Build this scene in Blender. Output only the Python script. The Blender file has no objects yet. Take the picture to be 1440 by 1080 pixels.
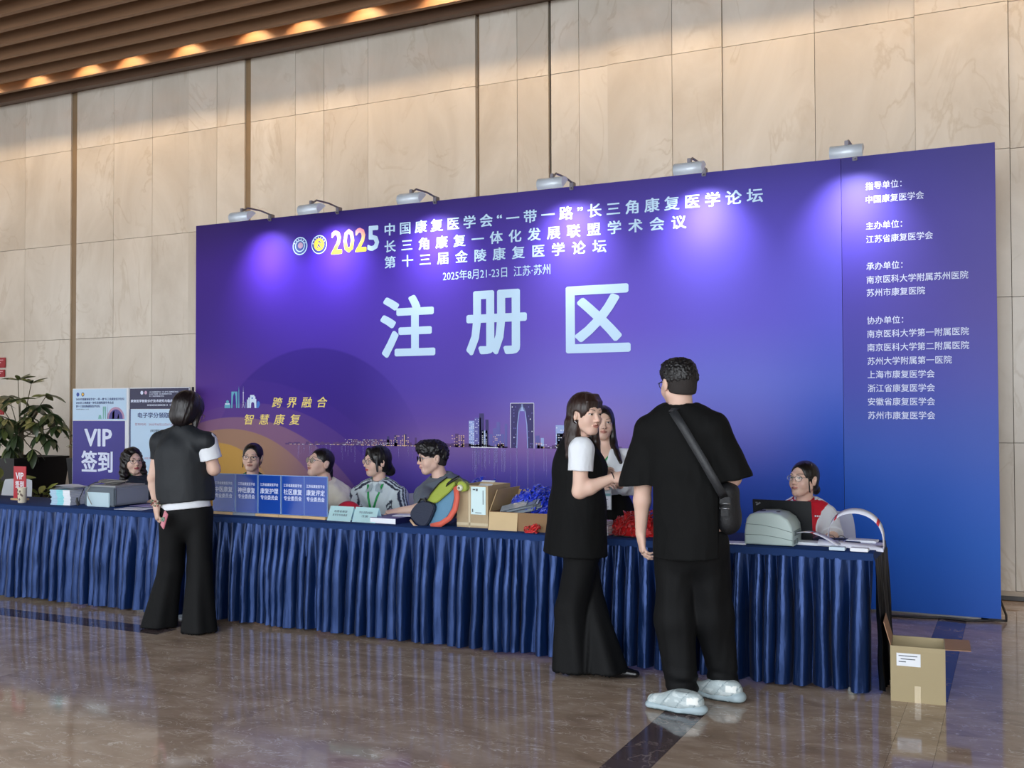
import bpy, bmesh, math, random
import numpy as np
from mathutils import Vector, Matrix, noise
random.seed(7); np.random.seed(7)
S = bpy.context.scene
COL = S.collection
PI = math.pi

# ------------------------------------------------------------------ camera
F_PX, CX, CY, CAM_H = 1450.0, 720.0, 540.0, 1.52
_th = math.atan(32.0 / F_PX); _yaw = math.radians(26.1); _r = 0.0034
_R0 = np.array([math.cos(_yaw), math.sin(_yaw), 0.0])
_Fh = np.array([-math.sin(_yaw), math.cos(_yaw), 0.0])
FW = _Fh * math.cos(_th) + np.array([0, 0, 1.0]) * math.sin(_th)
_U0 = np.cross(_R0, FW)
RX = math.cos(_r) * _R0 - math.sin(_r) * _U0
UP = math.sin(_r) * _R0 + math.cos(_r) * _U0
CP = np.array([0.0, 0.0, CAM_H])
cam = bpy.data.cameras.new('camera')
cam.sensor_width = 36.0; cam.lens = 36.0 * F_PX / 1440.0; cam.clip_start = 0.05; cam.clip_end = 200
co = bpy.data.objects.new('camera', cam); COL.objects.link(co)
co.matrix_world = Matrix(((RX[0], UP[0], -FW[0], CP[0]), (RX[1], UP[1], -FW[1], CP[1]), (RX[2], UP[2], -FW[2], CP[2]), (0, 0, 0, 1)))
S.camera = co

# ------------------------------------------------------------------ world, light, exposure
S.view_settings.view_transform = 'Standard'; S.view_settings.look = 'None'
S.view_settings.gamma = 1.0; S.view_settings.use_curve_mapping = False
S.view_settings.exposure = 0.68
w = bpy.data.worlds.new('sky'); S.world = w; w.use_nodes = True
bgn = w.node_tree.nodes['Background']; bgn.inputs[0].default_value = (0.88, 0.94, 1.0, 1); bgn.inputs[1].default_value = 1.7
S.cycles.use_denoising = True
S.cycles.max_bounces = 6; S.cycles.diffuse_bounces = 4; S.cycles.glossy_bounces = 3; S.cycles.transmission_bounces = 4
S.cycles.transparent_max_bounces = 6; S.cycles.sample_clamp_indirect = 4.0
S.cycles.caustics_reflective = False; S.cycles.caustics_refractive = False

def area_light(name, loc, target, sx, sy, power, color=(1, 1, 1)):
    l = bpy.data.lights.new(name, 'AREA'); l.shape = 'RECTANGLE'; l.size = sx; l.size_y = sy; l.energy = power; l.color = color
    o = bpy.data.objects.new(name, l); COL.objects.link(o); o.location = loc
    o.rotation_euler = (Vector(target) - Vector(loc)).to_track_quat('-Z', 'Y').to_euler()
    return o
# daylight entering through the glazed front of the hall, behind the camera
area_light('window_daylight', (-1.5, -5.6, 3.0), (-4.5, 8.0, 1.2), 13, 4.6, 420, (0.90, 0.95, 1.0))

def ray(px, py): return FW + RX * (px - CX) / F_PX - UP * (py - CY) / F_PX
def P(px, py, Y):
    d = ray(px, py); return Vector(CP + d * (Y - CP[1]) / d[1])
def PZ(px, py, Z):
    d = ray(px, py); return Vector(CP + d * (Z - CP[2]) / d[2])
def view_dir(px):
    d = ray(px, 572); d = Vector((d[0], d[1], 0)); return d.normalized()
def facing(px, deg):
    """horizontal direction: 0 = towards the camera, 90 = to the right of the picture, -90 = left, 180 = away"""
    v = view_dir(px); r = Vector((v.y, -v.x, 0)); a = math.radians(deg)
    return (-v * math.cos(a) + r * math.sin(a)).normalized()

# ------------------------------------------------------------------ materials
MATS = {}
def srgb(c):
    if isinstance(c, str):
        c = c.lstrip('#'); c = [int(c[i:i + 2], 16) / 255 for i in (0, 2, 4)]
    return tuple(x / 12.92 if x <= .04045 else ((x + .055) / 1.055) ** 2.4 for x in c[:3])
def mat(name, color='#808080', rough=0.6, metal=0.0, bump=0.0, bscale=40.0, var=0.0, vscale=6.0, emit=None, estr=0.0, spec=0.5, sheen=0.0, attr=None, stretch=None, coat=0.0, trans=0.0, alpha=1.0, sss=0.0):
    if name in MATS: return MATS[name]
    m = bpy.data.materials.new(name); m.use_nodes = True; nt = m.node_tree; b = nt.nodes['Principled BSDF']
    c = srgb(color) + (1,)
    b.inputs['Base Color'].default_value = c; b.inputs['Roughness'].default_value = rough; b.inputs['Metallic'].default_value = metal
    b.inputs['Specular IOR Level'].default_value = spec
    if sheen: b.inputs['Sheen Weight'].default_value = sheen; b.inputs['Sheen Roughness'].default_value = .4
    if coat: b.inputs['Coat Weight'].default_value = coat; b.inputs['Coat Roughness'].default_value = .08
    if trans: b.inputs['Transmission Weight'].default_value = trans
    if alpha < 1: b.inputs['Alpha'].default_value = alpha
    if sss: b.inputs['Subsurface Weight'].default_value = sss; b.inputs['Subsurface Radius'].default_value = (.02, .008, .004); b.inputs['Subsurface Scale'].default_value = .5
    if emit: b.inputs['Emission Color'].default_value = srgb(emit) + (1,); b.inputs['Emission Strength'].default_value = estr
    N = nt.nodes; L = nt.links
    tc = N.new('ShaderNodeTexCoord'); src = tc.outputs['Object']
    if stretch:
        mp = N.new('ShaderNodeMapping'); mp.inputs['Scale'].default_value = stretch; L.new(src, mp.inputs[0]); src = mp.outputs[0]
    if attr:
        a = N.new('ShaderNodeAttribute'); a.attribute_name = attr; base = a.outputs['Color']
        if var:
            n = N.new('ShaderNodeTexNoise'); n.inputs['Scale'].default_value = vscale; n.inputs['Detail'].default_value = 4; L.new(src, n.inputs['Vector'])
            mr = N.new('ShaderNodeMapRange'); mr.inputs[3].default_value = 1 - var; mr.inputs[4].default_value = 1 + var; L.new(n.outputs[0], mr.inputs[0])
            mx = N.new('ShaderNodeVectorMath'); mx.operation = 'SCALE'; L.new(base, mx.inputs[0]); L.new(mr.outputs[0], mx.inputs['Scale']); base = mx.outputs[0]
        L.new(base, b.inputs['Base Color'])
    elif var:
        n = N.new('ShaderNodeTexNoise'); n.inputs['Scale'].default_value = vscale; n.inputs['Detail'].default_value = 5; L.new(src, n.inputs['Vector'])
        r = N.new('ShaderNodeValToRGB'); L.new(n.outputs[0], r.inputs[0])
        r.color_ramp.elements[0].position = .3; r.color_ramp.elements[1].position = .7
        r.color_ramp.elements[0].color = tuple(max(0, x * (1 - var)) for x in c[:3]) + (1,); r.color_ramp.elements[1].color = tuple(min(1, x * (1 + var)) for x in c[:3]) + (1,)
        L.new(r.outputs[0], b.inputs['Base Color'])
    if bump:
        n = N.new('ShaderNodeTexNoise'); n.inputs['Scale'].default_value = bscale; n.inputs['Detail'].default_value = 3; L.new(src, n.inputs['Vector'])
        bp = N.new('ShaderNodeBump'); bp.inputs['Strength'].default_value = bump; bp.inputs['Distance'].default_value = .01
        L.new(n.outputs[0], bp.inputs['Height']); L.new(bp.outputs[0], b.inputs['Normal'])
    MATS[name] = m; return m

def marble(name, cols, vein, rough, scale=1.0, vein_w=.5, stretch=(1, 1, 1), spec=.5, vscale=1.6, fine=0.0):
    m = bpy.data.materials.new(name); m.use_nodes = True; nt = m.node_tree; N = nt.nodes; L = nt.links; b = N['Principled BSDF']
    g = N.new('ShaderNodeNewGeometry'); oi = N.new('ShaderNodeObjectInfo')
    off = N.new('ShaderNodeVectorMath'); off.operation = 'SCALE'; off.inputs[0].default_value = (37, 19, 53); L.new(oi.outputs['Random'], off.inputs['Scale'])
    ad = N.new('ShaderNodeVectorMath'); ad.operation = 'ADD'; L.new(g.outputs['Position'], ad.inputs[0]); L.new(off.outputs[0], ad.inputs[1])
    mp = N.new('ShaderNodeMapping'); mp.inputs['Scale'].default_value = stretch; L.new(ad.outputs[0], mp.inputs[0])
    n1 = N.new('ShaderNodeTexNoise'); n1.inputs['Scale'].default_value = scale; n1.inputs['Detail'].default_value = 7; n1.inputs['Roughness'].default_value = .6; n1.inputs['Distortion'].default_value = .8
    L.new(mp.outputs[0], n1.inputs['Vector'])
    cr = N.new('ShaderNodeValToRGB'); L.new(n1.outputs[0], cr.inputs[0])
    for i, (p, c) in enumerate(cols):
        e = cr.color_ramp.elements[i] if i < 2 else cr.color_ramp.elements.new(p)
        e.position = p; e.color = srgb(c) + (1,)
    # veins: thin ridges of a distorted noise
    n2 = N.new('ShaderNodeTexNoise'); n2.inputs['Scale'].default_value = scale * vscale; n2.inputs['Detail'].default_value = 6; n2.inputs['Distortion'].default_value = 1.6; L.new(mp.outputs[0], n2.inputs['Vector'])
    s = N.new('ShaderNodeMath'); s.operation = 'SUBTRACT'; L.new(n2.outputs[0], s.inputs[0]); s.inputs[1].default_value = .5
    a = N.new('ShaderNodeMath'); a.operation = 'ABSOLUTE'; L.new(s.outputs[0], a.inputs[0])
    r = N.new('ShaderNodeMapRange'); r.inputs[1].default_value = 0; r.inputs[2].default_value = .022; r.inputs[3].default_value = vein_w; r.inputs[4].default_value = 0; L.new(a.outputs[0], r.inputs[0])
    n3 = N.new('ShaderNodeTexNoise'); n3.inputs['Scale'].default_value = scale * 2.3; L.new(mp.outputs[0], n3.inputs['Vector'])
    r3 = N.new('ShaderNodeMapRange'); r3.inputs[1].default_value = .42; r3.inputs[2].default_value = .6; L.new(n3.outputs[0], r3.inputs[0])
    mu = N.new('ShaderNodeMath'); mu.operation = 'MULTIPLY'; L.new(r.outputs[0], mu.inputs[0]); L.new(r3.outputs[0], mu.inputs[1])
    mx = N.new('ShaderNodeMix'); mx.data_type = 'RGBA'; L.new(mu.outputs[0], mx.inputs[0]); L.new(cr.outputs[0], mx.inputs[6]); mx.inputs[7].default_value = srgb(vein) + (1,)
    # each slab a slightly different tone
    mr = N.new('ShaderNodeMapRange'); mr.inputs[3].default_value = .955; mr.inputs[4].default_value = 1.04; L.new(oi.outputs['Random'], mr.inputs[0])
    vm = N.new('ShaderNodeVectorMath'); vm.operation = 'SCALE'; L.new(mx.outputs[2], vm.inputs[0]); L.new(mr.outputs[0], vm.inputs['Scale'])
    L.new(vm.outputs[0], b.inputs['Base Color'])
    b.inputs['Roughness'].default_value = rough; b.inputs['Specular IOR Level'].default_value = spec
    MATS[name] = m; return m

# ------------------------------------------------------------------ mesh helpers
def link(name, me, m=None, parent=None, loc=None):
    o = bpy.data.objects.new(name, me); COL.objects.link(o)
    if m is not None:
        for mm in (m if isinstance(m, (list, tuple)) else [m]): me.materials.append(mm)
    if parent is not None: o.parent = parent
    if loc is not None: o.location = loc
    return o
def new_bm(): return bmesh.new()
def finish(name, bm, m, parent=None, loc=None, smooth=False, sharp=None):
    me = bpy.data.meshes.new(name); bm.normal_update(); bm.to_mesh(me); bm.free()
    if smooth:
        me.polygons.foreach_set('use_smooth', [True] * len(me.polygons))
        if sharp: me.set_sharp_from_angle(angle=math.radians(sharp))
    return link(name, me, m, parent, loc)
def box(bm, lo, hi, rot=None, mi=0, bev=0.0):
    lo = Vector(lo); hi = Vector(hi); c = (lo + hi) / 2
    M = Matrix.Translation(c) @ (rot.to_4x4() if rot is not None else Matrix()) @ Matrix.Diagonal((*(hi - lo), 1))
    r = bmesh.ops.create_cube(bm, size=1, matrix=M); vs = r['verts']
    fs = {f for v in vs for f in v.link_faces}
    if bev:
        es = {e for v in vs for e in v.link_edges}
        rb = bmesh.ops.bevel(bm, geom=list(es), offset=bev, segments=2, affect='EDGES'); fs = rb['faces']
        if mi: 
            for v in rb['verts']:
                for f in v.link_faces: f.material_index = mi
        return vs
    for f in fs: f.material_index = mi
    return vs
def tube(bm, pts, r, n=8, closed=False, mi=0, flat=None):
    pts = [Vector(p) for p in pts]; rings = []; N = len(pts)
    up = None
    for i, p in enumerate(pts):
        a = pts[i - 1] if (i > 0 or closed) else p; b2 = pts[(i + 1) % N] if (i < N - 1 or closed) else p
        t = (b2 - a).normalized() if (b2 - a).length > 1e-9 else Vector((0, 0, 1))
        if up is None: up = Vector((0, 0, 1)) if abs(t.z) < .9 else Vector((1, 0, 0))
        s = t.cross(up); s = s.normalized() if s.length > 1e-6 else t.orthogonal().normalized()
        up = s.cross(t).normalized()
        rr = r[i] if isinstance(r, (list, tuple)) else r
        fa = flat if flat else 1.0
        rings.append([bm.verts.new(p + s * rr * math.cos(2 * PI * k / n) + up * rr * fa * math.sin(2 * PI * k / n)) for k in range(n)])
    m_ = N if closed else N - 1
    for i in range(m_):
        A, B = rings[i], rings[(i + 1) % N]
        for k in range(n):
            f = bm.faces.new((A[k], A[(k + 1) % n], B[(k + 1) % n], B[k])); f.material_index = mi; f.smooth = True
    if not closed:
        for rg, rv in ((rings[0], True), (rings[-1], False)):
            f = bm.faces.new(rg[::-1] if not rv else rg); f.material_index = mi
def lathe(bm, prof, n=20, mi=0, c=(0, 0, 0)):
    rings = []
    for (r, z) in prof: rings.append([bm.verts.new((c[0] + r * math.cos(2 * PI * k / n), c[1] + r * math.sin(2 * PI * k / n), c[2] + z)) for k in range(n)])
    for A, B in zip(rings, rings[1:]):
        for k in range(n):
            f = bm.faces.new((A[k], A[(k + 1) % n], B[(k + 1) % n], B[k])); f.material_index = mi
    bm.faces.new(rings[0][::-1]).material_index = mi; bm.faces.new(rings[-1]).material_index = mi
def ribbon(bm, pts, side, width, mi=0, th=0.0015):
    """thin strap: centre line pts, width along side (vector or list), real thickness"""
    pts = [Vector(p) for p in pts]; rows = []
    for i, p in enumerate(pts):
        sd = Vector(side[i] if isinstance(side, list) else side).normalized()
        t = (pts[min(i + 1, len(pts) - 1)] - pts[max(i - 1, 0)]).normalized()
        nrm = t.cross(sd).normalized() * th / 2
        a = p + sd * width / 2; b = p - sd * width / 2
        rows.append([bm.verts.new(a + nrm), bm.verts.new(b + nrm), bm.verts.new(b - nrm), bm.verts.new(a - nrm)])
    for A, B in zip(rows, rows[1:]):
        for k in range(4):
            f = bm.faces.new((A[k], A[(k + 1) % 4], B[(k + 1) % 4], B[k])); f.material_index = mi; f.smooth = (k in (0, 2))
    bm.faces.new(rows[0][::-1]); bm.faces.new(rows[-1])
def thing(name, label, cat, loc=(0, 0, 0), rotz=0.0, group=None):
    o = bpy.data.objects.new(name, None); COL.objects.link(o); o.location = loc; o.rotation_euler = (0, 0, rotz); o.empty_display_size = .1
    o['label'] = label; o['category'] = cat
    if group: o['group'] = group
    return o
def tag(o, label, cat, group=None):
    o['label'] = label; o['category'] = cat
    if group: o['group'] = group
    return o
def struct(o): o['kind'] = 'structure'; return o
def copy_tree(o, parent=None):
    c = o.copy(); COL.objects.link(c)
    if parent is not None: c.parent = parent
    for ch in list(o.children): copy_tree(ch, c)
    return c

# ------------------------------------------------------------------ lettering (flat print, the built-in font)
_TC = {}
def text_mesh(s, track=1.0, bold=0.0, sx=1.0, shear=0.0):
    key = (s, track, bold, sx, shear)
    if key in _TC: return _TC[key]
    c = bpy.data.curves.new('lettering', 'FONT'); c.body = s; c.size = 1; c.space_character = track; c.offset = bold; c.resolution_u = 2; c.shear = shear
    c.fill_mode = 'FRONT'
    o = bpy.data.objects.new('lettering', c); COL.objects.link(o)
    dg = bpy.context.evaluated_depsgraph_get(); me = bpy.data.meshes.new_from_object(o.evaluated_get(dg))
    bpy.data.objects.remove(o); 
    n = len(me.vertices); a = np.empty(n * 3, 'f'); me.vertices.foreach_get('co', a); a = a.reshape(-1, 3)
    _TC[key] = (me, a); return _TC[key]
def lettering(name, s, x0, x1, z0, z1, y, m, parent, track=1.0, bold=0.0, shear=0.0, axis='xz', fit=True, loc=None):
    """text whose bounding box fills x0..x1, z0..z1, in the plane y of its parent"""
    me0, a = text_mesh(s, track, 0.0, 1.0, shear)
    lo = a.min(0); hi = a.max(0); me = me0.copy()
    if bold:      # heavier strokes: the flat glyphs laid over themselves with small shifts
        n0 = len(a); k_ = bold; ds = [(0, 0), (k_, k_ * .6), (-k_, k_ * .6), (k_, -k_ * .6), (-k_, -k_ * .6)]
        if bold >= .03: ds = [(0, 0)] + [(k_ * math.cos(a) * f_, k_ * math.sin(a) * .8 * f_) for f_ in (.5, 1) for a in [PI * t / 6 + .26 for t in range(12)]]
        elif bold > .02: ds += [(k_ * .5, 0), (-k_ * .5, 0), (0, k_ * .6), (0, -k_ * .6)]
        polys = [tuple(p.vertices) for p in me0.polygons]; me = bpy.data.meshes.new(name)
        parts = []
        for i, (dx, dz) in enumerate(ds): q = a.copy(); q[:, 0] += dx; q[:, 1] += dz; q[:, 2] = i * .00004; parts.append(q)
        a = np.concatenate(parts); me.from_pydata(a.tolist(), [], [tuple(v + i * n0 for v in p) for i in range(len(ds)) for p in polys])
        lo = a.min(0); hi = a.max(0)
    b = np.zeros_like(a)
    kx = (x1 - x0) / (hi[0] - lo[0]); kz = (z1 - z0) / (hi[1] - lo[1])
    u = x0 + (a[:, 0] - lo[0]) * kx; v = z0 + (a[:, 1] - lo[1]) * kz
    b[:, 0] = u; b[:, 1] = y - (a[:, 2] if bold else 0); b[:, 2] = v
    me.vertices.foreach_set('co', b.ravel()); me.update(); me.name = name
    me.materials.clear()
    return link(name, me, m, parent)
def flat_poly(name, polys, y, m, parent, thick=0.0012):
    """flat printed shapes: list of (points [(x,z)..], material index)"""
    bm = new_bm()
    for pts, mi in polys:
        v = [bm.verts.new((p[0], y, p[1])) for p in pts]
        f = bm.faces.new(v); f.material_index = mi
        f.normal_update()
        if f.normal.y > 0: f.normal_flip()
    return finish(name, bm, m, parent)
# ================================================================== SETTING
M_WALL = marble('cream_marble', [(.25, '#bdb3a5'), (.75, '#e0dad0'), (.5, '#d0c8bc')], '#b3a48f', .22, 1.0, .4, (1, 1, .55), spec=.45)
M_FLOOR = marble('brown_marble', [(.25, '#8c7869'), (.75, '#c0ae9e'), (.5, '#a69281')], '#e2d8ce', .07, 3.2, .75, (1, 1.8, 1), spec=.42, vscale=2.2)
M_STRIP = marble('dark_marble', [(.25, '#4b4042'), (.75, '#6a5e5e'), (.5, '#5a4e50')], '#b9aaa4', .07, 2.2, .6, (1, 1, 1), spec=.6, vscale=2.0)
M_BRONZE = mat('bronze_trim', '#8a7458', .45, .0, var=.06)
M_SLAT = mat('wood_slat', '#826248', .55, var=.12, vscale=3, stretch=(.4, 8, 8))
M_DARK = mat('dark_plenum', '#231a14', .9)
M_SOFFIT = mat('brown_soffit', '#5c4433', .5, var=.08, vscale=2)
WALL_Y = 8.95; CEIL = 5.40

# floor
bm = new_bm(); box(bm, (-16.2, -6.2, -.12), (7.2, 9.1, -.012)); floor = struct(finish('floor', bm, mat('screed', '#5a5048', .9)))
fx = [-16.2, -14.3, -12.4, -10.6, -8.8, -7.0, -5.2, -3.4, -1.6, -1.403, -.524, -.34, 1.4, 3.3, 5.2, 7.2]
fy = [-6.2, -4.3, -2.4, -.5, 1.4, 3.3, 5.0, 5.19, 5.38, 5.75, 7.2, 9.1]
for i in range(len(fx) - 1):
    for j in range(len(fy) - 1):
        x0, x1, y0, y1 = fx[i], fx[i + 1], fy[j], fy[j + 1]; m = M_FLOOR
        if x0 == -1.6 and x1 == -1.403 and y1 <= 5.0: m = M_STRIP
        if x0 == -.524 and y0 >= 5.75: m = M_STRIP
        if y0 == 5.19 and y1 == 5.38 and x1 <= -5.2: m = M_STRIP
        bm = new_bm(); g = .0006; box(bm, (x0 + g, y0 + g, -.02), (x1 - g, y1 - g, 0)); finish('stone_slab', bm, m, floor)

# back wall: marble panels, bronze strips, stepped bays
bm = new_bm(); box(bm, (-16.2, WALL_Y + .06, 0), (7.2, WALL_Y + .3, 6.2)); wall = struct(finish('wall_back', bm, mat('joint_mortar', '#8f8474', .9)))
vx = [-16.1, -15.2, -14.3, -13.5, -12.7, -11.95, -11.224, -10.412, None, -10.313, -9.69, -9.07, -8.51, -8.087, -7.687, None, -7.606, -6.989, -6.612, -6.049, -5.317, -4.770, None, -4.735, -4.318, -3.985, None, -3.96, -3.671, -3.379, -2.758, -2.303, -1.51, -.715, -.027, .55, 1.35, 2.1, 2.9, 3.7, 4.5, 5.3, 6.1, 7.2]
zr = [0.075, 1.225, 2.365, 3.53, 4.69, 5.85]
def bay(x):
    for a, b, y in ((-20, -8.51, 0), (-8.51, -7.6, -.004), (-7.606, -5.317, .0), (-5.317, -4.75, -.012), (-4.74, -3.97, .0), (-3.96, -3.379, .0), (-3.379, -2.303, -.02), (-2.303, -.715, .0), (-.715, -.027, -.035), (-.027, .6, -.01)):
        if a <= x < b: return y
    return 0
for a, b in zip(vx, vx[1:]):
    if a is None or b is None: continue
    for k in range(5):
        bm = new_bm(); g = .0022; dy = bay(a + .01) + random.uniform(-.0015, .0015)
        box(bm, (a + g, WALL_Y + dy, zr[k] + g), (b - g, WALL_Y + .05, zr[k + 1] - g)); finish('stone_panel', bm, M_WALL, wall)
for n, (a, b, d, m) in enumerate([(-10.412, -10.313, .018, M_BRONZE), (-7.687, -7.606, .018, M_BRONZE), (-4.770, -4.735, .04, M_BRONZE), (-3.985, -3.96, .045, mat('dark_groove', '#4c4238', .7))]):
    bm = new_bm(); box(bm, (a, WALL_Y + d, .075), (b, WALL_Y + .055, 5.85)); struct(finish('trim_%d' % (n + 1), bm, m))
bm = new_bm(); box(bm, (-16.1, WALL_Y - .03, .004), (7.2, WALL_Y + .055, .035), mi=1); box(bm, (-16.1, WALL_Y - .012, .035), (7.2, WALL_Y + .055, .073))
struct(finish('baseboard_back', bm, [mat('skirting_stone', '#b4a593', .3), mat('skirting_black', '#2b2624', .4)]))
# side walls; the left one has a tall glazed opening, the front of the hall is glazed
M_SIDE = mat('side_plaster', '#c9c0b3', .5, var=.04)
bm = new_bm(); box(bm, (-16.4, -6.2, 0), (-16.15, -1.4, 6.2)); box(bm, (-16.4, 4.6, 0), (-16.15, 9.2, 6.2)); box(bm, (-16.4, -1.4, 4.4), (-16.15, 4.6, 6.2)); box(bm, (-16.4, -1.4, 0), (-16.15, 4.6, .3)); struct(finish('wall_left', bm, M_SIDE))
bm = new_bm(); box(bm, (7.15, -6.2, 0), (7.4, 9.2, 6.2)); struct(finish('wall_right', bm, M_SIDE))
M_FRAME = mat('window_metal', '#4a4a4c', .4, .3)
bm = new_bm()
for y in (-1.4, .1, 1.6, 3.1, 4.5): box(bm, (-16.32, y, .3), (-16.22, y + .08, 4.4))
for z in (.3, 1.55, 2.8, 4.32): box(bm, (-16.32, -1.4, z), (-16.22, 4.6, z + .08))
struct(finish('window_1', bm, M_FRAME))
bm = new_bm()
for k in range(13): box(bm, (-16.2 + k * 1.94, -6.15, 0), (-16.1 + k * 1.94, -6.0, 5.6))
for z in (0, 2.4, 4.0, 5.5): box(bm, (-16.2, -6.15, z), (7.2, -6.0, z + .1))
struct(finish('window_2', bm, M_FRAME))
# ceiling with wooden slats
bm = new_bm(); box(bm, (-16.2, -1.5, 5.82), (7.2, 9.1, 5.95)); ceiling = struct(finish('ceiling', bm, M_DARK))
y = 8.50
SLAT_Y = []
bm = new_bm(); box(bm, (-16.2, -.026, -.125), (7.2, .026, .25)); slat_me = bpy.data.meshes.new('slat'); bm.to_mesh(slat_me); bm.free(); slat_me.materials.append(M_SLAT)
while y > -1.5:
    SLAT_Y.append(y); o = bpy.data.objects.new('slat', slat_me); COL.objects.link(o); o.parent = ceiling; o.location = (0, y, CEIL + .09); y -= .283
bm = new_bm(); box(bm, (-16.2, 8.72, CEIL + .0), (7.2, WALL_Y + .06, CEIL + .2)); box(bm, (-16.2, 8.72, CEIL - .05), (7.2, 8.80, CEIL + .001)); finish('soffit_board', bm, M_SOFFIT, ceiling)
# row of downlights washing the wall between the last two slats
dl = None
xs = [-15.0, -14.1, -13.2, -12.2, -11.3, -10.448, -9.589, -8.922, -8.08, -7.158, -6.509, -5.77, -4.909, -4.1, -3.3, -2.5, -1.7, -.9, -.1, .8, 1.7]
wallpos = ['']
ll = bpy.data.lights.new('downlight_beam', 'SPOT'); ll.energy = 27; ll.color = (1, .68, .38); ll.spot_size = math.radians(112); ll.spot_blend = .25; ll.shadow_soft_size = .05
ORD = ['first', 'second', 'third', 'fourth', 'fifth', 'sixth', 'seventh', 'eighth', 'ninth', 'tenth']
for i, x in enumerate(xs):
    lab = 'warm downlight between the ceiling slats, ' + (ORD[i - 5] + ' from the left in the picture' if 5 <= i <= 12 else 'beyond the picture edge')
    t = thing('downlight', lab, 'ceiling light', (x, 8.275, 5.62), group='warm downlights along the ceiling edge')
    if i == 0:
        bm = new_bm(); lathe(bm, [(.036, .0), (.042, .0), (.042, .16), (.03, .19)], 14); housing = finish('housing', bm, mat('lamp_black', '#1c1917', .4), t)
        bm = new_bm(); lathe(bm, [(.001, -.002), (.034, -.002), (.034, .004), (.001, .004)], 14); lens = finish('lens', bm, mat('warm_lens', '#ffd9a0', .3, emit='#ffbe6a', estr=14), t)
        hm, lm = housing.data, lens.data
    else:
        link('housing', hm, None, t); link('lens', lm, None, t)
    for L_ in (ll,):
        o = bpy.data.objects.new(L_.name, L_); COL.objects.link(o); o.parent = t; o.location = (0, .0, -.015); o.rotation_euler = (math.radians(6), 0, 0)

# ================================================================== BACKDROP
BX, BY = -7.55, 8.05; BW, BH = 7.43, 3.387; SEAM = 6.376
bd = thing('backdrop', 'huge violet to blue printed registration backdrop with white lettering behind the long table', 'backdrop', (BX, BY, 0))
def brd(px, py): p = P(px, py, BY); return p.x - BX, p.z
gx = [0, 1.5, 3.0, 4.3, 5.6, 6.37]
gz = [3.39, 2.9, 2.2, 1.7, 1.4, 1.17, .9, .5, 0]
gc = [['#38246a', '#2c1a62', '#3a2a76', '#443488', '#453c90', '#453c92'],
      ['#44288a', '#4a2cb4', '#4c34a8', '#5a48b8', '#5c4fc4', '#584cb8'],
      ['#43298c', '#4a30a8', '#5741b0', '#6c58c8', '#665cce', '#5c5ccc'],
      ['#5a388f', '#44299a', '#5a48b2', '#7c74d6', '#7078d8', '#5668cc'],
      ['#6a4488', '#47298c', '#6a50ac', '#9080ce', '#6c70cc', '#3a5cc4'],
      ['#80587c', '#58388a', '#8266a8', '#9674b8', '#5a60bc', '#2050ba'],
      ['#7a5478', '#3e2884', '#5c4ab0', '#4c4cb0', '#2c4cb0', '#1048b0'],
      ['#6a4878', '#2a1e8c', '#3a34a0', '#2c3ca0', '#1c44a4', '#0c48ac'],
      ['#6a4878', '#201c88', '#2a3098', '#203c9c', '#1444a0', '#0c48ac']]
G = np.array([[srgb(c) for c in r] for r in gc])
def grad(x, z, G=G, gx=gx, gz=gz):
    zz = gz[::-1]; GG = G[::-1]
    j = int(np.clip(np.searchsorted(zz, z) - 1, 0, len(zz) - 2)); i = int(np.clip(np.searchsorted(gx, x) - 1, 0, len(gx) - 2))
    u = np.clip((x - gx[i]) / (gx[i + 1] - gx[i]), 0, 1); v = np.clip((z - zz[j]) / (zz[j + 1] - zz[j]), 0, 1)
    u = u * u * (3 - 2 * u); 
    return (GG[j, i] * (1 - u) + GG[j, i + 1] * u) * (1 - v) + (GG[j + 1, i] * (1 - u) + GG[j + 1, i + 1] * u) * v
def grid_board(name, x0, x1, cf, step, m, th=.03):
    nx = int((x1 - x0) / step); nz = int(BH / step); vs = []; cols = []
    for j in range(nz + 1):
        for i in range(nx + 1):
            x = x0 + (x1 - x0) * i / nx; z = .015 + (BH - .015) * j / nz; vs.append((x, 0, z)); cols.append(cf(x, z))
    fs = [(j * (nx + 1) + i, j * (nx + 1) + i + 1, (j + 1) * (nx + 1) + i + 1, (j + 1) * (nx + 1) + i) for j in range(nz) for i in range(nx)]
    n0 = len(vs)
    c8 = [(x0, 0, .015), (x1, 0, .015), (x1, 0, BH), (x0, 0, BH), (x0, th, .015), (x1, th, .015), (x1, th, BH), (x0, th, BH)]
    vs += c8; q = n0; nf = len(fs)
    fs += [(q + 4, q + 7, q + 6, q + 5), (q, q + 4, q + 5, q + 1), (q + 3, q + 2, q + 6, q + 7), (q, q + 3, q + 7, q + 4), (q + 1, q + 5, q + 6, q + 2)]
    cols += [cf(c[0], c[2]) for c in c8]
    me = bpy.data.meshes.new(name); me.from_pydata(vs, [], fs)
    ca = me.color_attributes.new('print', 'FLOAT_COLOR', 'POINT'); ca.data.foreach_set('color', np.c_[np.array(cols), np.ones(len(vs))].astype('f').ravel())
    o = link(name, me, m, bd); me.materials.append(mat('board_edge', '#1c1a22', .5))
    for p in me.polygons[nf:]: p.material_index = 1
    return o
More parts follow.
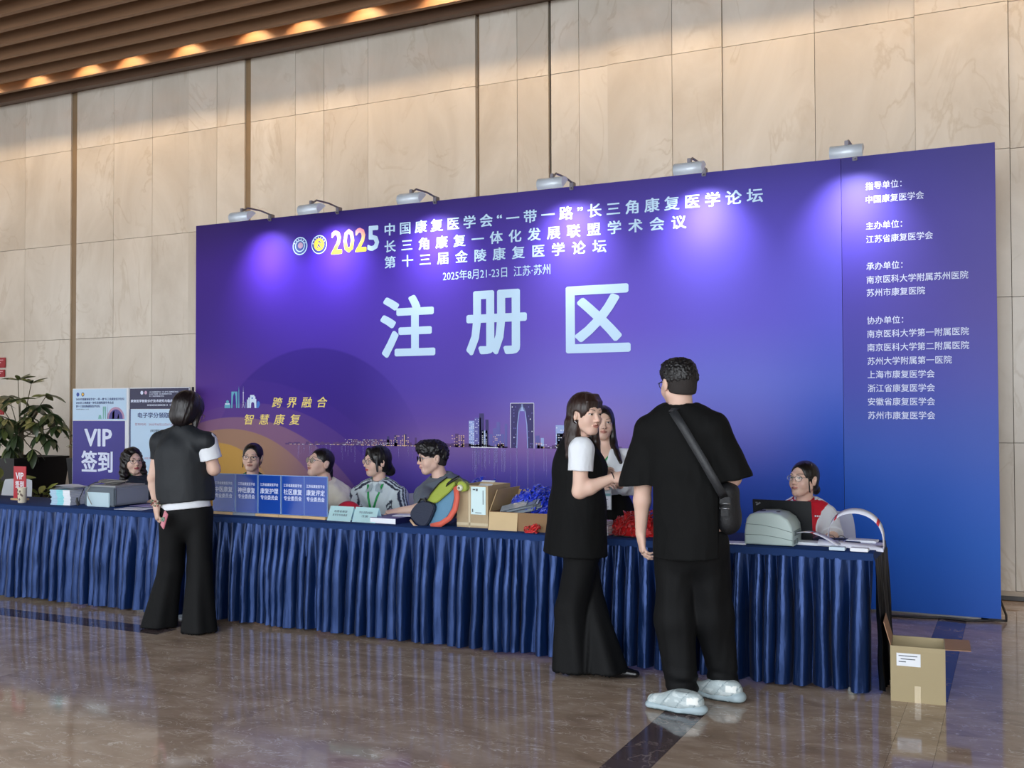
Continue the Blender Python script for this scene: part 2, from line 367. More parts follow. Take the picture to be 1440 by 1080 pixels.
# printed paper: the gradient print with big translucent rings laid over it
mb = bpy.data.materials.new('backdrop_print'); mb.use_nodes = True; nt = mb.node_tree; N = nt.nodes; L = nt.links; b = N['Principled BSDF']
b.inputs['Roughness'].default_value = .5; b.inputs['Specular IOR Level'].default_value = .16
at = N.new('ShaderNodeAttribute'); at.attribute_name = 'print'; cur = at.outputs['Color']
tc = N.new('ShaderNodeTexCoord'); sp = N.new('ShaderNodeSeparateXYZ'); L.new(tc.outputs['Object'], sp.inputs[0])
cmb = N.new('ShaderNodeCombineXYZ'); L.new(sp.outputs[0], cmb.inputs[0]); L.new(sp.outputs[2], cmb.inputs[1])
for (cx_, cz_, r_, colr, al, soft) in [(1.478, .801, 1.30, '#2f1a80', .62, .02), (.6, -.55, 2.36, '#51329a', .30, .02), (.72, -.49, 2.06, '#6a4a8c', .45, .01), (.529, -.475, 1.905, '#97707c', .62, .01), (.454, -.042, 1.355, '#a8845e', .75, .01), (.283, .381, .79, '#c79a46', .85, .01), (.15, .35, .52, '#b9873a', .7, .01)]:
    d = N.new('ShaderNodeVectorMath'); d.operation = 'DISTANCE'; L.new(cmb.outputs[0], d.inputs[0]); d.inputs[1].default_value = (cx_, cz_, 0)
    mr = N.new('ShaderNodeMapRange'); mr.inputs[1].default_value = r_ - soft; mr.inputs[2].default_value = r_; mr.inputs[3].default_value = al; mr.inputs[4].default_value = 0; L.new(d.outputs['Value'], mr.inputs[0])
    # the rings fade away downwards on their right-hand side
    fd = N.new('ShaderNodeMapRange'); fd.inputs[1].default_value = cx_ + r_ * (.95 if cx_ < 1 else .98); fd.inputs[2].default_value = cx_ + r_ * .35; L.new(sp.outputs[0], fd.inputs[0])
    mu = N.new('ShaderNodeMath'); mu.operation = 'MULTIPLY'; L.new(mr.outputs[0], mu.inputs[0]); L.new(fd.outputs[0], mu.inputs[1])
    mx = N.new('ShaderNodeMix'); mx.data_type = 'RGBA'; L.new(mu.outputs[0], mx.inputs[0]); L.new(cur, mx.inputs[6]); mx.inputs[7].default_value = srgb(colr) + (1,); cur = mx.outputs[2]
L.new(cur, b.inputs['Base Color'])
m2 = mat('side_print', '#ffffff', .5, attr='print', spec=.2)
grid_board('board', 0, SEAM, grad, .1, mb)
g2x = [SEAM, 6.9, BW]; g2 = [['#403a86', '#464090', '#4a448e'], ['#4f42b0', '#5248a4', '#5850a2'], ['#4e46aa', '#554ca8', '#5e56aa'], ['#4a4eb0', '#5054b2', '#5a5eb6'], ['#4258b6', '#485cba', '#5064be'], ['#365cbc', '#3f60c0', '#4a66c2'], ['#1c54b8', '#2a5cc0', '#3c66c8'], ['#0c50b8', '#1c5cc4', '#3068cc'], ['#0e4eb4', '#205ac0', '#3264ca']]
G2 = np.array([[srgb(c) for c in r] for r in g2])
grid_board('side_board', SEAM + .003, BW, lambda x, z: grad(x, z, G2, g2x, gz), .1, m2)
bm = new_bm()
for x in (.05, 1.5, 3.0, 4.5, 6.0, 7.3): box(bm, (x, .035, .0), (x + .05, .085, BH - .01))
for z in (.0, 1.6, BH - .06): box(bm, (.05, .035, z), (7.38, .085, z + .05))
for x in (.6, 3.6, 6.7):
    tube(bm, [(x, .06, 1.6), (x, .62, .02)], .02, 6); tube(bm, [(x, .06, .02), (x, .64, .02)], .018, 6)
finish('support_frame', bm, mat('alu_frame', '#9a9a9c', .4, .6), bd)
M_INK = mat('ink_pale_blue', '#c5e4fb', .5); M_INKW = mat('ink_white', '#dfe8ff', .5); M_INKY = mat('ink_yellow', '#f0d978', .5)
M_INKD = mat('ink_dark', '#241a4a', .6)
yo = -.0025
def T(s, x0, x1, z0, z1, m, **k): return lettering(k.pop('name', 'lettering'), s, x0, x1, z0, z1, yo, m, bd, **k)
T('中国康复医学会“一带一路”长三角康复医学论坛', 2.296, 5.791, 3.108, 3.224, M_INK, track=1.55, bold=.022)
T('长三角康复一体化发展联盟学术会议', 2.295, 5.176, 2.952, 3.064, M_INK, track=1.85, bold=.022)
T('第十三届金陵康复医学论坛', 2.295, 4.489, 2.806, 2.918, M_INK, track=1.93, bold=.022)
T('2025年8月21-23日  江苏·苏州', 2.918, 3.976, 2.653, 2.744, M_INK, bold=.004)
for s, a, b_, z0, z1 in (('注', 2.248, 2.838, 1.975, 2.545), ('册', 3.157, 3.753, 1.975, 2.545), ('区', 4.118, 4.697, 1.970, 2.537)):
    T(s, a, b_, z0, z1, M_INK, bold=.030)
# 2025 in a pink to yellow gradient, last figure pale
mg = bpy.data.materials.new('ink_gradient'); mg.use_nodes = True; nt = mg.node_tree; tcg = nt.nodes.new('ShaderNodeTexCoord'); sg = nt.nodes.new('ShaderNodeSeparateXYZ'); nt.links.new(tcg.outputs['Object'], sg.inputs[0])
mrg = nt.nodes.new('ShaderNodeMapRange'); mrg.inputs[1].default_value = 2.99; mrg.inputs[2].default_value = 3.2; nt.links.new(sg.outputs[2], mrg.inputs[0])
rg = nt.nodes.new('ShaderNodeValToRGB'); nt.links.new(mrg.outputs[0], rg.inputs[0]); rg.color_ramp.elements[0].color = srgb('#ffe030') + (1,); rg.color_ramp.elements[0].position = .25; rg.color_ramp.elements[1].color = srgb('#ff9aa8') + (1,); rg.color_ramp.elements[1].position = .95
nt.links.new(rg.outputs[0], nt.nodes['Principled BSDF'].inputs['Base Color'])
T('2', 1.692, 1.818, 2.977, 3.205, mg, bold=.03); T('0', 1.832, 1.958, 2.982, 3.207, mg, bold=.03); T('2', 1.968, 2.095, 2.980, 3.207, mg, bold=.03); T('5', 2.105, 2.236, 2.980, 3.215, M_INK, bold=.03)
T('跨界融合', .985, 1.648, 1.518, 1.622, M_INKY, track=1.95, bold=.012, shear=.22)
T('智慧康复', .640, 1.330, 1.352, 1.456, M_INKY, track=1.95, bold=.012, shear=.22)
rows = [(3.13, '指导单位：'), (3.029, '中国康复医学会'), (2.832, '主办单位：'), (2.731, '江苏省康复医学会'), (2.529, '承办单位：'), (2.429, '南京医科大学附属苏州医院'), (2.332, '苏州市康复医院'), (2.125, '协办单位：'), (2.025, '南京医科大学第一附属医院'), (1.924, '南京医科大学第二附属医院'), (1.823, '苏州大学附属第一医院'), (1.723, '上海市康复医学会'), (1.622, '浙江省康复医学会'), (1.522, '安徽省康复医学会'), (1.421, '苏州市康复医学会')]
for z, s in rows:
    n = len(s) - (.62 if s.endswith('：') else 0)
    T(s, 6.553, 6.553 + .0578 * n, z - .002, z + .056, M_INKW, bold=.006)
# round emblems
def ring(cx_, cz_, r, y, m, name, inner=0.0, n=36):
    bm = new_bm(); o_ = [bm.verts.new((cx_ + r * math.cos(2 * PI * k / n), y, cz_ + r * math.sin(2 * PI * k / n))) for k in range(n)]
    if inner:
        i_ = [bm.verts.new((cx_ + inner * math.cos(2 * PI * k / n), y, cz_ + inner * math.sin(2 * PI * k / n))) for k in range(n)]
        for k in range(n): bm.faces.new((o_[k], o_[(k + 1) % n], i_[(k + 1) % n], i_[k]))
    else: bm.faces.new(o_)
    return finish(name, bm, m, bd)
M_E1 = mat('emblem_blue', '#3b52a6', .5); M_E2 = mat('emblem_gold', '#ffce3c', .5); M_E3 = mat('emblem_navy', '#2a3580', .5); M_E4 = mat('emblem_pink', '#caa6c4', .5)
ring(1.323, 3.085, .088, -.0020, M_INK, 'emblem_ring'); ring(1.323, 3.085, .078, -.0026, M_E1, 'emblem_band', .058); ring(1.323, 3.085, .048, -.0027, M_E1, 'emblem_disc'); ring(1.33, 3.09, .03, -.0033, M_E4, 'emblem_centre')
ring(1.551, 3.083, .090, -.0020, M_INK, 'emblem_ring'); ring(1.551, 3.083, .083, -.0026, M_E3, 'emblem_band'); ring(1.551, 3.083, .060, -.0032, M_E2, 'emblem_disc')
flat_poly('emblem_mark', [([(1.53, 3.11), (1.555, 3.118), (1.578, 3.105), (1.58, 3.085), (1.57, 3.10), (1.55, 3.104)], 0), ([(1.54, 3.095), (1.55, 3.09), (1.535, 3.045), (1.527, 3.05)], 0), ([(1.548, 3.088), (1.565, 3.065), (1.58, 3.05), (1.57, 3.048), (1.545, 3.07)], 0)], -.0038, M_E3, bd)
flat_poly('emblem_lettering', [([(cx_ + .068 * math.cos(a) - .005, 3.084 + .068 * math.sin(a) - .006), (cx_ + .068 * math.cos(a) + .005, 3.084 + .068 * math.sin(a) - .006), (cx_ + .068 * math.cos(a) + .005, 3.084 + .068 * math.sin(a) + .006), (cx_ + .068 * math.cos(a) - .005, 3.084 + .068 * math.sin(a) + .006)], 0) for cx_ in (1.323,) for a in [math.radians(t) for t in range(25, 180, 26)]] + [([(1.551 + .072 * math.cos(a) - .004, 3.083 + .072 * math.sin(a) - .006), (1.551 + .072 * math.cos(a) + .004, 3.083 + .072 * math.sin(a) - .006), (1.551 + .072 * math.cos(a) + .004, 3.083 + .072 * math.sin(a) + .006), (1.551 + .072 * math.cos(a) - .004, 3.083 + .072 * math.sin(a) + .006)], 0) for a in [math.radians(t) for t in range(25, 170, 24)]], -.0040, M_INKW, bd)
# small drawn landmarks beside the slogan
M_I1 = mat('icon_teal', '#5fa9c4', .5); M_I2 = mat('icon_pale', '#d3e6fa', .5); M_I3 = mat('icon_lilac', '#c9bfe6', .5); M_I4 = mat('icon_blue', '#3a78d0', .5)
def R(x0, z0, x1, z1, mi=0): return ([(x0, z0), (x1, z0), (x1, z1), (x0, z1)], mi)
z = 1.516
ic = [R(.385, z, .460, z + .035, 0), R(.392, z + .035, .452, z + .05, 1), ([(.405 + .018 * math.cos(t), z + .062 + .018 * math.sin(t)) for t in [k * PI / 6 for k in range(12)]], 0)]
ic = [(p, m_) if i != 2 else ([(x + .018, y_) for x, y_ in p], 0) for i, (p, m_) in enumerate(ic)]
ic += [([(.472, z), (.486, z), (.495, z + .12), (.508, z + .155), (.508, z + .165), (.474, z + .165)], 0), ([(.55, z), (.536, z), (.527, z + .12), (.514, z + .155), (.514, z + .165), (.549, z + .165)], 0), R(.508, z + .155, .514, z + .165, 0)]
ic += [([(.562, z), (.576, z), (.573, z + .17), (.569, z + .22), (.565, z + .17)], 0)]
ic += [R(.620, z + .05, .630, z + .15, 2), ([(.625 + .011 * math.cos(t), z + .058 + .011 * math.sin(t)) for t in [k * PI / 5 for k in range(10)]], 2), ([(.625 + .008 * math.cos(t), z + .155 + .008 * math.sin(t)) for t in [k * PI / 5 for k in range(10)]], 2), ([(.623, z + .16), (.627, z + .16), (.625, z + .225)], 2), ([(.608, z), (.613, z), (.628, z + .05), (.622, z + .05)], 2), ([(.642, z), (.637, z), (.622, z + .05), (.628, z + .05)], 2)]
ic += [R(.672, z, .684, z + .085, 1), R(.688, z, .70, z + .105, 1), ([(.703, z), (.722, z), (.727, z + .05), (.745, z + .06), (.763, z + .05), (.768, z), (.79, z), (.79, z + .09), (.778, z + .09), (.778, z + .115), (.765, z + .115), (.765, z + .13), (.712, z + .13), (.712, z + .105), (.703, z + .105)], 1), ([(.79, z), (.815, z), (.835, z + .03), (.832, z + .06), (.81, z + .07), (.796, z + .05)], 3), R(.655, z, .659, z + .06, 0)]
ip = flat_poly('drawn_landmarks', ic, -.0022, [M_I1, M_I2, M_I3, M_I4], bd)
ring(.739, z + .098, .009, -.0030, M_I4, 'landmark_emblem', n=12)
# printed night skyline over water
def bl(name, c): return mat('print_' + name, c, .45, spec=.35)
SK = [bl('tower_dark', '#3c3470'), bl('tower_mid', '#6a68b4'), bl('tower_light', '#a4b8ec'), bl('lights_warm', '#ffd7a8'), bl('lights_white', '#eef2ff'), bl('far_city', '#5b3f78'), bl('haze_blue', '#4c68c8')]
H = 1.162; rs = random.Random(3); sk = []
for x in np.arange(1.15, 5.0, .035):
    if 3.55 < x < 3.83: continue
    h = rs.uniform(.008, .035) + (.03 if 1.9 < x < 2.35 else 0); sk.append(R(x, H, x + .036, H + h, 5))
for (a, b_, h, m_) in [(3.18, 3.235, .235, 2), (3.238, 3.30, .262, 1), (3.285, 3.33, .30, 0), (3.305, 3.365, .15, 2), (3.345, 3.375, .245, 0), (3.38, 3.415, .12, 1), (3.42, 3.455, .17, 1), (3.455, 3.49, .225, 1), (3.495, 3.53, .12, 1), (3.535, 3.56, .21, 1), (3.04, 3.075, .12, 5), (3.10, 3.13, .10, 5), (2.32, 2.345, .09, 0), (2.40, 2.43, .10, 0), (2.50, 2.53, .11, 0), (2.62, 2.64, .08, 5), (3.83, 3.87, .11, 1), (3.88, 3.91, .09, 2), (4.02, 4.10, .20, 2), (4.03, 4.09, .13, 1)]:
    sk.append(R(a, H, b_, H + h, m_))
flat_poly('skyline', sk, -.0018, SK, bd)
lt = []
def win(x0, x1, z0, z1, nx, nz, p, ms):
    for i in range(nx):
        for j in range(nz):
            if rs.random() < p:
                x = x0 + (x1 - x0) * (i + .2) / nx; zz = z0 + (z1 - z0) * (j + .3) / nz; lt.append(R(x, zz, x + (x1 - x0) / nx * .55, zz + (z1 - z0) / nz * .4, rs.choice(ms)))
win(3.182, 3.233, H, 1.39, 3, 14, .8, [4, 4, 1]); win(3.24, 3.283, H, 1.415, 3, 15, .8, [4, 1]); win(3.308, 3.362, H, 1.305, 3, 9, .85, [4]); win(3.42, 3.53, H, 1.28, 7, 8, .4, [3, 4]); win(3.0, 3.14, H, 1.27, 6, 8, .45, [3]); win(1.85, 2.4, H + .005, H + .06, 46, 4, .42, [3, 4]); win(1.2, 3.0, H - .003, H + .012, 110, 1, .55, [3, 3, 4]); win(2.38, 2.56, H, H + .1, 9, 7, .4, [3]); win(3.83, 4.5, H, H + .05, 30, 4, .3, [3, 4]); win(4.02, 4.1, H, 1.35, 4, 9, .5, [4, 2])
lt.append(R(2.505, H, 2.512, H + .105, 3)); lt.append(R(3.2, H - .003, 3.47, H + .004, 4))
# the tall gate-like tower with a pointed arch
gx0, gx1, gt = 3.592, 3.816, 1.551; gm = (gx0 + gx1) / 2
gate = [([(gx0, H), (gm - .052, H), (gm - .045, H + .2), (gm - .028, H + .32), (gm, gt - .012), (gm, gt), (gx0, gt)], 0), ([(gx1, H), (gm + .052, H), (gm + .045, H + .2), (gm + .028, H + .32), (gm, gt - .012), (gm, gt), (gx1, gt)], 0)]
flat_poly('printed_gate_tower', gate, -.0020, SK, bd)
def line(x0, z0, x1, z1, w_, mi):
    d = Vector((x1 - x0, z1 - z0)).normalized(); n = Vector((-d.y, d.x)) * w_ / 2; return ([(x0 + n.x, z0 + n.y), (x1 + n.x, z1 + n.y), (x1 - n.x, z1 - n.y), (x0 - n.x, z0 - n.y)], mi)
lt += [line(gx0, H, gx0, gt, .005, 4), line(gx1, H, gx1, gt, .005, 4), line(gx0, gt, gx1, gt, .005, 4)]
for s_ in (-1, 1):
    pts = [(gm + s_ * .052, H), (gm + s_ * .045, H + .2), (gm + s_ * .028, H + .32), (gm + s_ * .006, gt - .02)]
    for p0, p1 in zip(pts, pts[1:]): lt.append(line(p0[0], p0[1], p1[0], p1[1], .008, 2))
lt.append(([(gm - .028, H + .32), (gm + .028, H + .32), (gm + .006, gt - .01), (gm - .006, gt - .01)], 2))
win(gx0 + .01, gm - .055, H, gt - .02, 3, 14, .3, [4, 1, 1]); win(gm + .055, gx1 - .01, H, gt - .02, 3, 14, .3, [4, 1, 1])
flat_poly('city_lights', lt, -.0026, SK, bd)
# reflections of the lights in the printed water
mr_ = bpy.data.materials.new('print_water_glints'); mr_.use_nodes = True; bb = mr_.node_tree.nodes['Principled BSDF']; bb.inputs['Base Color'].default_value = srgb('#a9a4e6') + (1,); bb.inputs['Alpha'].default_value = .30; bb.inputs['Roughness'].default_value = .5
gl = []
for x, w_, l_ in [(gx0, .006, .42), (gx1, .006, .42), (gm - .052, .018, .34), (gm + .052, .018, .34)] + [(rs.uniform(3.15, 3.56), rs.uniform(.006, .02), rs.uniform(.12, .3)) for _ in range(22)] + [(rs.uniform(3.84, 4.3), rs.uniform(.006, .014), rs.uniform(.08, .25)) for _ in range(9)] + [(rs.uniform(1.3, 3.0), rs.uniform(.004, .012), rs.uniform(.05, .16)) for _ in range(30)]:
    gl.append(([(x - w_ / 2, H - .006), (x + w_ / 2, H - .006), (x + w_ * .25, H - l_), (x - w_ * .25, H - l_)], 0))
for k, (p, _) in enumerate(gl): pass
flat_poly('water_glints', gl, -.0024, mr_, bd)
# six clip-on floodlights on the top edge
M_LAMP = mat('lamp_silver', '#dbe6f2', .35, .15); M_ARM = mat('lamp_arm', '#77737c', .4, .5); M_LENS = mat('cool_lens', '#ffffff', .3, emit='#e9efff', estr=5)
lpos = [(.957, 'above the blank corner, leftmost of the six'), (1.766, 'above the figures 2025'), (2.838, 'above the heading, third from the left'), (4.177, 'above the quotation marks in the heading'), (5.323, 'above the end of the heading'), (6.478, 'nearest the right edge, over the column of names')]
lamp0 = None
for i, (lx, wh) in enumerate(lpos):
    lab = 'silver floodlight clipped to the backdrop top, ' + wh
    if lamp0 is None:
        t = lamp0 = thing('clip_floodlight', lab, 'floodlight', (BX + lx, BY, BH), group='floodlights along the backdrop')
        bm = new_bm(); tube(bm, [(0, .0, .035), (-.0, -.14, .050), (0, -.33, .045), (0, -.41, -.004)], .009, 8); finish('arm', bm, M_ARM, t)
        bm = new_bm(); box(bm, (-.018, -.012, -.03), (.018, .05, .04), bev=.004); tube(bm, [(0, -.035, -.015), (0, .0, -.015)], .007, 8); finish('clamp', bm, M_ARM, t)
        bm = new_bm(); box(bm, (-.014, -.425, -.012), (.014, -.385, .026), bev=.003); finish('bracket', bm, M_ARM, t)
        # curved reflector hood: quarter-round shell along x, closed ends
        bm = new_bm(); W2 = .112; prof = []
        for k in range(9):
            a = math.radians(226 - k * 22.5); prof.append((-.40 + .078 * math.cos(a), -.062 + .058 * math.sin(a)))
        inn = [(y_ * .93 - .40 * .07, z_ * .9 - .006) for y_, z_ in prof]
        L1 = [[bm.verts.new((s * W2, y_, z_)) for y_, z_ in prof] for s in (-1, 1)]; L2 = [[bm.verts.new((s * (W2 - .004), y_, z_)) for y_, z_ in inn] for s in (-1, 1)]
        for k in range(8):
            f = bm.faces.new((L1[0][k], L1[0][k + 1], L1[1][k + 1], L1[1][k])); f.smooth = True
            f = bm.faces.new((L2[0][k + 1], L2[0][k], L2[1][k], L2[1][k + 1])); f.smooth = True
        for s in (0, 1): bm.faces.new(L1[s] if s else L1[s][::-1]); bm.faces.new(L2[s] if not s else L2[s][::-1])
        finish('hood', bm, M_LAMP, t)
        bm = new_bm(); box(bm, (-.09, -.036, -.003), (.09, .036, .003), rot=None); ln = finish('lens', bm, M_LENS, t); ln.location = (0, -.395, -.062); ln.rotation_euler.x = math.radians(46)
        al = bpy.data.lights.new('flood_beam', 'AREA'); al.shape = 'RECTANGLE'; al.size = .17; al.size_y = .05; al.energy = 2.6; al.color = (.92, .86, 1); al.spread = math.radians(84)
        lo_ = bpy.data.objects.new('flood_beam', al); COL.objects.link(lo_); lo_.parent = t; lo_.location = (0, -.385, -.073); lo_.rotation_euler = (math.radians(42), 0, 0)
    else:
        t = copy_tree(lamp0); t.location.x = BX + lx; t['label'] = lab
# power cable along the foot of the backdrop
pts = [PZ(1253, 866, .008), PZ(1290, 868, .008), PZ(1330, 869, .008), PZ(1365, 873, .008), PZ(1395, 872, .01), PZ(1409, 872, .012), PZ(1415, 872, .012)]
pts = [Vector((p.x, min(p.y, BY - .03), p.z)) for p in pts]; e = pts[-1]; pts += [e + Vector((.0, .1, .02)), e + Vector((-.05, .3, .12))]
bm = new_bm(); tube(bm, [tuple(p) for p in pts], .008, 8); tag(finish('power_cable', bm, mat('cable_black', '#17161a', .5)), 'black power cable lying along the foot of the violet backdrop', 'cable')
# ================================================================== LONG DRAPED TABLE
TZ = .745; TX0, TX1, TY0, TY1 = -8.6, -.69, 5.73, 6.30
tb = thing('draped_table', 'long run of tables draped in shiny navy satin with a pleated floor-length skirt', 'table', (0, 0, 0))
M_SATIN = mat('navy_satin', '#0f2c5c', .30, .6, bump=.35, bscale=16, stretch=(3, 3, .6), sheen=.05, spec=.6)
M_TOP = mat('navy_cloth_top', '#193466', .75, .0, bump=.15, bscale=12, spec=.2)
bm = new_bm(); box(bm, (TX0, TY0 + .01, TZ - .035), (TX1 - .01, TY1, TZ - .006)); finish('tabletop', bm, mat('board_wood', '#6b5236', .6), tb)
bm = new_bm()
nx = 160; rows = []
prof = [(TY1 + .004, TZ - .05), (TY1 + .004, TZ - .004), (TY1 - .01, TZ), (TY0 + .012, TZ), (TY0 - .002, TZ - .006), (TY0 - .006, TZ - .022), (TY0 - .008, TZ - .045)]
for i in range(nx + 1):
    x = TX0 + (TX1 - TX0) * i / nx
    rows.append([bm.verts.new((x, y_ + (.004 * noise.noise(Vector((x * 3, z_ * 9, 1))) if k > 3 else 0), z_ + (.003 * noise.noise(Vector((x * 5, 3, 0))) if k > 5 else 0))) for k, (y_, z_) in enumerate(prof)])
for A, B in zip(rows, rows[1:]):
    for k in range(len(prof) - 1): bm.faces.new((A[k], B[k], B[k + 1], A[k + 1]))
e = rows[-1]; dn = [bm.verts.new((TX1 + .006, v.co.y, TZ - .045)) for v in e[2:6]]
for k in range(3): bm.faces.new((e[2 + k], e[3 + k], dn[k + 1], dn[k]))
bmesh.ops.recalc_face_normals(bm, faces=bm.faces)
finish('tablecloth', bm, M_TOP, tb, smooth=True, sharp=50)
def skirt(name, p0, p1, out, seed, m, dz=0.0, amp=.046, pitch=.082, flare=.03):
    p0 = Vector(p0); p1 = Vector(p1); L_ = (p1 - p0).length; d = (p1 - p0) / L_; out = Vector(out)
    n = int(L_ / .0085); nz = 14; vs = []; r = random.Random(seed)
    # irregular pleat phase
    s = 0; ph = [0]; xs_ = [0]
    while s < L_: st = pitch * r.uniform(.6, 1.5); s += st; xs_.append(s); ph.append(ph[-1] + 1)
    amps = [r.uniform(.55, 1.25) for _ in range(len(ph) + 2)]
    for j in range(nz + 1):
        t = j / nz; z = (TZ - .04) * (1 - t) + (.022) * t
        for i in range(n + 1):
            u = L_ * i / n; uu = u + .022 * t * noise.noise(Vector((u * 7, t * 1.2, seed)))
            q = float(np.interp(uu, xs_, ph)); k = int(q); fr = q - k
            A = amps[k] * (1 - fr) + amps[k + 1] * fr
            c = math.cos(2 * PI * q); prof_ = (abs(c) ** .75) * (1 if c > 0 else -1)
            a2 = amp * A * (.22 + .78 * min(1, t * 2.2))
            fine = .0035 * noise.noise(Vector((u * 40, z * 9, seed + 2)))
            o_ = a2 * prof_ + .010 * math.sin(4 * PI * q + 1.3 * k) * t + flare * t + fine + .008 * noise.noise(Vector((u * 5, z * 5, seed)))
            zz = z + (.012 * noise.noise(Vector((u * 4, seed, 1))) if j == nz else 0)
            p = p0 + d * (u + a2 * .35 * math.sin(2 * PI * q)) + out * o_; vs.append((p.x, p.y, max(zz, .012)))
    fs = [(j * (n + 1) + i, (j + 1) * (n + 1) + i, (j + 1) * (n + 1) + i + 1, j * (n + 1) + i + 1) for j in range(nz) for i in range(n)]
    me = bpy.data.meshes.new(name); me.from_pydata(vs, [], fs); me.polygons.foreach_set('use_smooth', [True] * len(fs))
    return link(name, me, m, tb)
sk0 = skirt('skirt', (TX0, TY0 - .004, 0), (TX1 + .004, TY0 - .004, 0), (0, -1, 0), 5, M_SATIN)
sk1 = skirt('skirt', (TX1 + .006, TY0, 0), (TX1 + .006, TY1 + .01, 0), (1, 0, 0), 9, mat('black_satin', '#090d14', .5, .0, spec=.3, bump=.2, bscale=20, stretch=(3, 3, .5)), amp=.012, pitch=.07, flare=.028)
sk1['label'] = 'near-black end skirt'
bm = new_bm()
for x in (-8.3, -6.9, -5.1, -3.3, -1.6, -.82):
    for y_ in (TY0 + .08, TY1 - .06): tube(bm, [(x, y_, TZ - .03), (x, y_, .03)], .014, 6)
finish('legs', bm, mat('leg_grey', '#8a8a8e', .4, .6), tb)['kind'] = 'stuff'
bm = new_bm(); lathe(bm, [(.001, 0), (.022, 0), (.026, .02), (.018, .035), (.001, .04)], 12, c=(-.80, TY0 - .03, .001)); finish('caster', bm, mat('clear_caster', '#8d8f8c', .2, .3), tb)

# ------------------------------------------------------------------ things on the table
M_CARD = mat('cardboard', '#b79c74', .8, var=.07, vscale=5, bump=.1, bscale=30, stretch=(6, 1, 1))
M_CARD2 = mat('cardboard_dark', '#8a6c4c', .8, var=.08, vscale=5)
M_PAPER = mat('white_paper', '#e9edf4', .6); M_PAPERB = mat('bluish_paper', '#c9dcea', .6); M_CYAN = mat('pale_cyan_card', '#dcfdff', .6)
M_BLK = mat('black_plastic', '#15161a', .35); M_WOOD = mat('light_wood', '#c9a87c', .5, var=.1, vscale=9, stretch=(1, 8, 8))
def at(px, py, z=TZ): return PZ(px, py, z)
def lay(name, label, cat, p, rz=0, group=None): return thing(name, label, cat, tuple(p), math.radians(rz), group)

# laser printer with a coil of cable on top
p = at(122, 711); q = at(166, 713); W_ = (q - p).length
pr = lay('laser_printer', 'grey laser printer with a light paper tray, grey cable coiled on top, beside the booklets', 'printer', (p.x, 5.88, TZ), 1)
bm = new_bm(); box(bm, (0, 0, .01), (W_, .36, .150), bev=.012)
finish('body', bm, mat('printer_grey', '#8f97a3', .45), pr)
bm = new_bm(); box(bm, (-.004, -.012, .004), (W_ + .004, .012, .154), bev=.01); finish('front_frame', bm, mat('printer_dark_grey', '#59646f', .45), pr)
bm = new_bm(); box(bm, (.035, -.020, .0), (W_ - .045, -.006, .112), bev=.005); box(bm, (W_ * .5 - .02, -.023, .098), (W_ * .5 + .02, -.018, .103)); finish('paper_tray', bm, mat('tray_pale', '#bcd4de', .4), pr)
bm = new_bm(); box(bm, (.02, .02, .150), (W_ - .02, .34, .163), bev=.006); finish('lid', bm, mat('lid_grey', '#a4a6a8', .5), pr)
cc = lay('coiled_cable', 'grey and black cable coiled on top of the laser printer', 'cable', (p.x + W_ * .55, 6.0, TZ + .168), 0)
bm = new_bm()
for k in range(7):
    r_ = .055 + .008 * k; tube(bm, [(r_ * math.cos(a) * 1.25 + random.uniform(-.006, .006), r_ * .8 * math.sin(a), .004 + .004 * k + .004 * math.sin(3 * a + k)) for a in [i * 2 * PI / 18 for i in range(18)]], .0042, 6, closed=True, mi=k % 2)
c_out = [(-.05, .0, .03), (-.14, -.06, .012), (-.19, -.12, -.03), (-.185, -.165, -.10), (-.19, -.17, -.155)]
tube(bm, c_out, .004, 6, mi=1); tube(bm, [(-.07, -.04, .02), (-.1, -.13, .0), (-.115, -.16, -.05), (-.09, -.165, -.1), (-.06, -.16, -.15)], .0035, 6, mi=0)
tube(bm, [(-.19, -.17, -.158), (-.205, -.175, -.13), (-.21, -.17, -.10)], [.014, .012, .006], 8, mi=1)
finish('cable', bm, [mat('cable_grey', '#8d8a86', .5), mat('cable_dark', '#2b2c30', .5)], cc)

# pile of booklets
bp = at(97, 711); M_B = [mat('booklet_cover_blue', '#aecbe0', .5), mat('booklet_pages', '#c7cede', .6), mat('booklet_cyan', '#8ed8e2', .5), M_PAPER]
b0 = None
for k in range(9):
    z_ = TZ + .0135 * k
    lab = 'pale blue and cyan booklet in the pile, ' + ('lowest', 'second lowest', 'third lowest', 'fourth lowest', 'middle one', 'fourth from the top', 'third from the top', 'second from the top', 'topmost')[k]
    if k == 0:
        t = b0 = lay('booklet', lab, 'booklet', (bp.x + .0, bp.y + .012, z_), 4, 'booklets in the pile')
        bm = new_bm(); box(bm, (-.205, .001, .0012), (-.001, .147, .0115)); finish('pages', bm, M_B[1], t)
        bm = new_bm()
        for i, (a_, b_) in enumerate([(-.207, -.14), (-.14, -.072), (-.072, 0)]):
            box(bm, (a_, -.0005, 0), (b_, .149, .0012), mi=i); box(bm, (a_, -.0005, .0115), (b_, .149, .0127), mi=i); box(bm, (a_, -.0018, 0), (b_, 0, .0127), mi=i)
        finish('cover', bm, [M_B[0], M_B[2], M_B[3]], t)
    else:
        t = copy_tree(b0); t['label'] = lab; t.location = (bp.x + .0 + random.uniform(-.004, .004), bp.y + .012 + random.uniform(-.004, .004), z_); t.rotation_euler.z = math.radians(4 + random.uniform(-2.5, 2.5))
ps = lay('loose_brochure', 'white brochure lying loose across the top of the booklet pile', 'brochure', (bp.x - .08, bp.y + .08, TZ + .1225), -8)
bm = new_bm(); vs = []
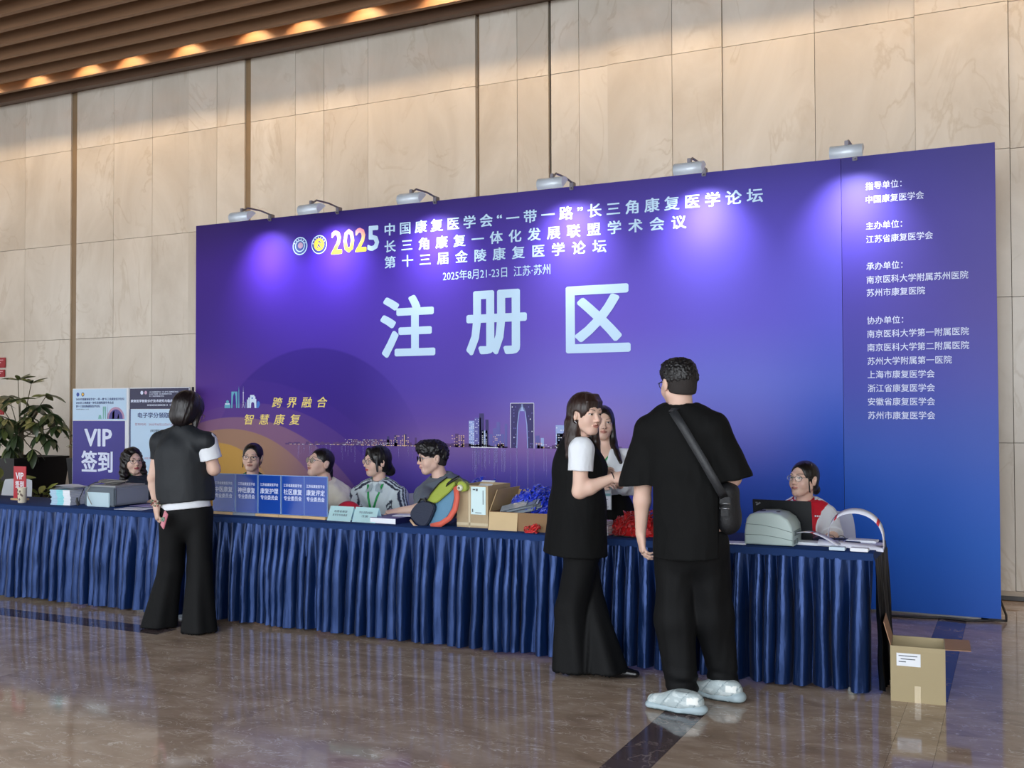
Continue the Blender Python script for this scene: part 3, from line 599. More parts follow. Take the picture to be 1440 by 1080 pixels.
for s_ in range(4):
    pr_ = [bm.verts.new((x, y_, .003 + .006 * s_ + .010 * math.sin(x * 18 + s_) * (.4 + y_ * 2) + .006)) for x, y_ in ((-.13, -.06), (-.04, -.065), (.05, -.06), (.13, -.055), (.13, .1), (.05, .1), (-.04, .1), (-.13, .1))]
    bm.faces.new(pr_[:2] + pr_[6:]); bm.faces.new([pr_[1], pr_[2], pr_[5], pr_[6]]); bm.faces.new([pr_[2], pr_[3], pr_[4], pr_[5]])
finish('sheets', bm, M_PAPER, ps)

# patterned cup, red VIP sign, things at the far left
cp_ = at(28, 707); cu = tag(None or thing('paper_cup', 'ivory cup with dark flower pattern in front of the red VIP sign', 'cup', (cp_.x + .01, 5.86, TZ)), 'ivory cup with dark flower pattern in front of the red VIP sign', 'cup')
bm = new_bm(); lathe(bm, [(.030, 0), (.033, .004), (.037, .118), (.038, .124), (.034, .124), (.031, .01)], 24); finish('body', bm, mat('ivory_cup', '#ddd3bc', .4), cu, smooth=True, sharp=40)
bm = new_bm()
for a, z_ in ((-2.6, .09), (-2.2, .04), (-1.7, .075), (-1.2, .095), (-1.35, .03), (-.7, .06), (-1.9, .105), (-1.0, .07), (-2.5, .015)):
    for k in range(5):
        b_ = k * 1.256; rr = .0355 + (z_ - .06) * .04
        aa = a + .14 * math.cos(b_); zz = z_ + .006 * math.sin(b_)
        q = Vector((rr * math.cos(aa), rr * math.sin(aa), zz)); box(bm, q - Vector((.0028, .0012, .003)), q + Vector((.0028, .0012, .003)))
finish('flower_print', bm, mat('flower_brown', '#5b3f44', .6), cu)
vp = P(28, 690, 6.02); vs_ = lay('table_sign', 'small red upright VIP sign on a wooden foot at the left end', 'sign', (vp.x, 6.02, TZ), 0)
bm = new_bm(); box(bm, (-.085, -.03, 0), (.085, .03, .016), bev=.004); finish('foot', bm, M_WOOD, vs_)
bm = new_bm(); box(bm, (-.075, -.003, .014), (.075, .003, .285)); finish('plate', bm, mat('sign_red', '#b3202e', .3, spec=.5), vs_)
for s, x0, x1, z0, z1 in (('VIP', -.048, .048, .175, .232), ('签到', -.052, .052, .105, .162)): lettering('lettering', s, x0, x1, z0, z1, -.0045, M_PAPER, vs_, bold=.02)
ob = at(6, 699); pw = lay('card_reader', 'black device with looped silver cable at the far left of the table', 'device', (ob.x - .06, 5.98, TZ), 10)
bm = new_bm(); box(bm, (-.08, -.06, 0), (.12, .07, .03), bev=.008); box(bm, (-.06, -.04, .03), (.05, .05, .06), bev=.01); finish('body', bm, M_BLK, pw)
bm = new_bm()
for k in range(3): tube(bm, [(.0 + .05 * math.cos(a), -.01 + .03 * math.sin(a) + .01 * k, .065 + .03 * math.sin(a) + .008 * k) for a in [i * 2 * PI / 14 for i in range(14)]], .005, 6, closed=True)
finish('cable', bm, mat('cable_silver', '#b9b4ac', .4), pw)

# papers beside the printer
for i, (px, py, rz, m, lab) in enumerate([(186, 716, 8, M_PAPER, 'white sheet sticking out on the table beside the laser printer, nearer the skirt'), (206, 712, -6, mat('lilac_leaflet', '#9a8fc0', .5), 'lilac leaflet lying on the table between printer and woman in the vest')]):
    c_ = at(px, py); bm = new_bm(); box(bm, (-.13, -.085, 0), (.13, .085, .0015 + .001 * i))
    o = tag(finish('leaflet', bm, m), lab, 'leaflet'); o.location = (c_.x, max(c_.y + .03, 5.84), TZ + .0005 + .0018 * i); o.rotation_euler.z = math.radians(rz)

# five acrylic sign holders on wooden feet
signs = [(318, '中医康复', 'leftmost of the five'), (350, '神经康复', 'second from the left, glare on its acrylic'), (382, '康复护理', 'middle one of the five'), (415, '社区康复', 'second from the right'), (447, '康复评定', 'rightmost of the five, beside the pale cards')]
M_SB = mat('sign_blue', '#1b46a4', .15, spec=.5, coat=.3); M_AC = mat('acrylic_edge', '#8fb0dc', .1, spec=.6)
for i, (px, s, wh) in enumerate(signs):
    c_ = P(px, 715, 5.88); t = lay('acrylic_sign', 'blue upright acrylic sign ' + s + ', ' + wh, 'sign', (c_.x, 5.86, TZ), (2, -1, 0, 0, -1)[i], 'blue committee signs')
    bm = new_bm(); box(bm, (-.105, -.035, 0), (.105, .035, .018), bev=.003); f_ = finish('foot', bm, M_WOOD if i != 1 else mat('grey_foot', '#8e99a8', .4), t)
    if i == 1: f_['label'] = 'pale grey foot'
    bm = new_bm(); box(bm, (-.101, -.0045, .016), (.101, .0045, .295)); finish('acrylic_holder', bm, M_AC, t)
    bm = new_bm(); box(bm, (-.097, -.0062, .02), (.097, -.0045, .291)); finish('printed_card', bm, M_SB, t)
    for s2, x0, x1, z0, z1 in (('江苏省康复医学会', -.080, .080, .214, .236), (s, -.080, .080, .160, .200), ('专业委员会', -.078, .078, .118, .150)): lettering('lettering', s2, x0, x1, z0, z1, -.0072, M_INKW, t, bold=.012)

# two pale cyan tent cards
for i, (px, L1_, L2_, wh) in enumerate([(476, '志愿者康复', '医学生专用通道', 'left of the two, next to the blue signs'), (511, '学生/志愿者报到', '注册', 'right of the two, beside the thick book')]):
    c_ = P(px, 733, 5.80); t = lay('tent_card', 'pale cyan folded tent card, ' + wh, 'card', (c_.x, 5.80, TZ), -3 if i else -1, 'tent cards')
    bm = new_bm(); w_ = .098; pr_ = [(-.0, 0), (.045, .098), (.09, 0)]
    for (a, b_) in ((pr_[0], pr_[1]), (pr_[1], pr_[2])):
        A = [bm.verts.new((x, y_, z_)) for x, y_, z_ in ((-w_, a[0], a[1]), (w_, a[0], a[1]), (w_, b_[0], b_[1]), (-w_, b_[0], b_[1]))]; bm.faces.new(A)
    r_ = bmesh.ops.solidify(bm, geom=bm.faces[:], thickness=.0015); finish('folded_card', bm, M_CYAN, t)
    sl = Matrix.Rotation(math.atan2(.045, .098), 4, 'X').inverted()
    for s2, x0, x1, z0, z1 in ((L1_, -.055, .055, .062, .078), (L2_, -.06 if i == 0 else -.028, .06 if i == 0 else .028, .036, .052)):
        o = lettering('lettering', s2, x0, x1, z0, z1, -.0022, mat('ink_slate', '#5b7480', .6), t, bold=.008); o.rotation_euler.x = -math.atan2(.045, .098)
c_ = P(487, 712, 6.0); rp = lay('pouch', 'rounded red pouch lying behind the pale cyan cards', 'pouch', (c_.x, 6.03, TZ), 0)
bm = new_bm(); r_ = bmesh.ops.create_icosphere(bm, subdivisions=4, radius=1)
for v in bm.verts: v.co = Vector((v.co.x * .105, v.co.y * .06, max(v.co.z, -.35) * .085 + .03))
finish('body', bm, mat('red_cloth', '#b01c33', .5, bump=.2, bscale=60), rp, smooth=True)
bm = new_bm(); tube(bm, [(-.095, -.03, .045), (-.03, -.058, .07), (.03, -.058, .07), (.095, -.03, .045)], .003, 6); finish('zip', bm, M_BLK, rp)

# thick book
a_ = at(523, 735); b_ = at(557, 738); bk = lay('thick_book', 'thick book with navy cover and white page edges beside the tent cards', 'book', (a_.x, 5.80, TZ), -2)
bw = .205; bm = new_bm(); box(bm, (0, 0, .002), (bw, .27, .036)); finish('pages', bm, M_PAPER, bk)
bm = new_bm(); box(bm, (-.002, -.002, 0), (bw + .003, .274, .002)); box(bm, (-.002, -.002, .036), (bw + .003, .274, .0385), mi=1); box(bm, (bw, -.002, 0), (bw + .004, .274, .0385)); finish('cover', bm, [mat('navy_cover', '#1d2358', .35), mat('grey_violet_cover', '#6d6790', .4)], bk)
lf = at(566, 726); bm = new_bm(); box(bm, (-.11, -.07, 0), (.11, .07, .004)); o = tag(finish('leaflet', bm, M_PAPER), 'white folded sheet under the arm of the man in grey, on the thick book', 'leaflet'); o.location = (b_.x - .02, 6.0, TZ + .040); o.rotation_euler.z = .2

# corrugated boxes
def flap(bm, a, b, dirv, ln, mi=0, th=.004):
    a = Vector(a); b = Vector(b); d = Vector(dirv).normalized() * ln; n = (b - a).cross(d).normalized() * th
    v = [bm.verts.new(p) for p in (a, b, b + d, a + d, a + n, b + n, b + d + n, a + d + n)]
    for f in ((0, 1, 2, 3), (7, 6, 5, 4), (0, 4, 5, 1), (1, 5, 6, 2), (2, 6, 7, 3), (3, 7, 4, 0)): bm.faces.new([v[i] for i in f]).material_index = mi
def open_box(t, w_, d_, h_, m, th=.005):
    for nm, lo, hi in (('front_panel', (0, 0, 0), (w_, th, h_)), ('back_panel', (0, d_ - th, 0), (w_, d_, h_)), ('side_panel', (0, th, 0), (th, d_ - th, h_)), ('side_panel', (w_ - th, th, 0), (w_, d_ - th, h_)), ('bottom_panel', (th, th, 0), (w_ - th, d_ - th, th))):
        bm = new_bm(); box(bm, lo, hi); finish(nm, bm, m, t)
# tall closed-sided box with shipping label
a_ = at(639, 741); t = lay('cardboard_box', 'tall crumpled cardboard box with a white shipping label, standing beside the backpack', 'box', (a_.x + .005, 5.86, TZ), -2)
M_CRUMP = mat('crumpled_card', '#ad9877', .6, var=.1, vscale=7, bump=.7, bscale=14, spec=.6)
bw = (at(681, 744) - a_).length; open_box(t, bw, .30, .27, M_CRUMP)
bm = new_bm(); box(bm, (bw * .46, -.0025, .085), (bw * .93, -.0005, .262)); finish('shipping_label', bm, mat('label_white', '#d3ecf0', .5), t)
bm = new_bm()
for x0, z0, x1, z1 in ((.52, .24, .60, .248), (.62, .235, .68, .25), (.50, .10, .53, .12), (.60, .094, .80, .098), (.84, .15, .86, .24)): box(bm, (bw * x0, -.0035, z0), (bw * x1, -.0025, z1))
finish('label_print', bm, mat('ink_grey', '#4a5560', .6), t)
bm = new_bm(); box(bm, (bw * .38, -.002, .0), (bw * .44, -.0003, .27)); box(bm, (0, -.002, .012), (bw, -.0003, .03)); finish('packing_tape', bm, mat('clear_tape', '#c9b998', .15, spec=.8), t)

M_BLUE = mat('lanyard_blue', '#1634c8', .35, sheen=.3, spec=.6); M_RED = mat('lanyard_red', '#d01c20', .4, sheen=.3)
def heap(name, label, cat, loc, rx, ry, rz_, n, m, seed, width=.014, parent=None, zmin=0):
    r = random.Random(seed); bm = new_bm()
    for i in range(n):
        u, v = r.uniform(0, 2 * PI), math.sqrt(r.random()); cx_, cy_ = rx * v * math.cos(u) * .85, ry * v * math.sin(u) * .85
        hh = rz_ * (1 - v * v) ** .6; c = Vector((cx_, cy_, zmin + hh * r.uniform(.55, 1.0)))
        ax = Vector((r.gauss(0, 1), r.gauss(0, 1), r.gauss(0, .6))).normalized(); bx_ = ax.orthogonal().normalized(); by_ = ax.cross(bx_)
        R1, R2 = r.uniform(.025, .06), r.uniform(.008, .03); a0 = r.uniform(0, 6.28); sp_ = r.uniform(2.5, 6.2)
        pts = []; sd = []
        for k in range(9):
            a = a0 + sp_ * k / 8; q = c + bx_ * R1 * math.cos(a) + by_ * R2 * math.sin(a) + ax * .012 * math.sin(2 * a + i)
            q.z = max(q.z, zmin + .003); q.x = max(-rx * 1.05, min(rx * 1.05, q.x)); q.y = max(-ry, min(ry, q.y)); pts.append(q); sd.append((ax + by_ * .5 * math.sin(a * 2 + i)).normalized())
        ribbon(bm, pts, sd, width, th=.0012)
    # packed core so that the heap is not hollow
    s = bmesh.ops.create_icosphere(bm, subdivisions=3, radius=1)['verts']
    for v in s:
        k = 1 + .25 * noise.noise(v.co * 4 + Vector((seed, 0, 0))); v.co = Vector((v.co.x * rx * .8 * k, v.co.y * ry * .8 * k, zmin + max(0, v.co.z) * rz_ * .72 * k + .002))
    o = finish(name, bm, m, parent); 
    if parent is None: o.location = loc; tag(o, label, cat)
    o['kind'] = 'stuff'; return o
# open box of blue lanyards, its front flap hanging down
a_ = at(678, 746); b_ = at(768, 738)
t = lay('cardboard_box', 'open cardboard box overflowing with blue lanyards, pale front flap folded down', 'box', (a_.x + .02, 5.80, TZ), 0)
bw = .33; M_CB = M_CARD2
open_box(t, .40, .33, .115, M_CB)
bm = new_bm(); flap(bm, (0, -.002, .112), (.20, -.002, .112), (-.02, -.10, -1), .125); finish('front_flap', bm, mat('flap_tan', '#cdb48b', .8, var=.05), t)
bm = new_bm(); flap(bm, (-.002, .0, .112), (-.002, .33, .112), (.35, .1, 1), .15); finish('side_flap', bm, M_CARD, t)
bm = new_bm(); flap(bm, (0.0, .33, .112), (.40, .33, .112), (0, .5, .9), .13); finish('back_flap', bm, M_CARD, t)
h_ = heap('lanyard_heap', 'big heap of shiny blue lanyards filling the open cardboard box', 'lanyards', (a_.x + .02 + .235, 5.99, TZ + .085), .205, .13, .165, 260, M_BLUE, 4, width=.019)
bm = new_bm(); rr = random.Random(8)
for k in range(26):
    o0 = Vector((rr.uniform(-.05, .05), rr.uniform(-.02, .03), .003 * k * .6)); an = rr.uniform(-.12, .12)
    rot = Matrix.Rotation(an, 3, 'Z') @ Matrix.Rotation(math.radians(24 + rr.uniform(-8, 8)), 3, 'X'); box(bm, o0 + Vector((-.09, -.035, 0)), o0 + Vector((.09, .035, .0012)), rot=rot)
o = finish('badge_sleeves', bm, mat('clear_sleeve', '#8f98a2', .12, spec=.9), None); o.location = (a_.x + .02 + .20, 5.88, TZ + .118); o.rotation_euler = (0, math.radians(-14), .15); tag(o, 'sheaf of clear plastic badge sleeves leaning in the box of blue lanyards', 'badge holders'); o['kind'] = 'stuff'
# second box behind, with more blue lanyards and a white card
c_ = P(672, 700, 6.22); t = lay('cardboard_box', 'low open cardboard box with blue lanyards behind the tall one', 'box', (c_.x - .12, 6.14, TZ), 0); open_box(t, .30, .15, .22, M_CARD)
heap('lanyard_heap', 'small heap of blue lanyards showing behind the tall cardboard box', 'lanyards', (c_.x + .03, 6.213, TZ + .20), .13, .055, .075, 50, M_BLUE, 12)
bm = new_bm(); box(bm, (-.05, -.035, 0), (.05, .035, .003), rot=Matrix.Rotation(.5, 3, 'X')); o = tag(finish('white_card', bm, M_PAPER), 'white card stuck among blue lanyards behind the tall cardboard box', 'card'); o.location = (c_.x + .10, 6.16, TZ + .26)
# scattered red lanyards
c_ = at(747, 748); heap('lanyard_heap', 'tiny knot of red lanyards on the table edge in front of the open box', 'lanyards', (c_.x + .02, 5.762, TZ), .045, .022, .020, 14, M_RED, 3, width=.010)
c_ = at(885, 756); heap('lanyard_heap', 'pile of red lanyards on the table between the two standing figures in black', 'lanyards', (c_.x, 5.93, TZ), .19, .12, .14, 150, M_RED, 6)
for i, (z_, w_) in enumerate(((0, .14), (.024, .16), (.055, .13))):
    c_ = at(850, 754); t = lay('card_box', 'small white carton beside the red lanyards, ' + ('bottom', 'middle', 'top')[i] + ' of three', 'box', (c_.x - .06, 5.86, TZ + z_), (3, -4, 2)[i], 'white cartons'); bm = new_bm(); box(bm, (-w_ / 2, -.05, 0), (w_ / 2, .07, (.023, .030, .028)[i]), bev=.001); finish('carton', bm, [M_PAPER, mat('pinkish_carton', '#eadfe4', .5), M_PAPER][i], t)
    bm = new_bm(); box(bm, (-w_ / 2 - .0006, -.0506, .010), (w_ / 2 + .0006, .0706, .013)); finish('band', bm, mat('band_grey', '#9aa69c', .5), t)
c_ = at(872, 757); bm = new_bm(); tube(bm, [(-.07, .01, .004), (0, 0, .006), (.07, -.03, .004)], .004, 6); o = tag(finish('pen', bm, M_BLK), 'black pen lying at the table edge in front of the red lanyards', 'pen'); o.location = (c_.x, 5.79, TZ)

# label printer, rounded grey-green
a_ = at(1042, 769); b_ = at(1104, 775)
W_ = .30; t = lay('label_printer', 'rounded grey-green label printer feeding a printed paper strip, in front of the laptop', 'printer', (a_.x - .005, 5.76, TZ), -1)
prof = [(0, .004), (0, .075), (.012, .145), (.03, .170), (.06, .182), (.15, .186), (.20, .176), (.24, .150), (.262, .115), (.268, .075), (.268, .004)]
def extr(name, prof, y0, y1, m, t, bev=.012, smooth=True):
    bm = new_bm(); A = [bm.verts.new((x, y0, z)) for x, z in prof]; f = bm.faces.new(A); ex = bmesh.ops.extrude_face_region(bm, geom=[f])
    bmesh.ops.translate(bm, verts=[v for v in ex['geom'] if isinstance(v, bmesh.types.BMVert)], vec=(0, y1 - y0, 0)); bmesh.ops.recalc_face_normals(bm, faces=bm.faces)
    if bev: bmesh.ops.bevel(bm, geom=[e for e in bm.edges if abs(e.verts[0].co.y - e.verts[1].co.y) < 1e-6 and len(e.link_faces) == 2], offset=bev, segments=3, affect='EDGES', profile=.5)
    return finish(name, bm, m, t, smooth=smooth, sharp=40)
M_LP = mat('printer_green_grey', '#b4c6c4', .4, var=.02); M_LPD = mat('printer_seam', '#6f7f7f', .5)
extr('body', prof, 0, .24, M_LP, t, .014)
bm = new_bm()
for pts in ([(.004, -.0006, .118), (.10, -.0006, .115), (.18, -.0006, .102), (.262, -.0006, .082)], [(.002, -.0006, .058), (.10, -.0006, .06), (.19, -.0006, .05), (.267, -.0006, .036)]): tube(bm, pts, .0013, 4)
finish('seam', bm, M_LPD, t)
bm = new_bm(); box(bm, (.262, .035, .058), (.2715, .19, .085)); box(bm, (.262, .02, .015), (.2712, .07, .035)); box(bm, (.262, .09, .012), (.2712, .13, .038)); finish('outlet_slot', bm, M_LPD, t)
bm = new_bm(); lathe(bm, [(.001, 0), (.013, 0), (.012, .003), (.001, .004)], 14, c=(.17, .09, .182)); lathe(bm, [(.001, 0), (.02, 0), (.018, .003), (.001, .003)], 14, c=(.08, .1, .184)); finish('button', bm, M_BLK, t)
# laptop, lid towards us
a_ = P(1101, 760, 6.02); t = lay('laptop', 'open black laptop seen from behind its lid, beside the label printer', 'laptop', (a_.x, 6.02, TZ), -3)
bm = new_bm(); box(bm, (-.165, .0, 0), (.165, .235, .018), bev=.004); finish('base', bm, M_BLK, t)
lid = Matrix.Rotation(math.radians(12), 3, 'X')
bm = new_bm(); box(bm, (-.168, -.004, .0), (.168, .004, .225), bev=.003)
o = finish('lid', bm, mat('laptop_black', '#101216', .4), t); o.location = (0, .01, .012); o.rotation_euler.x = math.radians(9)
bm = new_bm(); box(bm, (-.150, -.0052, .205), (-.138, -.004, .210)); box(bm, (-.148, -.0052, .196), (-.120, -.0040, .205), rot=Matrix.Rotation(-.5, 3, 'Y')); finish('logo', bm, mat('logo_grey', '#8e9094', .3, .5), o)
bm = new_bm(); box(bm, (-.155, .0042, .012), (.155, .0055, .212)); finish('screen', bm, mat('screen_dark', '#39424e', .2), o)
for i, (x, y_) in enumerate([(0, 0)]):
    bm = new_bm()
    for r_ in range(5):
        for c in range(14): box(bm, (-.145 + c * .021, .10 + r_ * .021, .018), (-.128 + c * .021, .117 + r_ * .021, .0205))
    k_ = finish('keyboard', bm, mat('key_black', '#24262b', .5), t); k_['kind'] = 'stuff'
# paper strips: one coming out of the label printer, one looping up in an arc
M_STRIP2 = mat('strip_white', '#e4e6f4', .5); M_SRED = mat('strip_red', '#c8303c', .5)
def strip(name, label, pts, side, wd, reds):
    bm = new_bm(); ribbon(bm, pts, side, wd, th=.0012); n = len(pts)
    for i, f in enumerate(bm.faces):
        seg = i // 4
        if seg in reds: f.material_index = 1
    return tag(finish(name, bm, [M_STRIP2, M_SRED]), label, 'paper strip')
s0 = Vector((-1.20 + .02, 5.88, TZ + .072)); x0 = at(1042, 769).x + .265
pts = [(x0, 5.87, TZ + .070), (x0 + .05, 5.865, TZ + .078), (x0 + .085, 5.855, TZ + .078), (x0 + .10, 5.85, TZ + .076), (x0 + .15, 5.83, TZ + .062), (x0 + .20, 5.81, TZ + .040), (x0 + .235, 5.80, TZ + .022)]
strip('label_strip', 'printed white strip with a red band curling out of the label printer', pts, (.15, 1, .0), .075, {2})
c0 = P(1165, 765, 5.93); e0 = P(1243, 778, 5.86); tp = P(1212, 736, 5.9)
pts = []; n = 22; r_ = (e0.x - c0.x)
for k in range(n + 1):
    a = PI * (1 - k / n); xx = (c0.x + e0.x) / 2 + r_ / 2 * math.cos(a) + (.03 if 0 else 0); zz = TZ + .035 + .165 * math.sin(a) ** .8 if 0 < k < n else TZ + .03
    pts.append((xx - .0, 5.93 - .06 * k / n, zz))
pts.append((e0.x + .002, 5.86, TZ + .004)); pts.append((e0.x - .06, 5.85, TZ + .010)); pts.append((e0.x - .2, 5.84, TZ + .020)); pts.append((e0.x - .34, 5.84, TZ + .028))
strip('label_strip', 'long printed white strip looping up in a high arch at the right table end', pts, (.1, .8, .6), .044, {5, 17})
# leaflets and small things at the right end
for i, (px, py, y_, w_, d_, h_, rz, m, nm, cat, lab) in enumerate([
    (1145, 768, 5.93, .22, .10, .016, -4, M_PAPER, 'leaflet_stack', 'leaflets', 'low stack of white leaflets right of the label printer under the strip'),
    (1200, 770, 5.98, .29, .20, .012, -3, mat('lilac_white', '#d3d3ee', .5), 'leaflet_stack', 'leaflets', 'wide low stack of lilac-white leaflets under the arching strip'),
    (1213, 765, 6.06, .16, .10, .012, -3, M_PAPER, 'notepad', 'notepad', 'small white notepad at the back of the right table end'),
    (1178, 779, 5.755, .082, .05, .018, -1, M_PAPERB, 'label_box', 'box', 'small white flat box at the table edge, left of the pair'),
    (1209, 782, 5.755, .092, .05, .018, -1, M_PAPER, 'label_box', 'box', 'small white flat box at the table edge, right of the pair'),
    (1035, 766, 5.80, .12, .10, .006, 8, M_PAPER, 'leaflet', 'leaflet', 'white slip of paper sticking out left of the label printer')]):
    c_ = P(px, py, y_); bm = new_bm(); z0 = 0
    if nm == 'leaflet_stack':
        for k in range(4): box(bm, (-w_ / 2 + random.uniform(-.004, .004), -d_ / 2 + random.uniform(-.003, .003), h_ * k / 4), (w_ / 2, d_ / 2, h_ * (k + .85) / 4))
    else: box(bm, (-w_ / 2, -d_ / 2, 0), (w_ / 2, d_ / 2, h_), bev=.002)
    o = tag(finish(nm, bm, m), lab, cat); o.location = (c_.x, y_ + .0, TZ + (.0135 if nm == 'notepad' else .0005)); o.rotation_euler.z = math.radians(rz)
c_ = P(1199, 766, 5.97); bm = new_bm(); box(bm, (-.04, -.022, 0), (.04, .022, .010), bev=.003); o = tag(finish('phone', bm, M_BLK), 'small black phone on the leaflets under the arching strip', 'phone'); o.location = (c_.x, 5.97, TZ + .0132); o.rotation_euler.z = -.1
t = lay('spectacles', 'folded black spectacles lying on the table beside the laptop', 'glasses', (P(1176, 766, 6.0).x, 6.0, TZ + .0135), 10); bm = new_bm()
for s_ in (-1, 1): tube(bm, [(s_ * .028 + .02 * math.cos(a), 0, .018 + .016 * math.sin(a)) for a in [k * PI / 6 for k in range(12)]], .0018, 5, closed=True)
tube(bm, [(-.05, 0, .022), (-.03, .05, .008), (.04, .055, .004)], .0018, 5); tube(bm, [(.05, 0, .022), (.035, .045, .01), (-.03, .05, .004)], .0018, 5); finish('frame', bm, M_BLK, t)

# open box on the floor by the table end
t = thing('cardboard_box', 'open empty cardboard box with white label standing on the floor at the table end', 'box', (-.605, 5.66, 0), math.radians(4))
bw, bd_, bh = .262, .26, .335
M_CF = mat('cardboard_khaki', '#a99a78', .8, var=.04, vscale=3)
k_ = 5.66 / 5.80; bh = .275 * 1.03
open_box(t, bw, bd_, bh, M_CF)
bm = new_bm(); flap(bm, (bw, 0, bh), (bw, bd_, bh), (1, .0, .02), .12); finish('side_flap', bm, mat('flap_brown', '#a17c60', .8), t)
bm = new_bm(); flap(bm, (0, 0, bh), (0, bd_, bh), (-.28, 0, 1), .12); finish('side_flap', bm, mat('flap_brown', '#a17c60', .8), t)
bm = new_bm(); flap(bm, (0, 0, bh), (bw, 0, bh), (0, -.12, -1), .025); finish('front_flap', bm, M_CF, t)
bm = new_bm(); box(bm, (.03, -.003, bh - .10), (.145, -.0005, bh - .035)); finish('label', bm, M_PAPER, t)
bm = new_bm()
for z_, a_, b_ in ((.05, .04, .13), (.066, .05, .12), (.08, .04, .075)): box(bm, (a_, -.004, bh - z_), (b_, -.003, bh - z_ + .004))
finish('label_print', bm, mat('ink_grey', '#4a5560', .6), t)
bm = new_bm(); box(bm, (.115, -.002, 0), (.145, -.0005, .085)); finish('packing_tape', bm, mat('clear_tape', '#c9b998', .15), t)
# ------------------------------------------------------------------ backpack leaning on the table
bpk = thing('backpack', 'lime, navy and blue backpack with coral edge and googly eye on the table', 'backpack', tuple(P(612, 741, 5.83)))
BO = Vector(bpk.location)
def puff(name, pts, Y, th, m, parent, o, bev=.014, seg=3):
    bm = new_bm(); v = [bm.verts.new(P(px, py, Y) - o) for px, py in pts]; f = bm.faces.new(v); f.normal_update()
    if f.normal.y > 0: f.normal_flip()
    ex = bmesh.ops.extrude_face_region(bm, geom=[f]); bmesh.ops.translate(bm, verts=[q for q in ex['geom'] if isinstance(q, bmesh.types.BMVert)], vec=(0, th, 0)); bmesh.ops.recalc_face_normals(bm, faces=bm.faces)
    bmesh.ops.bevel(bm, geom=bm.edges[:], offset=bev, segments=seg, affect='EDGES', clamp_overlap=True)
    return finish(name, bm, m, parent, smooth=True, sharp=60)
def smooth_poly(pts, n=3):
    out = pts
    for _ in range(n):
        q = []
        for i in range(len(out)):
            a, b = out[i], out[(i + 1) % len(out)]; q += [(a[0] * .75 + b[0] * .25, a[1] * .75 + b[1] * .25), (a[0] * .25 + b[0] * .75, a[1] * .25 + b[1] * .75)]
        out = q
    return out
puff('navy_pocket', smooth_poly([(592, 702), (613, 709), (606, 728), (598, 742), (586, 738), (575, 726), (578, 716)], 2), 5.80, .10, mat('pack_navy', '#18233c', .6, bump=.2, bscale=90), bpk, BO)
puff('lime_panel', smooth_poly([(598, 706), (604, 694), (616, 680), (629, 671), (642, 678), (634, 690), (622, 700), (612, 709)], 2), 5.81, .12, mat('pack_lime', '#98a83a', .55, bump=.2, bscale=90), bpk, BO)
puff('blue_panel', smooth_poly([(601, 737), (606, 720), (616, 700), (627, 687), (638, 682), (640, 700), (632, 724), (618, 738), (606, 741)], 2), 5.835, .14, mat('pack_blue', '#5c8cac', .6, bump=.2, bscale=90), bpk, BO)
bm = new_bm(); cl = [(641, 684, 5.815), (643, 700, 5.81), (640, 716, 5.805), (632, 729, 5.80), (620, 737, 5.80), (606, 740, 5.80)]
ribbon(bm, [P(a, b, c) - BO for a, b, c in cl], [Vector((.9, 0, .5)), Vector((1, 0, .1)), Vector((.9, 0, -.35)), Vector((.6, 0, -.8)), Vector((.2, 0, -1)), Vector((.1, 0, -1))], .036, th=.012); finish('coral_edge', bm, mat('pack_coral', '#d9624f', .6), bpk)
bm = new_bm(); tube(bm, [P(a, b, 5.80) - BO for a, b in ((598, 706), (606, 693), (617, 680), (629, 671))], .0045, 6); tube(bm, [P(a, b, 5.795) - BO for a, b in ((591, 701), (612, 709))], .0045, 6); finish('piping', bm, M_BLK, bpk)
bm = new_bm(); ribbon(bm, [P(a, b, 5.80) - BO for a, b in ((628, 682), (634, 677), (641, 673), (645, 671))], (0.3, .3, 1), .024, th=.006); ribbon(bm, [P(a, b, 5.79) - BO for a, b in ((588, 707), (592, 701), (598, 700), (600, 706))], (0, 1, 0), .02, th=.004); finish('handle', bm, M_BLK, bpk)
puff('toy_head', smooth_poly([(642, 679), (648, 676), (655, 680), (657, 688), (652, 692), (644, 690)], 2), 5.815, .05, mat('pack_lime'), bpk, BO, .012)
bm = new_bm(); q = P(647, 686, 5.812) - BO
for r_, dy, mi in ((.021, 0, 0), (.011, -.012, 1), (.004, -.020, 0)):
    s = bmesh.ops.create_icosphere(bm, subdivisions=3, radius=r_, matrix=Matrix.Translation(q + Vector((.0, dy, 0)))); 
    for v in s['verts']:
        for f in v.link_faces: f.material_index = mi; f.smooth = True
finish('googly_eye', bm, [mat('eye_white', '#e9ecd8', .2), M_BLK], bpk)
bm = new_bm(); tube(bm, [P(a, b, 5.79) - BO for a, b in ((577, 731), (583, 739), (592, 743), (602, 744))], .008, 8); finish('base_piping', bm, mat('pack_sand', '#c9a98a', .6), bpk)

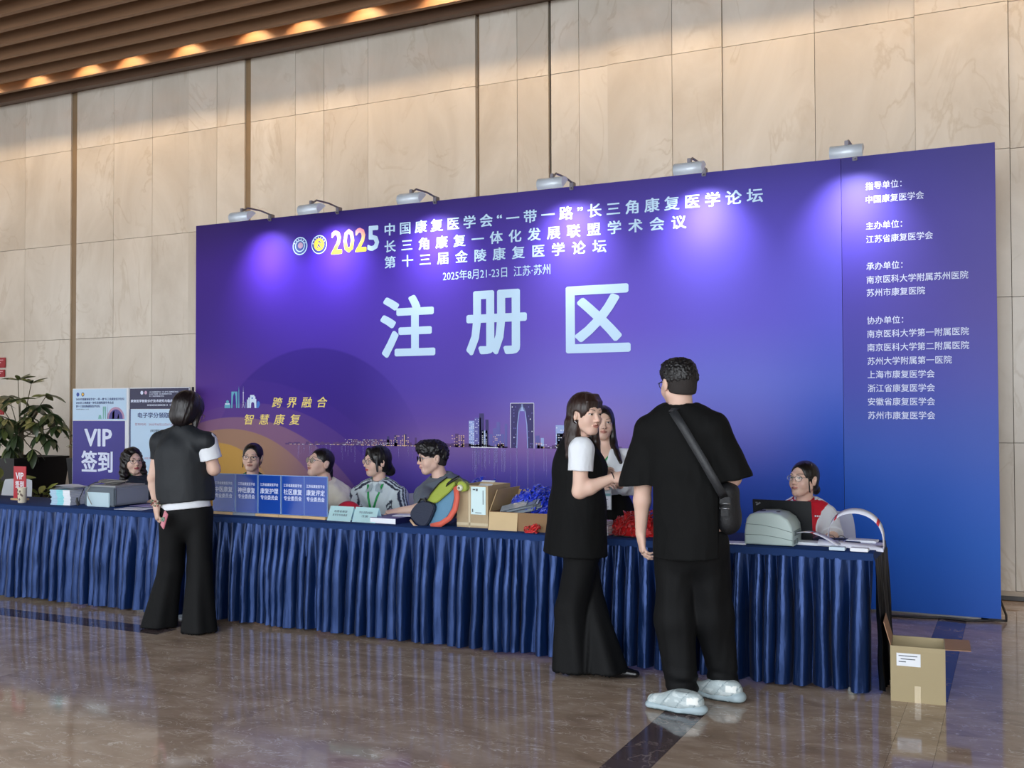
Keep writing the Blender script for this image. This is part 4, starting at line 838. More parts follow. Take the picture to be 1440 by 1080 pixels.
# ------------------------------------------------------------------ two free-standing banners at the left
def banner(label, x0, x1, y, rz=0):
    t = thing('banner_stand', label, 'banner', (x0, y, 0), rz); w_ = x1 - x0
    bm = new_bm(); box(bm, (0, 0, .05), (w_, .02, 1.73), bev=.003); finish('panel', bm, mat('banner_white_edge', '#dfe3ea', .4), t)
    bm = new_bm(); box(bm, (0, -.12, 0), (w_, .16, .05), bev=.01); finish('base', bm, mat('banner_base', '#8d9096', .35, .5), t)
    bm = new_bm(); tube(bm, [(w_ / 2, .035, .04), (w_ / 2, .035, 1.71)], .012, 8); finish('pole', bm, mat('alu_frame', '#9a9a9c'), t)
    return t, w_
def rect(t, name, x0, x1, z0, z1, m, y=-.0015): 
    bm = new_bm(); v = [bm.verts.new(q) for q in ((x0, y, z0), (x1, y, z0), (x1, y, z1), (x0, y, z1))]; bm.faces.new(v); return finish(name, bm, m, t)
yb = 7.88; xa, xb, xc = P(102, 560, yb).x, P(181, 560, yb).x, P(266, 560, yb).x
M_BPALE = mat('banner_pale', '#bcd8f2', .4); M_BVIO = mat('banner_violet', '#332a8c', .4, var=.12, vscale=1.5); M_BNAVY = mat('banner_navy', '#22204a', .4); M_TXT = mat('ink_navy', '#283a78', .5); M_TRED = mat('ink_rose', '#b07a92', .5)
zt = P(140, 547, yb).z; z1_ = P(140, 591, yb).z
t, w_ = banner('violet and white VIP sign-in banner standing beside the potted tree', xa, xb, yb)
rect(t, 'pale_print', .008, w_ - .03, z1_, 1.722, M_BPALE); rect(t, 'violet_print', .008, w_ - .05, .06, z1_ - .006, M_BVIO)
def zz(py, px=140): return P(px, py, yb).z
def xx(px): return P(px, 600, yb).x
for s, px0, px1, py1, py0, m, b_ in (('VIP', 119, 158, 603, 628, M_INKW, .03), ('签到', 115, 159, 634, 664, M_INKW, .028), ('2025中国康复医学会“一带一路”长三角康复医学论坛', 107, 175, 559.5, 563, M_TXT, .02), ('2025长三角康复一体化发展联盟学术会议', 107, 160, 564.5, 568, M_TXT, .02), ('第十三届金陵康复医学论坛', 107, 141, 569.5, 573, M_TXT, .02), ('2025年8月21-23日', 107, 125, 574.5, 576.3, mat('ink_grey', '#4a5560'), .0)):
    lettering('lettering', s, xx(px0) - xa, xx(px1) - xa, zz(py0), zz(py1), -.003, m, t, bold=b_)
def disc(t, px, py, r, m, y=-.0028):
    bm = new_bm(); c = (xx(px) - t.location.x, zz(py)); bm.faces.new([bm.verts.new((c[0] + r * math.cos(-a), y, c[1] - r * math.sin(a))) for a in [k * PI / 10 for k in range(20)]][::-1]); o = finish('emblem', bm, m, t); return o
for t_, px_ in ((t, (109.5, 116.5)),):
    disc(t_, px_[0], 554.5, .022, M_E1); disc(t_, px_[1], 554.5, .022, M_E3); disc(t_, px_[1], 554.5, .014, M_E2, -.0033)
cxh = xx(163) - xa; zb_ = zz(589); hp = []
def half(cx_, r0, r1, mi): 
    A = [(cx_ + r1 * math.cos(a), zb_ + r1 * math.sin(a)) for a in [k * PI / 12 for k in range(13)]]; B = [(cx_ + r0 * math.cos(a), zb_ + r0 * math.sin(a)) for a in [k * PI / 12 for k in range(13)]]; return [([A[k], A[k + 1], B[k + 1], B[k]], mi) for k in range(12)]
hp += half(cxh, .10, .125, 0) + half(cxh, .0, .10, 1) + [([(cxh - .05, zb_), (cxh - .02, zb_), (cxh - .02, zb_ + .09), (cxh - .05, zb_ + .06)], 2), ([(cxh + .02, zb_), (cxh + .05, zb_), (cxh + .04, zb_ + .06)], 2)]
gx_ = xx(147) - xa; hp += [([(gx_ - .022, zb_), (gx_ - .010, zb_), (gx_ - .003, zb_ + .11), (gx_ - .003, zb_ + .13), (gx_ - .022, zb_ + .13)], 3), ([(gx_ + .022, zb_), (gx_ + .010, zb_), (gx_ + .003, zb_ + .11), (gx_ + .003, zb_ + .13), (gx_ + .022, zb_ + .13)], 3), ([(gx_ - .09, zb_), (gx_ - .04, zb_), (gx_ - .05, zb_ + .04), (gx_ - .08, zb_ + .04)], 3), ([(gx_ + .045, zb_), (gx_ + .052, zb_), (gx_ + .048, zb_ + .16)], 1)]
flat_poly('landmark_print', hp, -.003, [mat('arch_pink', '#b58fb0', .5), mat('arch_violet', '#4b4590', .5), mat('arch_pale', '#cbb6e0', .5), mat('arch_teal', '#79b6b0', .5)], t)
t, w_ = banner('pale blue credit-collection banner with a dark header, behind the woman in the dark vest', xb + .012, xc, yb)
rect(t, 'navy_header', .006, w_ - .006, zz(575, 220), 1.722, M_BNAVY); rect(t, 'pale_print', .02, w_ - .01, .06, zz(575, 220) - .004, M_BPALE); rect(t, 'navy_side', .004, .018, .06, zz(575, 220), M_TXT)
xo = t.location.x
for s, px0, px1, py1, py0, m, b_ in (('康复医学智能诊疗技术研究与临床应用学习班', 184, 264, 561.5, 565.8, M_INKW, .03), ('2025032320003313（国）', 207, 245, 568, 571, M_INKW, .02), ('2025中国康复医学会“一带一路”长三角康复医学论坛', 210, 251, 550, 552.2, M_INKW, .01), ('2025长三角康复一体化发展联盟学术会议', 210, 242, 553, 555, M_INKW, .01), ('第十三届金陵康复医学论坛', 210, 231, 556, 558, M_INKW, .01), ('电子学分领取处', 194, 246, 580, 588, M_TXT, .02), ('签到时间：2025年8月22日07:00', 190, 244, 595, 598.6, M_TRED, .0), ('闵野学', 212, 232, 604, 608, mat('ink_grey', '#4a5560'), .01), ('签退时间', 196, 222, 643, 646, M_TRED, .0)):
    lettering('lettering', s, xx(px0) - xo, xx(px1) - xo, zz(py0, (px0 + px1) / 2), zz(py1, (px0 + px1) / 2), -.003, m, t, bold=b_)
disc(t, 199.5, 553, .020, M_INKW); disc(t, 205, 553, .018, M_E4)
bm = new_bm(); tube(bm, [(xc + .03, yb + .02, 0), (xc + .03, yb + .02, 1.73)], .012, 8); tag(finish('pole', bm, mat('dark_pole', '#3a3a44', .4)), 'thin dark upright pole between the pale banner and the backdrop edge', 'pole')

# ------------------------------------------------------------------ red fire-safety plates on the wall
for i, (py0, py1, x1, lab) in enumerate(((503, 517, 8, 'dark red fire-safety plate on the marble wall, topmost at the left edge'), (520, 530, 7, 'small red plate on the marble wall just under the topmost one'), (559, 583, 5.5, 'tall red plate on the marble wall behind the tree leaves'))):
    a_, b_ = P(0, py0, WALL_Y - .01), P(x1, py1, WALL_Y - .01)
    t = thing('wall_sign', lab, 'sign', (b_.x, WALL_Y - .02, (a_.z + b_.z) / 2)); h_ = (a_.z - b_.z) / 2; w_ = (.22, .18, .26)[i]
    bm = new_bm(); box(bm, (-w_, 0, -h_), (0, .012, h_), bev=.003); finish('plate', bm, mat('plate_red', '#9c1726', .35), t)
    bm = new_bm()
    for k in range(3): box(bm, (-w_ * .8, -.0015, h_ * (.5 - .5 * k) - .006), (-w_ * (.15 + .2 * k), 0, h_ * (.5 - .5 * k) + .006))
    finish('white_marking', bm, mat('plate_marking', '#d9a4aa', .5), t)

# ------------------------------------------------------------------ potted plants
def leaf_mesh(name, L_, W2, droop, m, n=5, fold=.25):
    vs = []; fs = []
    for i in range(n + 1):
        t = i / n; w_ = W2 * math.sin(PI * (t * .92 + .04)) ** .8; x = L_ * t; z = -droop * t * t
        vs += [(x, -w_, z + fold * w_), (x, 0, z), (x, w_, z + fold * w_)]
    for i in range(n):
        a = i * 3; fs += [(a, a + 3, a + 4, a + 1), (a + 1, a + 4, a + 5, a + 2)]
    me = bpy.data.meshes.new(name); me.from_pydata(vs, [], fs); me.polygons.foreach_set('use_smooth', [True] * len(fs)); me.materials.append(m); return me
M_LEAF = mat('leaf_dark', '#33432a', .32, var=.3, vscale=5, spec=.6); M_LEAF2 = mat('leaf_olive', '#5f6a3c', .35, var=.3, vscale=6, spec=.5); M_STEM = mat('stem_brown', '#6a6450', .7)
M_POT = mat('pot_black', '#17161a', .35)
def planter(t, w0, w1, h_):
    bm = new_bm(); r_ = []
    for (w_, z) in ((w0, 0), (w1, h_), (w1 - .03, h_), (w1 - .05, h_ - .06)):
        r_.append([bm.verts.new((sx * w_, sy * w_, z)) for sx, sy in ((-1, -1), (1, -1), (1, 1), (-1, 1))])
    bm.faces.new(r_[0][::-1])
    for A, B in zip(r_, r_[1:]):
        for k in range(4): bm.faces.new((A[k], A[(k + 1) % 4], B[(k + 1) % 4], B[k]))
    finish('pot', bm, M_POT, t)
    bm = new_bm(); w_ = w1 - .045; r_ = [bm.verts.new((sx * w_, sy * w_, h_ - .05)) for sx, sy in ((-1, -1), (1, -1), (1, 1), (-1, 1))]; bm.faces.new(r_); finish('soil', bm, mat('soil', '#2b211a', .95), t)
def add_leaf(t, me, p, az, el, roll=0, k=1.0):
    o = bpy.data.objects.new('leaf', me); COL.objects.link(o); o.parent = t; o.location = p; o.rotation_mode = 'XYZ'
    o.matrix_local = Matrix.Translation(p) @ Matrix.Rotation(az, 4, 'Z') @ Matrix.Rotation(-el, 4, 'Y') @ Matrix.Rotation(roll, 4, 'X') @ Matrix.Diagonal((k, k, k, 1)); return o
ct = P(30, 640, 8.15); t = thing('potted_tree', 'tall umbrella plant with dark glossy leaves in a black planter by the marble wall', 'potted plant', (ct.x - .02, 8.15, 0))
planter(t, .28, .37, .97); lm = [leaf_mesh('leaf', .19, .040, .05, M_LEAF), leaf_mesh('leaf', .17, .036, .02, M_LEAF2), leaf_mesh('leaf', .21, .044, .09, M_LEAF)]
rl = random.Random(21); bm = new_bm(); tube(bm, [(0, 0, .9), (.02, 0, 1.2), (.0, .01, 1.42)], [.03, .025, .02], 8)
whorls = [(0.02, -.05, 1.84, 8, .35), (.20, -.02, 1.80, 7, .5), (-.2, .0, 1.66, 8, .0), (.42, .0, 1.66, 8, .0), (.12, -.1, 1.62, 9, -.1), (-.42, .05, 1.58, 8, -.2), (.55, -.05, 1.46, 8, -.3), (.33, -.15, 1.42, 9, -.4), (-.12, -.2, 1.44, 9, -.5), (-.35, -.15, 1.36, 8, -.5), (.05, -.25, 1.30, 9, -.6), (.25, -.25, 1.22, 9, -.7), (-.2, -.22, 1.18, 8, -.7), (.45, -.1, 1.24, 8, -.6), (.60, .0, 1.32, 7, -.4), (-.5, .0, 1.22, 8, -.5), (.0, -.1, 1.10, 8, -.8), (.35, -.12, 1.06, 8, -.8), (-.35, -.1, 1.05, 7, -.8), (.15, .1, 1.5, 8, -.1), (-.15, .15, 1.36, 8, -.4), (.38, .15, 1.38, 8, -.3), (.15, -.3, 1.40, 9, -.4), (.5, -.2, 1.36, 9, -.5), (-.05, -.28, 1.20, 9, -.6), (.2, -.3, 1.10, 9, -.8), (-.45, -.15, 1.44, 8, -.4), (.62, -.1, 1.18, 8, -.5), (-.3, -.2, 1.52, 8, -.3), (.3, .0, 1.55, 8, -.2)]
for x, y_, z, n, e_ in whorls:
    tube(bm, [(0, 0, 1.15 + .15 * rl.random()), (x * .5, y_ * .5, (1.2 + z) / 2), (x, y_, z)], [.009, .006, .004], 5); a0 = rl.uniform(0, 6)
    for k in range(n): add_leaf(t, lm[0 if z < 1.6 and rl.random() < .8 else 1] if rl.random() < .7 else lm[2], Vector((x, y_, z)), a0 + k * 2 * PI / n + rl.uniform(-.2, .2), e_ + rl.uniform(-.3, .3), rl.uniform(-.4, .4), rl.uniform(.75, 1.1))
finish('stem', bm, M_STEM, t)
c2_ = P(88, 640, 8.05) + Vector((.34, 0, 0)); t = thing('potted_anthurium', 'anthurium with strappy leaves and red flowers, half hidden by the VIP banner', 'potted plant', (c2_.x, 8.42, 0)); planter(t, .26, .33, .97)
ls = leaf_mesh('leaf', .34, .030, .16, M_LEAF2, 7)
for k in range(52): a = rl.uniform(0, 2 * PI) if k < 26 else rl.uniform(2.3, 4.2); add_leaf(t, ls, Vector((.08 * math.cos(a), .08 * math.sin(a), .97 + rl.uniform(0, .22))), a + rl.uniform(-.3, .3), rl.uniform(.2, 1.2), rl.uniform(-.5, .5), rl.uniform(.8, 1.25))
lr = leaf_mesh('flower', .10, .04, .01, mat('flower_red', '#b5403e', .4))
for k in range(7):
    a = [2.9, 3.2, 3.5, 1.0, 4.6, 2.6, .2][k]; z = 1.22 + .10 * (k % 4); o = add_leaf(t, lr, Vector((.18 * math.cos(a), .12 * math.sin(a), z)), a, .9, 0, 1.0); o.name = 'flower'
    bm = new_bm(); tube(bm, [(0, 0, .95), (.09 * math.cos(a), .06 * math.sin(a), z - .1), (.18 * math.cos(a), .12 * math.sin(a), z)], .004, 5); finish('flower_stem', bm, M_STEM, t)
M_YG = mat('leaf_yellow_green', '#7f8b42', .4, var=.35, vscale=9)
for px, py, y_, lab, ml, n, s_ in ((55, 700, 7.45, 'low yellow-green variegated plant behind the cup and red VIP sign', M_YG, 34, .8), (-4, 690, 7.50, 'olive broad-leaved plant behind the table at the far left edge', M_LEAF2, 26, 1.25)):
    c_ = P(px, py, y_); t = thing('potted_shrub', lab, 'potted plant', (c_.x, y_, 0)); bm = new_bm(); lathe(bm, [(.10, 0), (.15, .35), (.14, .36), (.12, .30)], 20); finish('pot', bm, M_POT, t)
    l2 = leaf_mesh('leaf', .16 * s_, .034 * s_, .05, ml); bm = new_bm()
    for k in range(n):
        a = rl.uniform(0, 2 * PI); r_ = rl.uniform(.02, .16) * s_; z = .38 + (c_.z - .38 + .12 * s_) * rl.uniform(.25, 1.0); p = Vector((r_ * math.cos(a), r_ * math.sin(a), z)); tube(bm, [(0, 0, .3), (p.x * .5, p.y * .5, z * .7), tuple(p)], .003, 4); add_leaf(t, l2, p, a + rl.uniform(-.8, .8), rl.uniform(-.2, 1.0), rl.uniform(-.6, .6), rl.uniform(.8, 1.3))
    finish('stem', bm, M_STEM, t)
# ================================================================== FIGURE ENGINE: smooth unions of tapered shapes turned into one continuous skin
def V(*a): return np.array(a, float)
def unit(v): v = np.asarray(v, float); return v / (np.linalg.norm(v) + 1e-12)
class Cone:
    def __init__(s, a, b, ra, rb, fd=None, ff=1.0):
        s.a = np.asarray(a, float); s.b = np.asarray(b, float); s.ra = ra; s.rb = rb; s.fd = None if fd is None else unit(fd); s.ff = ff
        s.c = (s.a + s.b) / 2; s.R = np.linalg.norm(s.b - s.a) / 2 + max(ra, rb)
    def __call__(s, p):
        ba = s.b - s.a; pa = p - s.a; t = np.clip(pa @ ba / (ba @ ba + 1e-12), 0, 1); v = pa - t[:, None] * ba
        r = s.ra + (s.rb - s.ra) * t
        if s.fd is not None:
            q = v @ s.fd; L2 = (v * v).sum(1) - q * q + (q / s.ff) ** 2; l = np.sqrt(L2 + 1e-12)
            g = np.sqrt((L2 - (q / s.ff) ** 2 + (q / s.ff ** 2) ** 2) / (L2 + 1e-12)) + 1e-6
            return (l - r) / np.maximum(g, .6)
        return np.sqrt((v * v).sum(1)) - r
class Ell:
    def __init__(s, c, r, M=None):
        s.c = np.asarray(c, float); s.r = np.asarray(r, float); s.M = None if M is None else np.asarray(M, float); s.R = max(r)
    def __call__(s, p):
        q = p - s.c
        if s.M is not None: q = q @ s.M           # columns of M: local axes in the world
        k0 = np.sqrt(((q / s.r) ** 2).sum(1)) + 1e-9; k1 = np.sqrt(((q / s.r ** 2) ** 2).sum(1)) + 1e-9
        return k0 * (k0 - 1) / k1
class Half:      # half space, inside where (p - c).n < 0
    def __init__(s, c, n): s.c = np.asarray(c, float); s.n = unit(n); s.R = 1e9
    def __call__(s, p): return (p - s.c) @ s.n
class Slab:      # rounded box
    def __init__(s, c, h, M=None, r=.01): s.c = np.asarray(c, float); s.h = np.asarray(h, float) - r; s.M = None if M is None else np.asarray(M, float); s.r = r; s.R = np.linalg.norm(h)
    def __call__(s, p):
        q = p - s.c
        if s.M is not None: q = q @ s.M
        q = np.abs(q) - s.h; return np.sqrt((np.maximum(q, 0) ** 2).sum(1)) + np.minimum(q.max(1), 0) - s.r
class Field:
    def __init__(s): s.st = []
    def add(s, prims, k=.02, kj=.01): s.st.append(('add', prims, k, kj)); return s
    def sub(s, prims, k=.005, kj=.004): s.st.append(('sub', prims, k, kj)); return s
    def cut(s, prims, kj=.003): s.st.append(('cut', prims, .001, kj)); return s
    def blocks(s, P3, ctr, hd):
        """P3: (nb, m, 3) points in blocks"""
        nb, m, _ = P3.shape; d = np.full((nb, m), 1.0)
        for op, prims, k, kj in s.st:
            if op == 'cut':
                for pr in prims:
                    g = pr(P3.reshape(-1, 3)).reshape(nb, m); d = smax(d, g, kj)
                continue
            acc = np.zeros((nb, m))
            for pr in prims:
                sel = np.nonzero(np.linalg.norm(ctr - pr.c, axis=1) < pr.R + hd + 5 * k + .004)[0]
                if len(sel) == 0: continue
                g = pr(P3[sel].reshape(-1, 3)).reshape(len(sel), m)
                acc[sel] += np.exp(-np.clip(g, -1, 1) / k)
            g = -k * np.log(acc + 1e-40)
            if op == 'add': d = smin(d, g, kj)
            else: d = smax(d, -g, kj)
        return d
    def pts(s, p):
        out = []
        for i in range(0, len(p), 60000):
            q = p[i:i + 60000]; out.append(s.blocks(q[:, None, :], q, 0.0)[:, 0])
        return np.concatenate(out) if out else np.zeros(0)
    def bounds(s):
        lo = np.full(3, 1e9); hi = -lo
        for op, prims, k, kj in s.st:
            if op != 'add': continue
            for pr in prims: 
                if isinstance(pr, Cone):
                    r = max(pr.ra, pr.rb); lo = np.minimum(lo, np.minimum(pr.a, pr.b) - r); hi = np.maximum(hi, np.maximum(pr.a, pr.b) + r)
                else: lo = np.minimum(lo, pr.c - pr.R); hi = np.maximum(hi, pr.c + pr.R)
        return lo - .03, hi + .03
def smin(a, b, k):
    h = np.clip(.5 + .5 * (b - a) / k, 0, 1); return b + (a - b) * h - k * h * (1 - h)
def smax(a, b, k): return -smin(-a, -b, k)
def polygonise(F, h):
    lo, hi = F.bounds(); B = 5
    nb = np.ceil((hi - lo) / (h * B)).astype(int) + 1; n = nb * B + 1
    gx_ = [lo[i] + h * B * (np.arange(nb[i]) + .5) for i in range(3)]
    C = np.stack(np.meshgrid(*gx_, indexing='ij'), -1).reshape(-1, 3); dc = F.pts(C)
    hd = h * B * .87; keep = np.nonzero(np.abs(dc) < hd * 1.5 + .006)[0]
    D = np.where(dc.reshape(nb) < 0, -1.0, 1.0).repeat(B, 0).repeat(B, 1).repeat(B, 2)
    D = np.pad(D, ((0, 1), (0, 1), (0, 1)), mode='edge').astype('f')
    off = np.stack(np.meshgrid(*[np.arange(B + 1)] * 3, indexing='ij'), -1).reshape(-1, 3)
    bi = np.stack(np.unravel_index(keep, nb), -1)
    for i in range(0, len(keep), 700):
        bb = bi[i:i + 700]; idx = (bb[:, None, :] * B + off[None]); pts = lo + idx * h
        d = F.blocks(pts, C[keep[i:i + 700]], hd); ii = idx.reshape(-1, 3); D[ii[:, 0], ii[:, 1], ii[:, 2]] = d.ravel()
    neg = D < 0; sh = neg.shape
    cnt = np.zeros((sh[0] - 1, sh[1] - 1, sh[2] - 1), 'i1')
    for dx in (0, 1):
        for dy in (0, 1):
            for dz in (0, 1): cnt += neg[dx:sh[0] - 1 + dx, dy:sh[1] - 1 + dy, dz:sh[2] - 1 + dz]
    act = (cnt > 0) & (cnt < 8); ci = np.argwhere(act); vid = np.full(act.shape, -1, 'i4'); vid[act] = np.arange(len(ci))
    cor = {}
    for dx in (0, 1):
        for dy in (0, 1):
            for dz in (0, 1): cor[(dx, dy, dz)] = D[ci[:, 0] + dx, ci[:, 1] + dy, ci[:, 2] + dz]
    sm = np.zeros((len(ci), 3)); c = np.zeros(len(ci))
    for a0 in cor:
        for ax in range(3):
            if a0[ax] == 0:
                b0 = list(a0); b0[ax] = 1; b0 = tuple(b0); va, vb = cor[a0], cor[b0]; x = (va < 0) != (vb < 0)
                t = np.where(x, va / np.where(va - vb == 0, 1, va - vb), 0); t = np.clip(t, 0.02, .98); q = np.array(a0, float)[None].repeat(len(ci), 0); q[:, ax] += t
                sm += q * x[:, None]; c += x
    vs = lo + (ci + sm / np.maximum(c, 1)[:, None]) * h
    quads = []
    for ax in range(3):
        sl0 = [slice(None)] * 3; sl1 = [slice(None)] * 3; sl0[ax] = slice(0, -1); sl1[ax] = slice(1, None)
        A = neg[tuple(sl0)]; B_ = neg[tuple(sl1)]; ch = np.argwhere(A != B_)
        u, w_ = (ax + 1) % 3, (ax + 2) % 3
        ch = ch[(ch[:, u] > 0) & (ch[:, w_] > 0) & (ch[:, u] < sh[u] - 1) & (ch[:, w_] < sh[w_] - 1)]
        def vi(du, dw): q = ch.copy(); q[:, u] -= du; q[:, w_] -= dw; return vid[q[:, 0], q[:, 1], q[:, 2]]
        Q = np.stack([vi(1, 1), vi(0, 1), vi(0, 0), vi(1, 0)], 1); fl = A[ch[:, 0], ch[:, 1], ch[:, 2]]
        Q[~fl] = Q[~fl][:, ::-1]; quads.append(Q)
    Q = np.concatenate(quads); Q = Q[(Q >= 0).all(1)]
    return vs, Q
def project(F, v, it=2, e=.0015):
    for _ in range(it):
        d = F.pts(v); g = np.stack([F.pts(v + np.eye(3)[i] * e) - d for i in range(3)], 1) / e
        L2 = (g * g).sum(1); v = v - g * (np.clip(d, -.006, .006) / np.maximum(L2, .3))[:, None]
    return v
def subdivide(vs, Q, sel):
    """split the selected quads in four; neighbours become n-gons, so the skin stays closed"""
    sel_ids = np.nonzero(sel)[0]; E = {}; vl = [vs]; n = len(vs); newp = []
    faces = []; S_ = set(sel_ids.tolist()); Ql = Q.tolist()
    for i in sel_ids.tolist():
        q = Ql[i]
        for k in range(4):
            a, b = q[k], q[(k + 1) % 4]; key = (a, b) if a < b else (b, a)
            if key not in E: E[key] = n + len(newp); newp.append((vs[a] + vs[b]) / 2 if a < n and b < n else None)
    quads = []; ngons = []
    for i, q in enumerate(Ql):
        if i in S_:
            c = n + len(newp); newp.append((vs[q[0]] + vs[q[1]] + vs[q[2]] + vs[q[3]]) / 4)
            m = [E[(min(q[k], q[(k + 1) % 4]), max(q[k], q[(k + 1) % 4]))] for k in range(4)]
            for k in range(4): quads.append([q[k], m[k], c, m[k - 1]])
        else:
            f = []
            for k in range(4):
                f.append(q[k]); e = E.get((min(q[k], q[(k + 1) % 4]), max(q[k], q[(k + 1) % 4])))
                if e is not None: f.append(e)
            if len(f) == 4: quads.append(f)
            else: ngons.append(f)
    return np.concatenate([vs, np.array(newp).reshape(-1, 3)]), np.array(quads), ngons
def to_obj(name, vs, faces, m, parent, base, col=None):
    me = bpy.data.meshes.new(name); me.from_pydata((vs - np.asarray(base)).tolist(), [], faces); me.update()
    me.polygons.foreach_set('use_smooth', [True] * len(me.polygons))
    if col is not None:
        ca = me.color_attributes.new('tone', 'FLOAT_COLOR', 'POINT'); ca.data.foreach_set('color', np.c_[col, np.ones(len(col))].astype('f').ravel())
    return link(name, me, m, parent)
def skin_out(name, F, h, m, parent, base, col=None, disp=None, proj=True):
    vs, Q = polygonise(F, h)
    if proj: vs = project(F, vs, 1)
    if disp is not None:
        nv = vnormals(vs, Q); vs = vs + nv * disp(vs, nv)[:, None]
    c = col(vs) if col is not None else None
    return to_obj(name, vs, Q.tolist(), m, parent, base, c)
def vnormals(vs, Q):
    a = vs[Q[:, 2]] - vs[Q[:, 0]]; b = vs[Q[:, 3]] - vs[Q[:, 1]]; fn = np.cross(a, b); n = np.zeros_like(vs)
    for k in range(4): np.add.at(n, Q[:, k], fn)
    return n / (np.linalg.norm(n, axis=1)[:, None] + 1e-12)
def nz(p, f, seed=0):
    f = np.asarray(f, float) * np.ones(3); return np.array([noise.noise(Vector((q[0] * f[0] + seed, q[1] * f[1] + seed * .7, q[2] * f[2] - seed))) for q in p])

SKIN = mat('skin', '#ffffff', .48, attr='tone', sss=.12, spec=.4, bump=.04, bscale=220)
def cloth_mat(name, c, rough=.8, sheen=.06, bump=.12, bscale=90, **k):
    k.setdefault('spec', .22)
    return mat(name, c, rough, bump=bump, bscale=bscale, sheen=sheen, **k)
def hair_mat(name, c, rough=.38): return mat(name, c, rough, bump=.35, bscale=60, stretch=(1.6, 1.6, .22), spec=.5, var=.25, vscale=30)

class Head:
    """local axes: x to the person's left... kept as r(ight of picture when facing us), f forward, u up"""
    def __init__(s, c, fwd, up=(0, 0, 1), k=1.0):
        s.c = np.asarray(c, float); s.f = unit(fwd); u = np.asarray(up, float); s.u = unit(u - s.f * (u @ s.f)); s.x = np.cross(s.f, s.u); s.k = k
        s.M = np.stack([s.x, s.f, s.u], 1)
    def w(s, x, y, z): return s.c + s.M @ (np.array([x, y, z], float) * s.k)
    def loc(s, p): return (p - s.c) @ s.M / s.k
    def ell(s, c, r): return Ell(s.w(*c), np.array(r) * s.k, s.M)
    def cone(s, a, b, ra, rb): return Cone(s.w(*a), s.w(*b), ra * s.k, rb * s.k)
def head_fields(F, H, wide=1.0, mouth=0.0):
    e = H.ell; c = H.cone; k = H.k
    F.add([e((0, -.014, .034), (.074 * wide, .092, .084)), e((0, .022, -.012), (.063 * wide, .066, .078)), e((0, .046, -.070), (.034 * wide, .036, .036)),
           c((-.046 * wide, .0, -.045), (-.016, .058, -.088), .024, .016), c((.046 * wide, .0, -.045), (.016, .058, -.088), .024, .016),
           e((-.036 * wide, .052, -.028), (.026, .026, .030)), e((.036 * wide, .052, -.028), (.026, .026, .030)), c((-.03, .076, .030), (.03, .076, .030), .012, .012)], k=.008 * k, kj=.02)
    F.sub([e((-.032, .101, .009), (.020, .020, .012)), e((.032, .101, .009), (.020, .020, .012))], k=.003 * k, kj=.010 * k)
    F.add([c((0, .083, .018), (0, .100, -.020), .0075, .0095), e((0, .101, -.024), (.0115, .011, .0095)), e((-.011, .092, -.028), (.008, .009, .007)), e((.011, .092, -.028), (.008, .009, .007))], k=.003 * k, kj=.009 * k)
    F.add([c((-.019, .083, -.054), (0, .0925, -.050), .0050, .0070), c((.019, .083, -.054), (0, .0925, -.050), .0050, .0070), c((-.015, .083, -.0585), (.015, .083, -.0585), .0065, .0065), e((0, .088, -.0605), (.012, .007, .006))], k=.002 * k, kj=.004 * k)
    if mouth: F.sub([e((0, .094, -.0545), (.013, .010, .0035 * mouth))], k=.002 * k, kj=.003 * k)
    F.add([e((-.0315, .0755, .0095), (.0135, .0128, .0128)), e((.0315, .0755, .0095), (.0135, .0128, .0128))], k=.001, kj=.0025)
    for sx in (-1, 1):
        F.add([e((sx * .077 * wide, -.010, -.002), (.0085, .020, .031)), e((sx * .080 * wide, -.016, .012), (.007, .014, .016))], k=.003 * k, kj=.004 * k)
        F.sub([e((sx * .086 * wide, -.004, .002), (.006, .009, .016))], k=.002, kj=.004)
BASE_SKIN = np.array(srgb('#e0bcaa'))
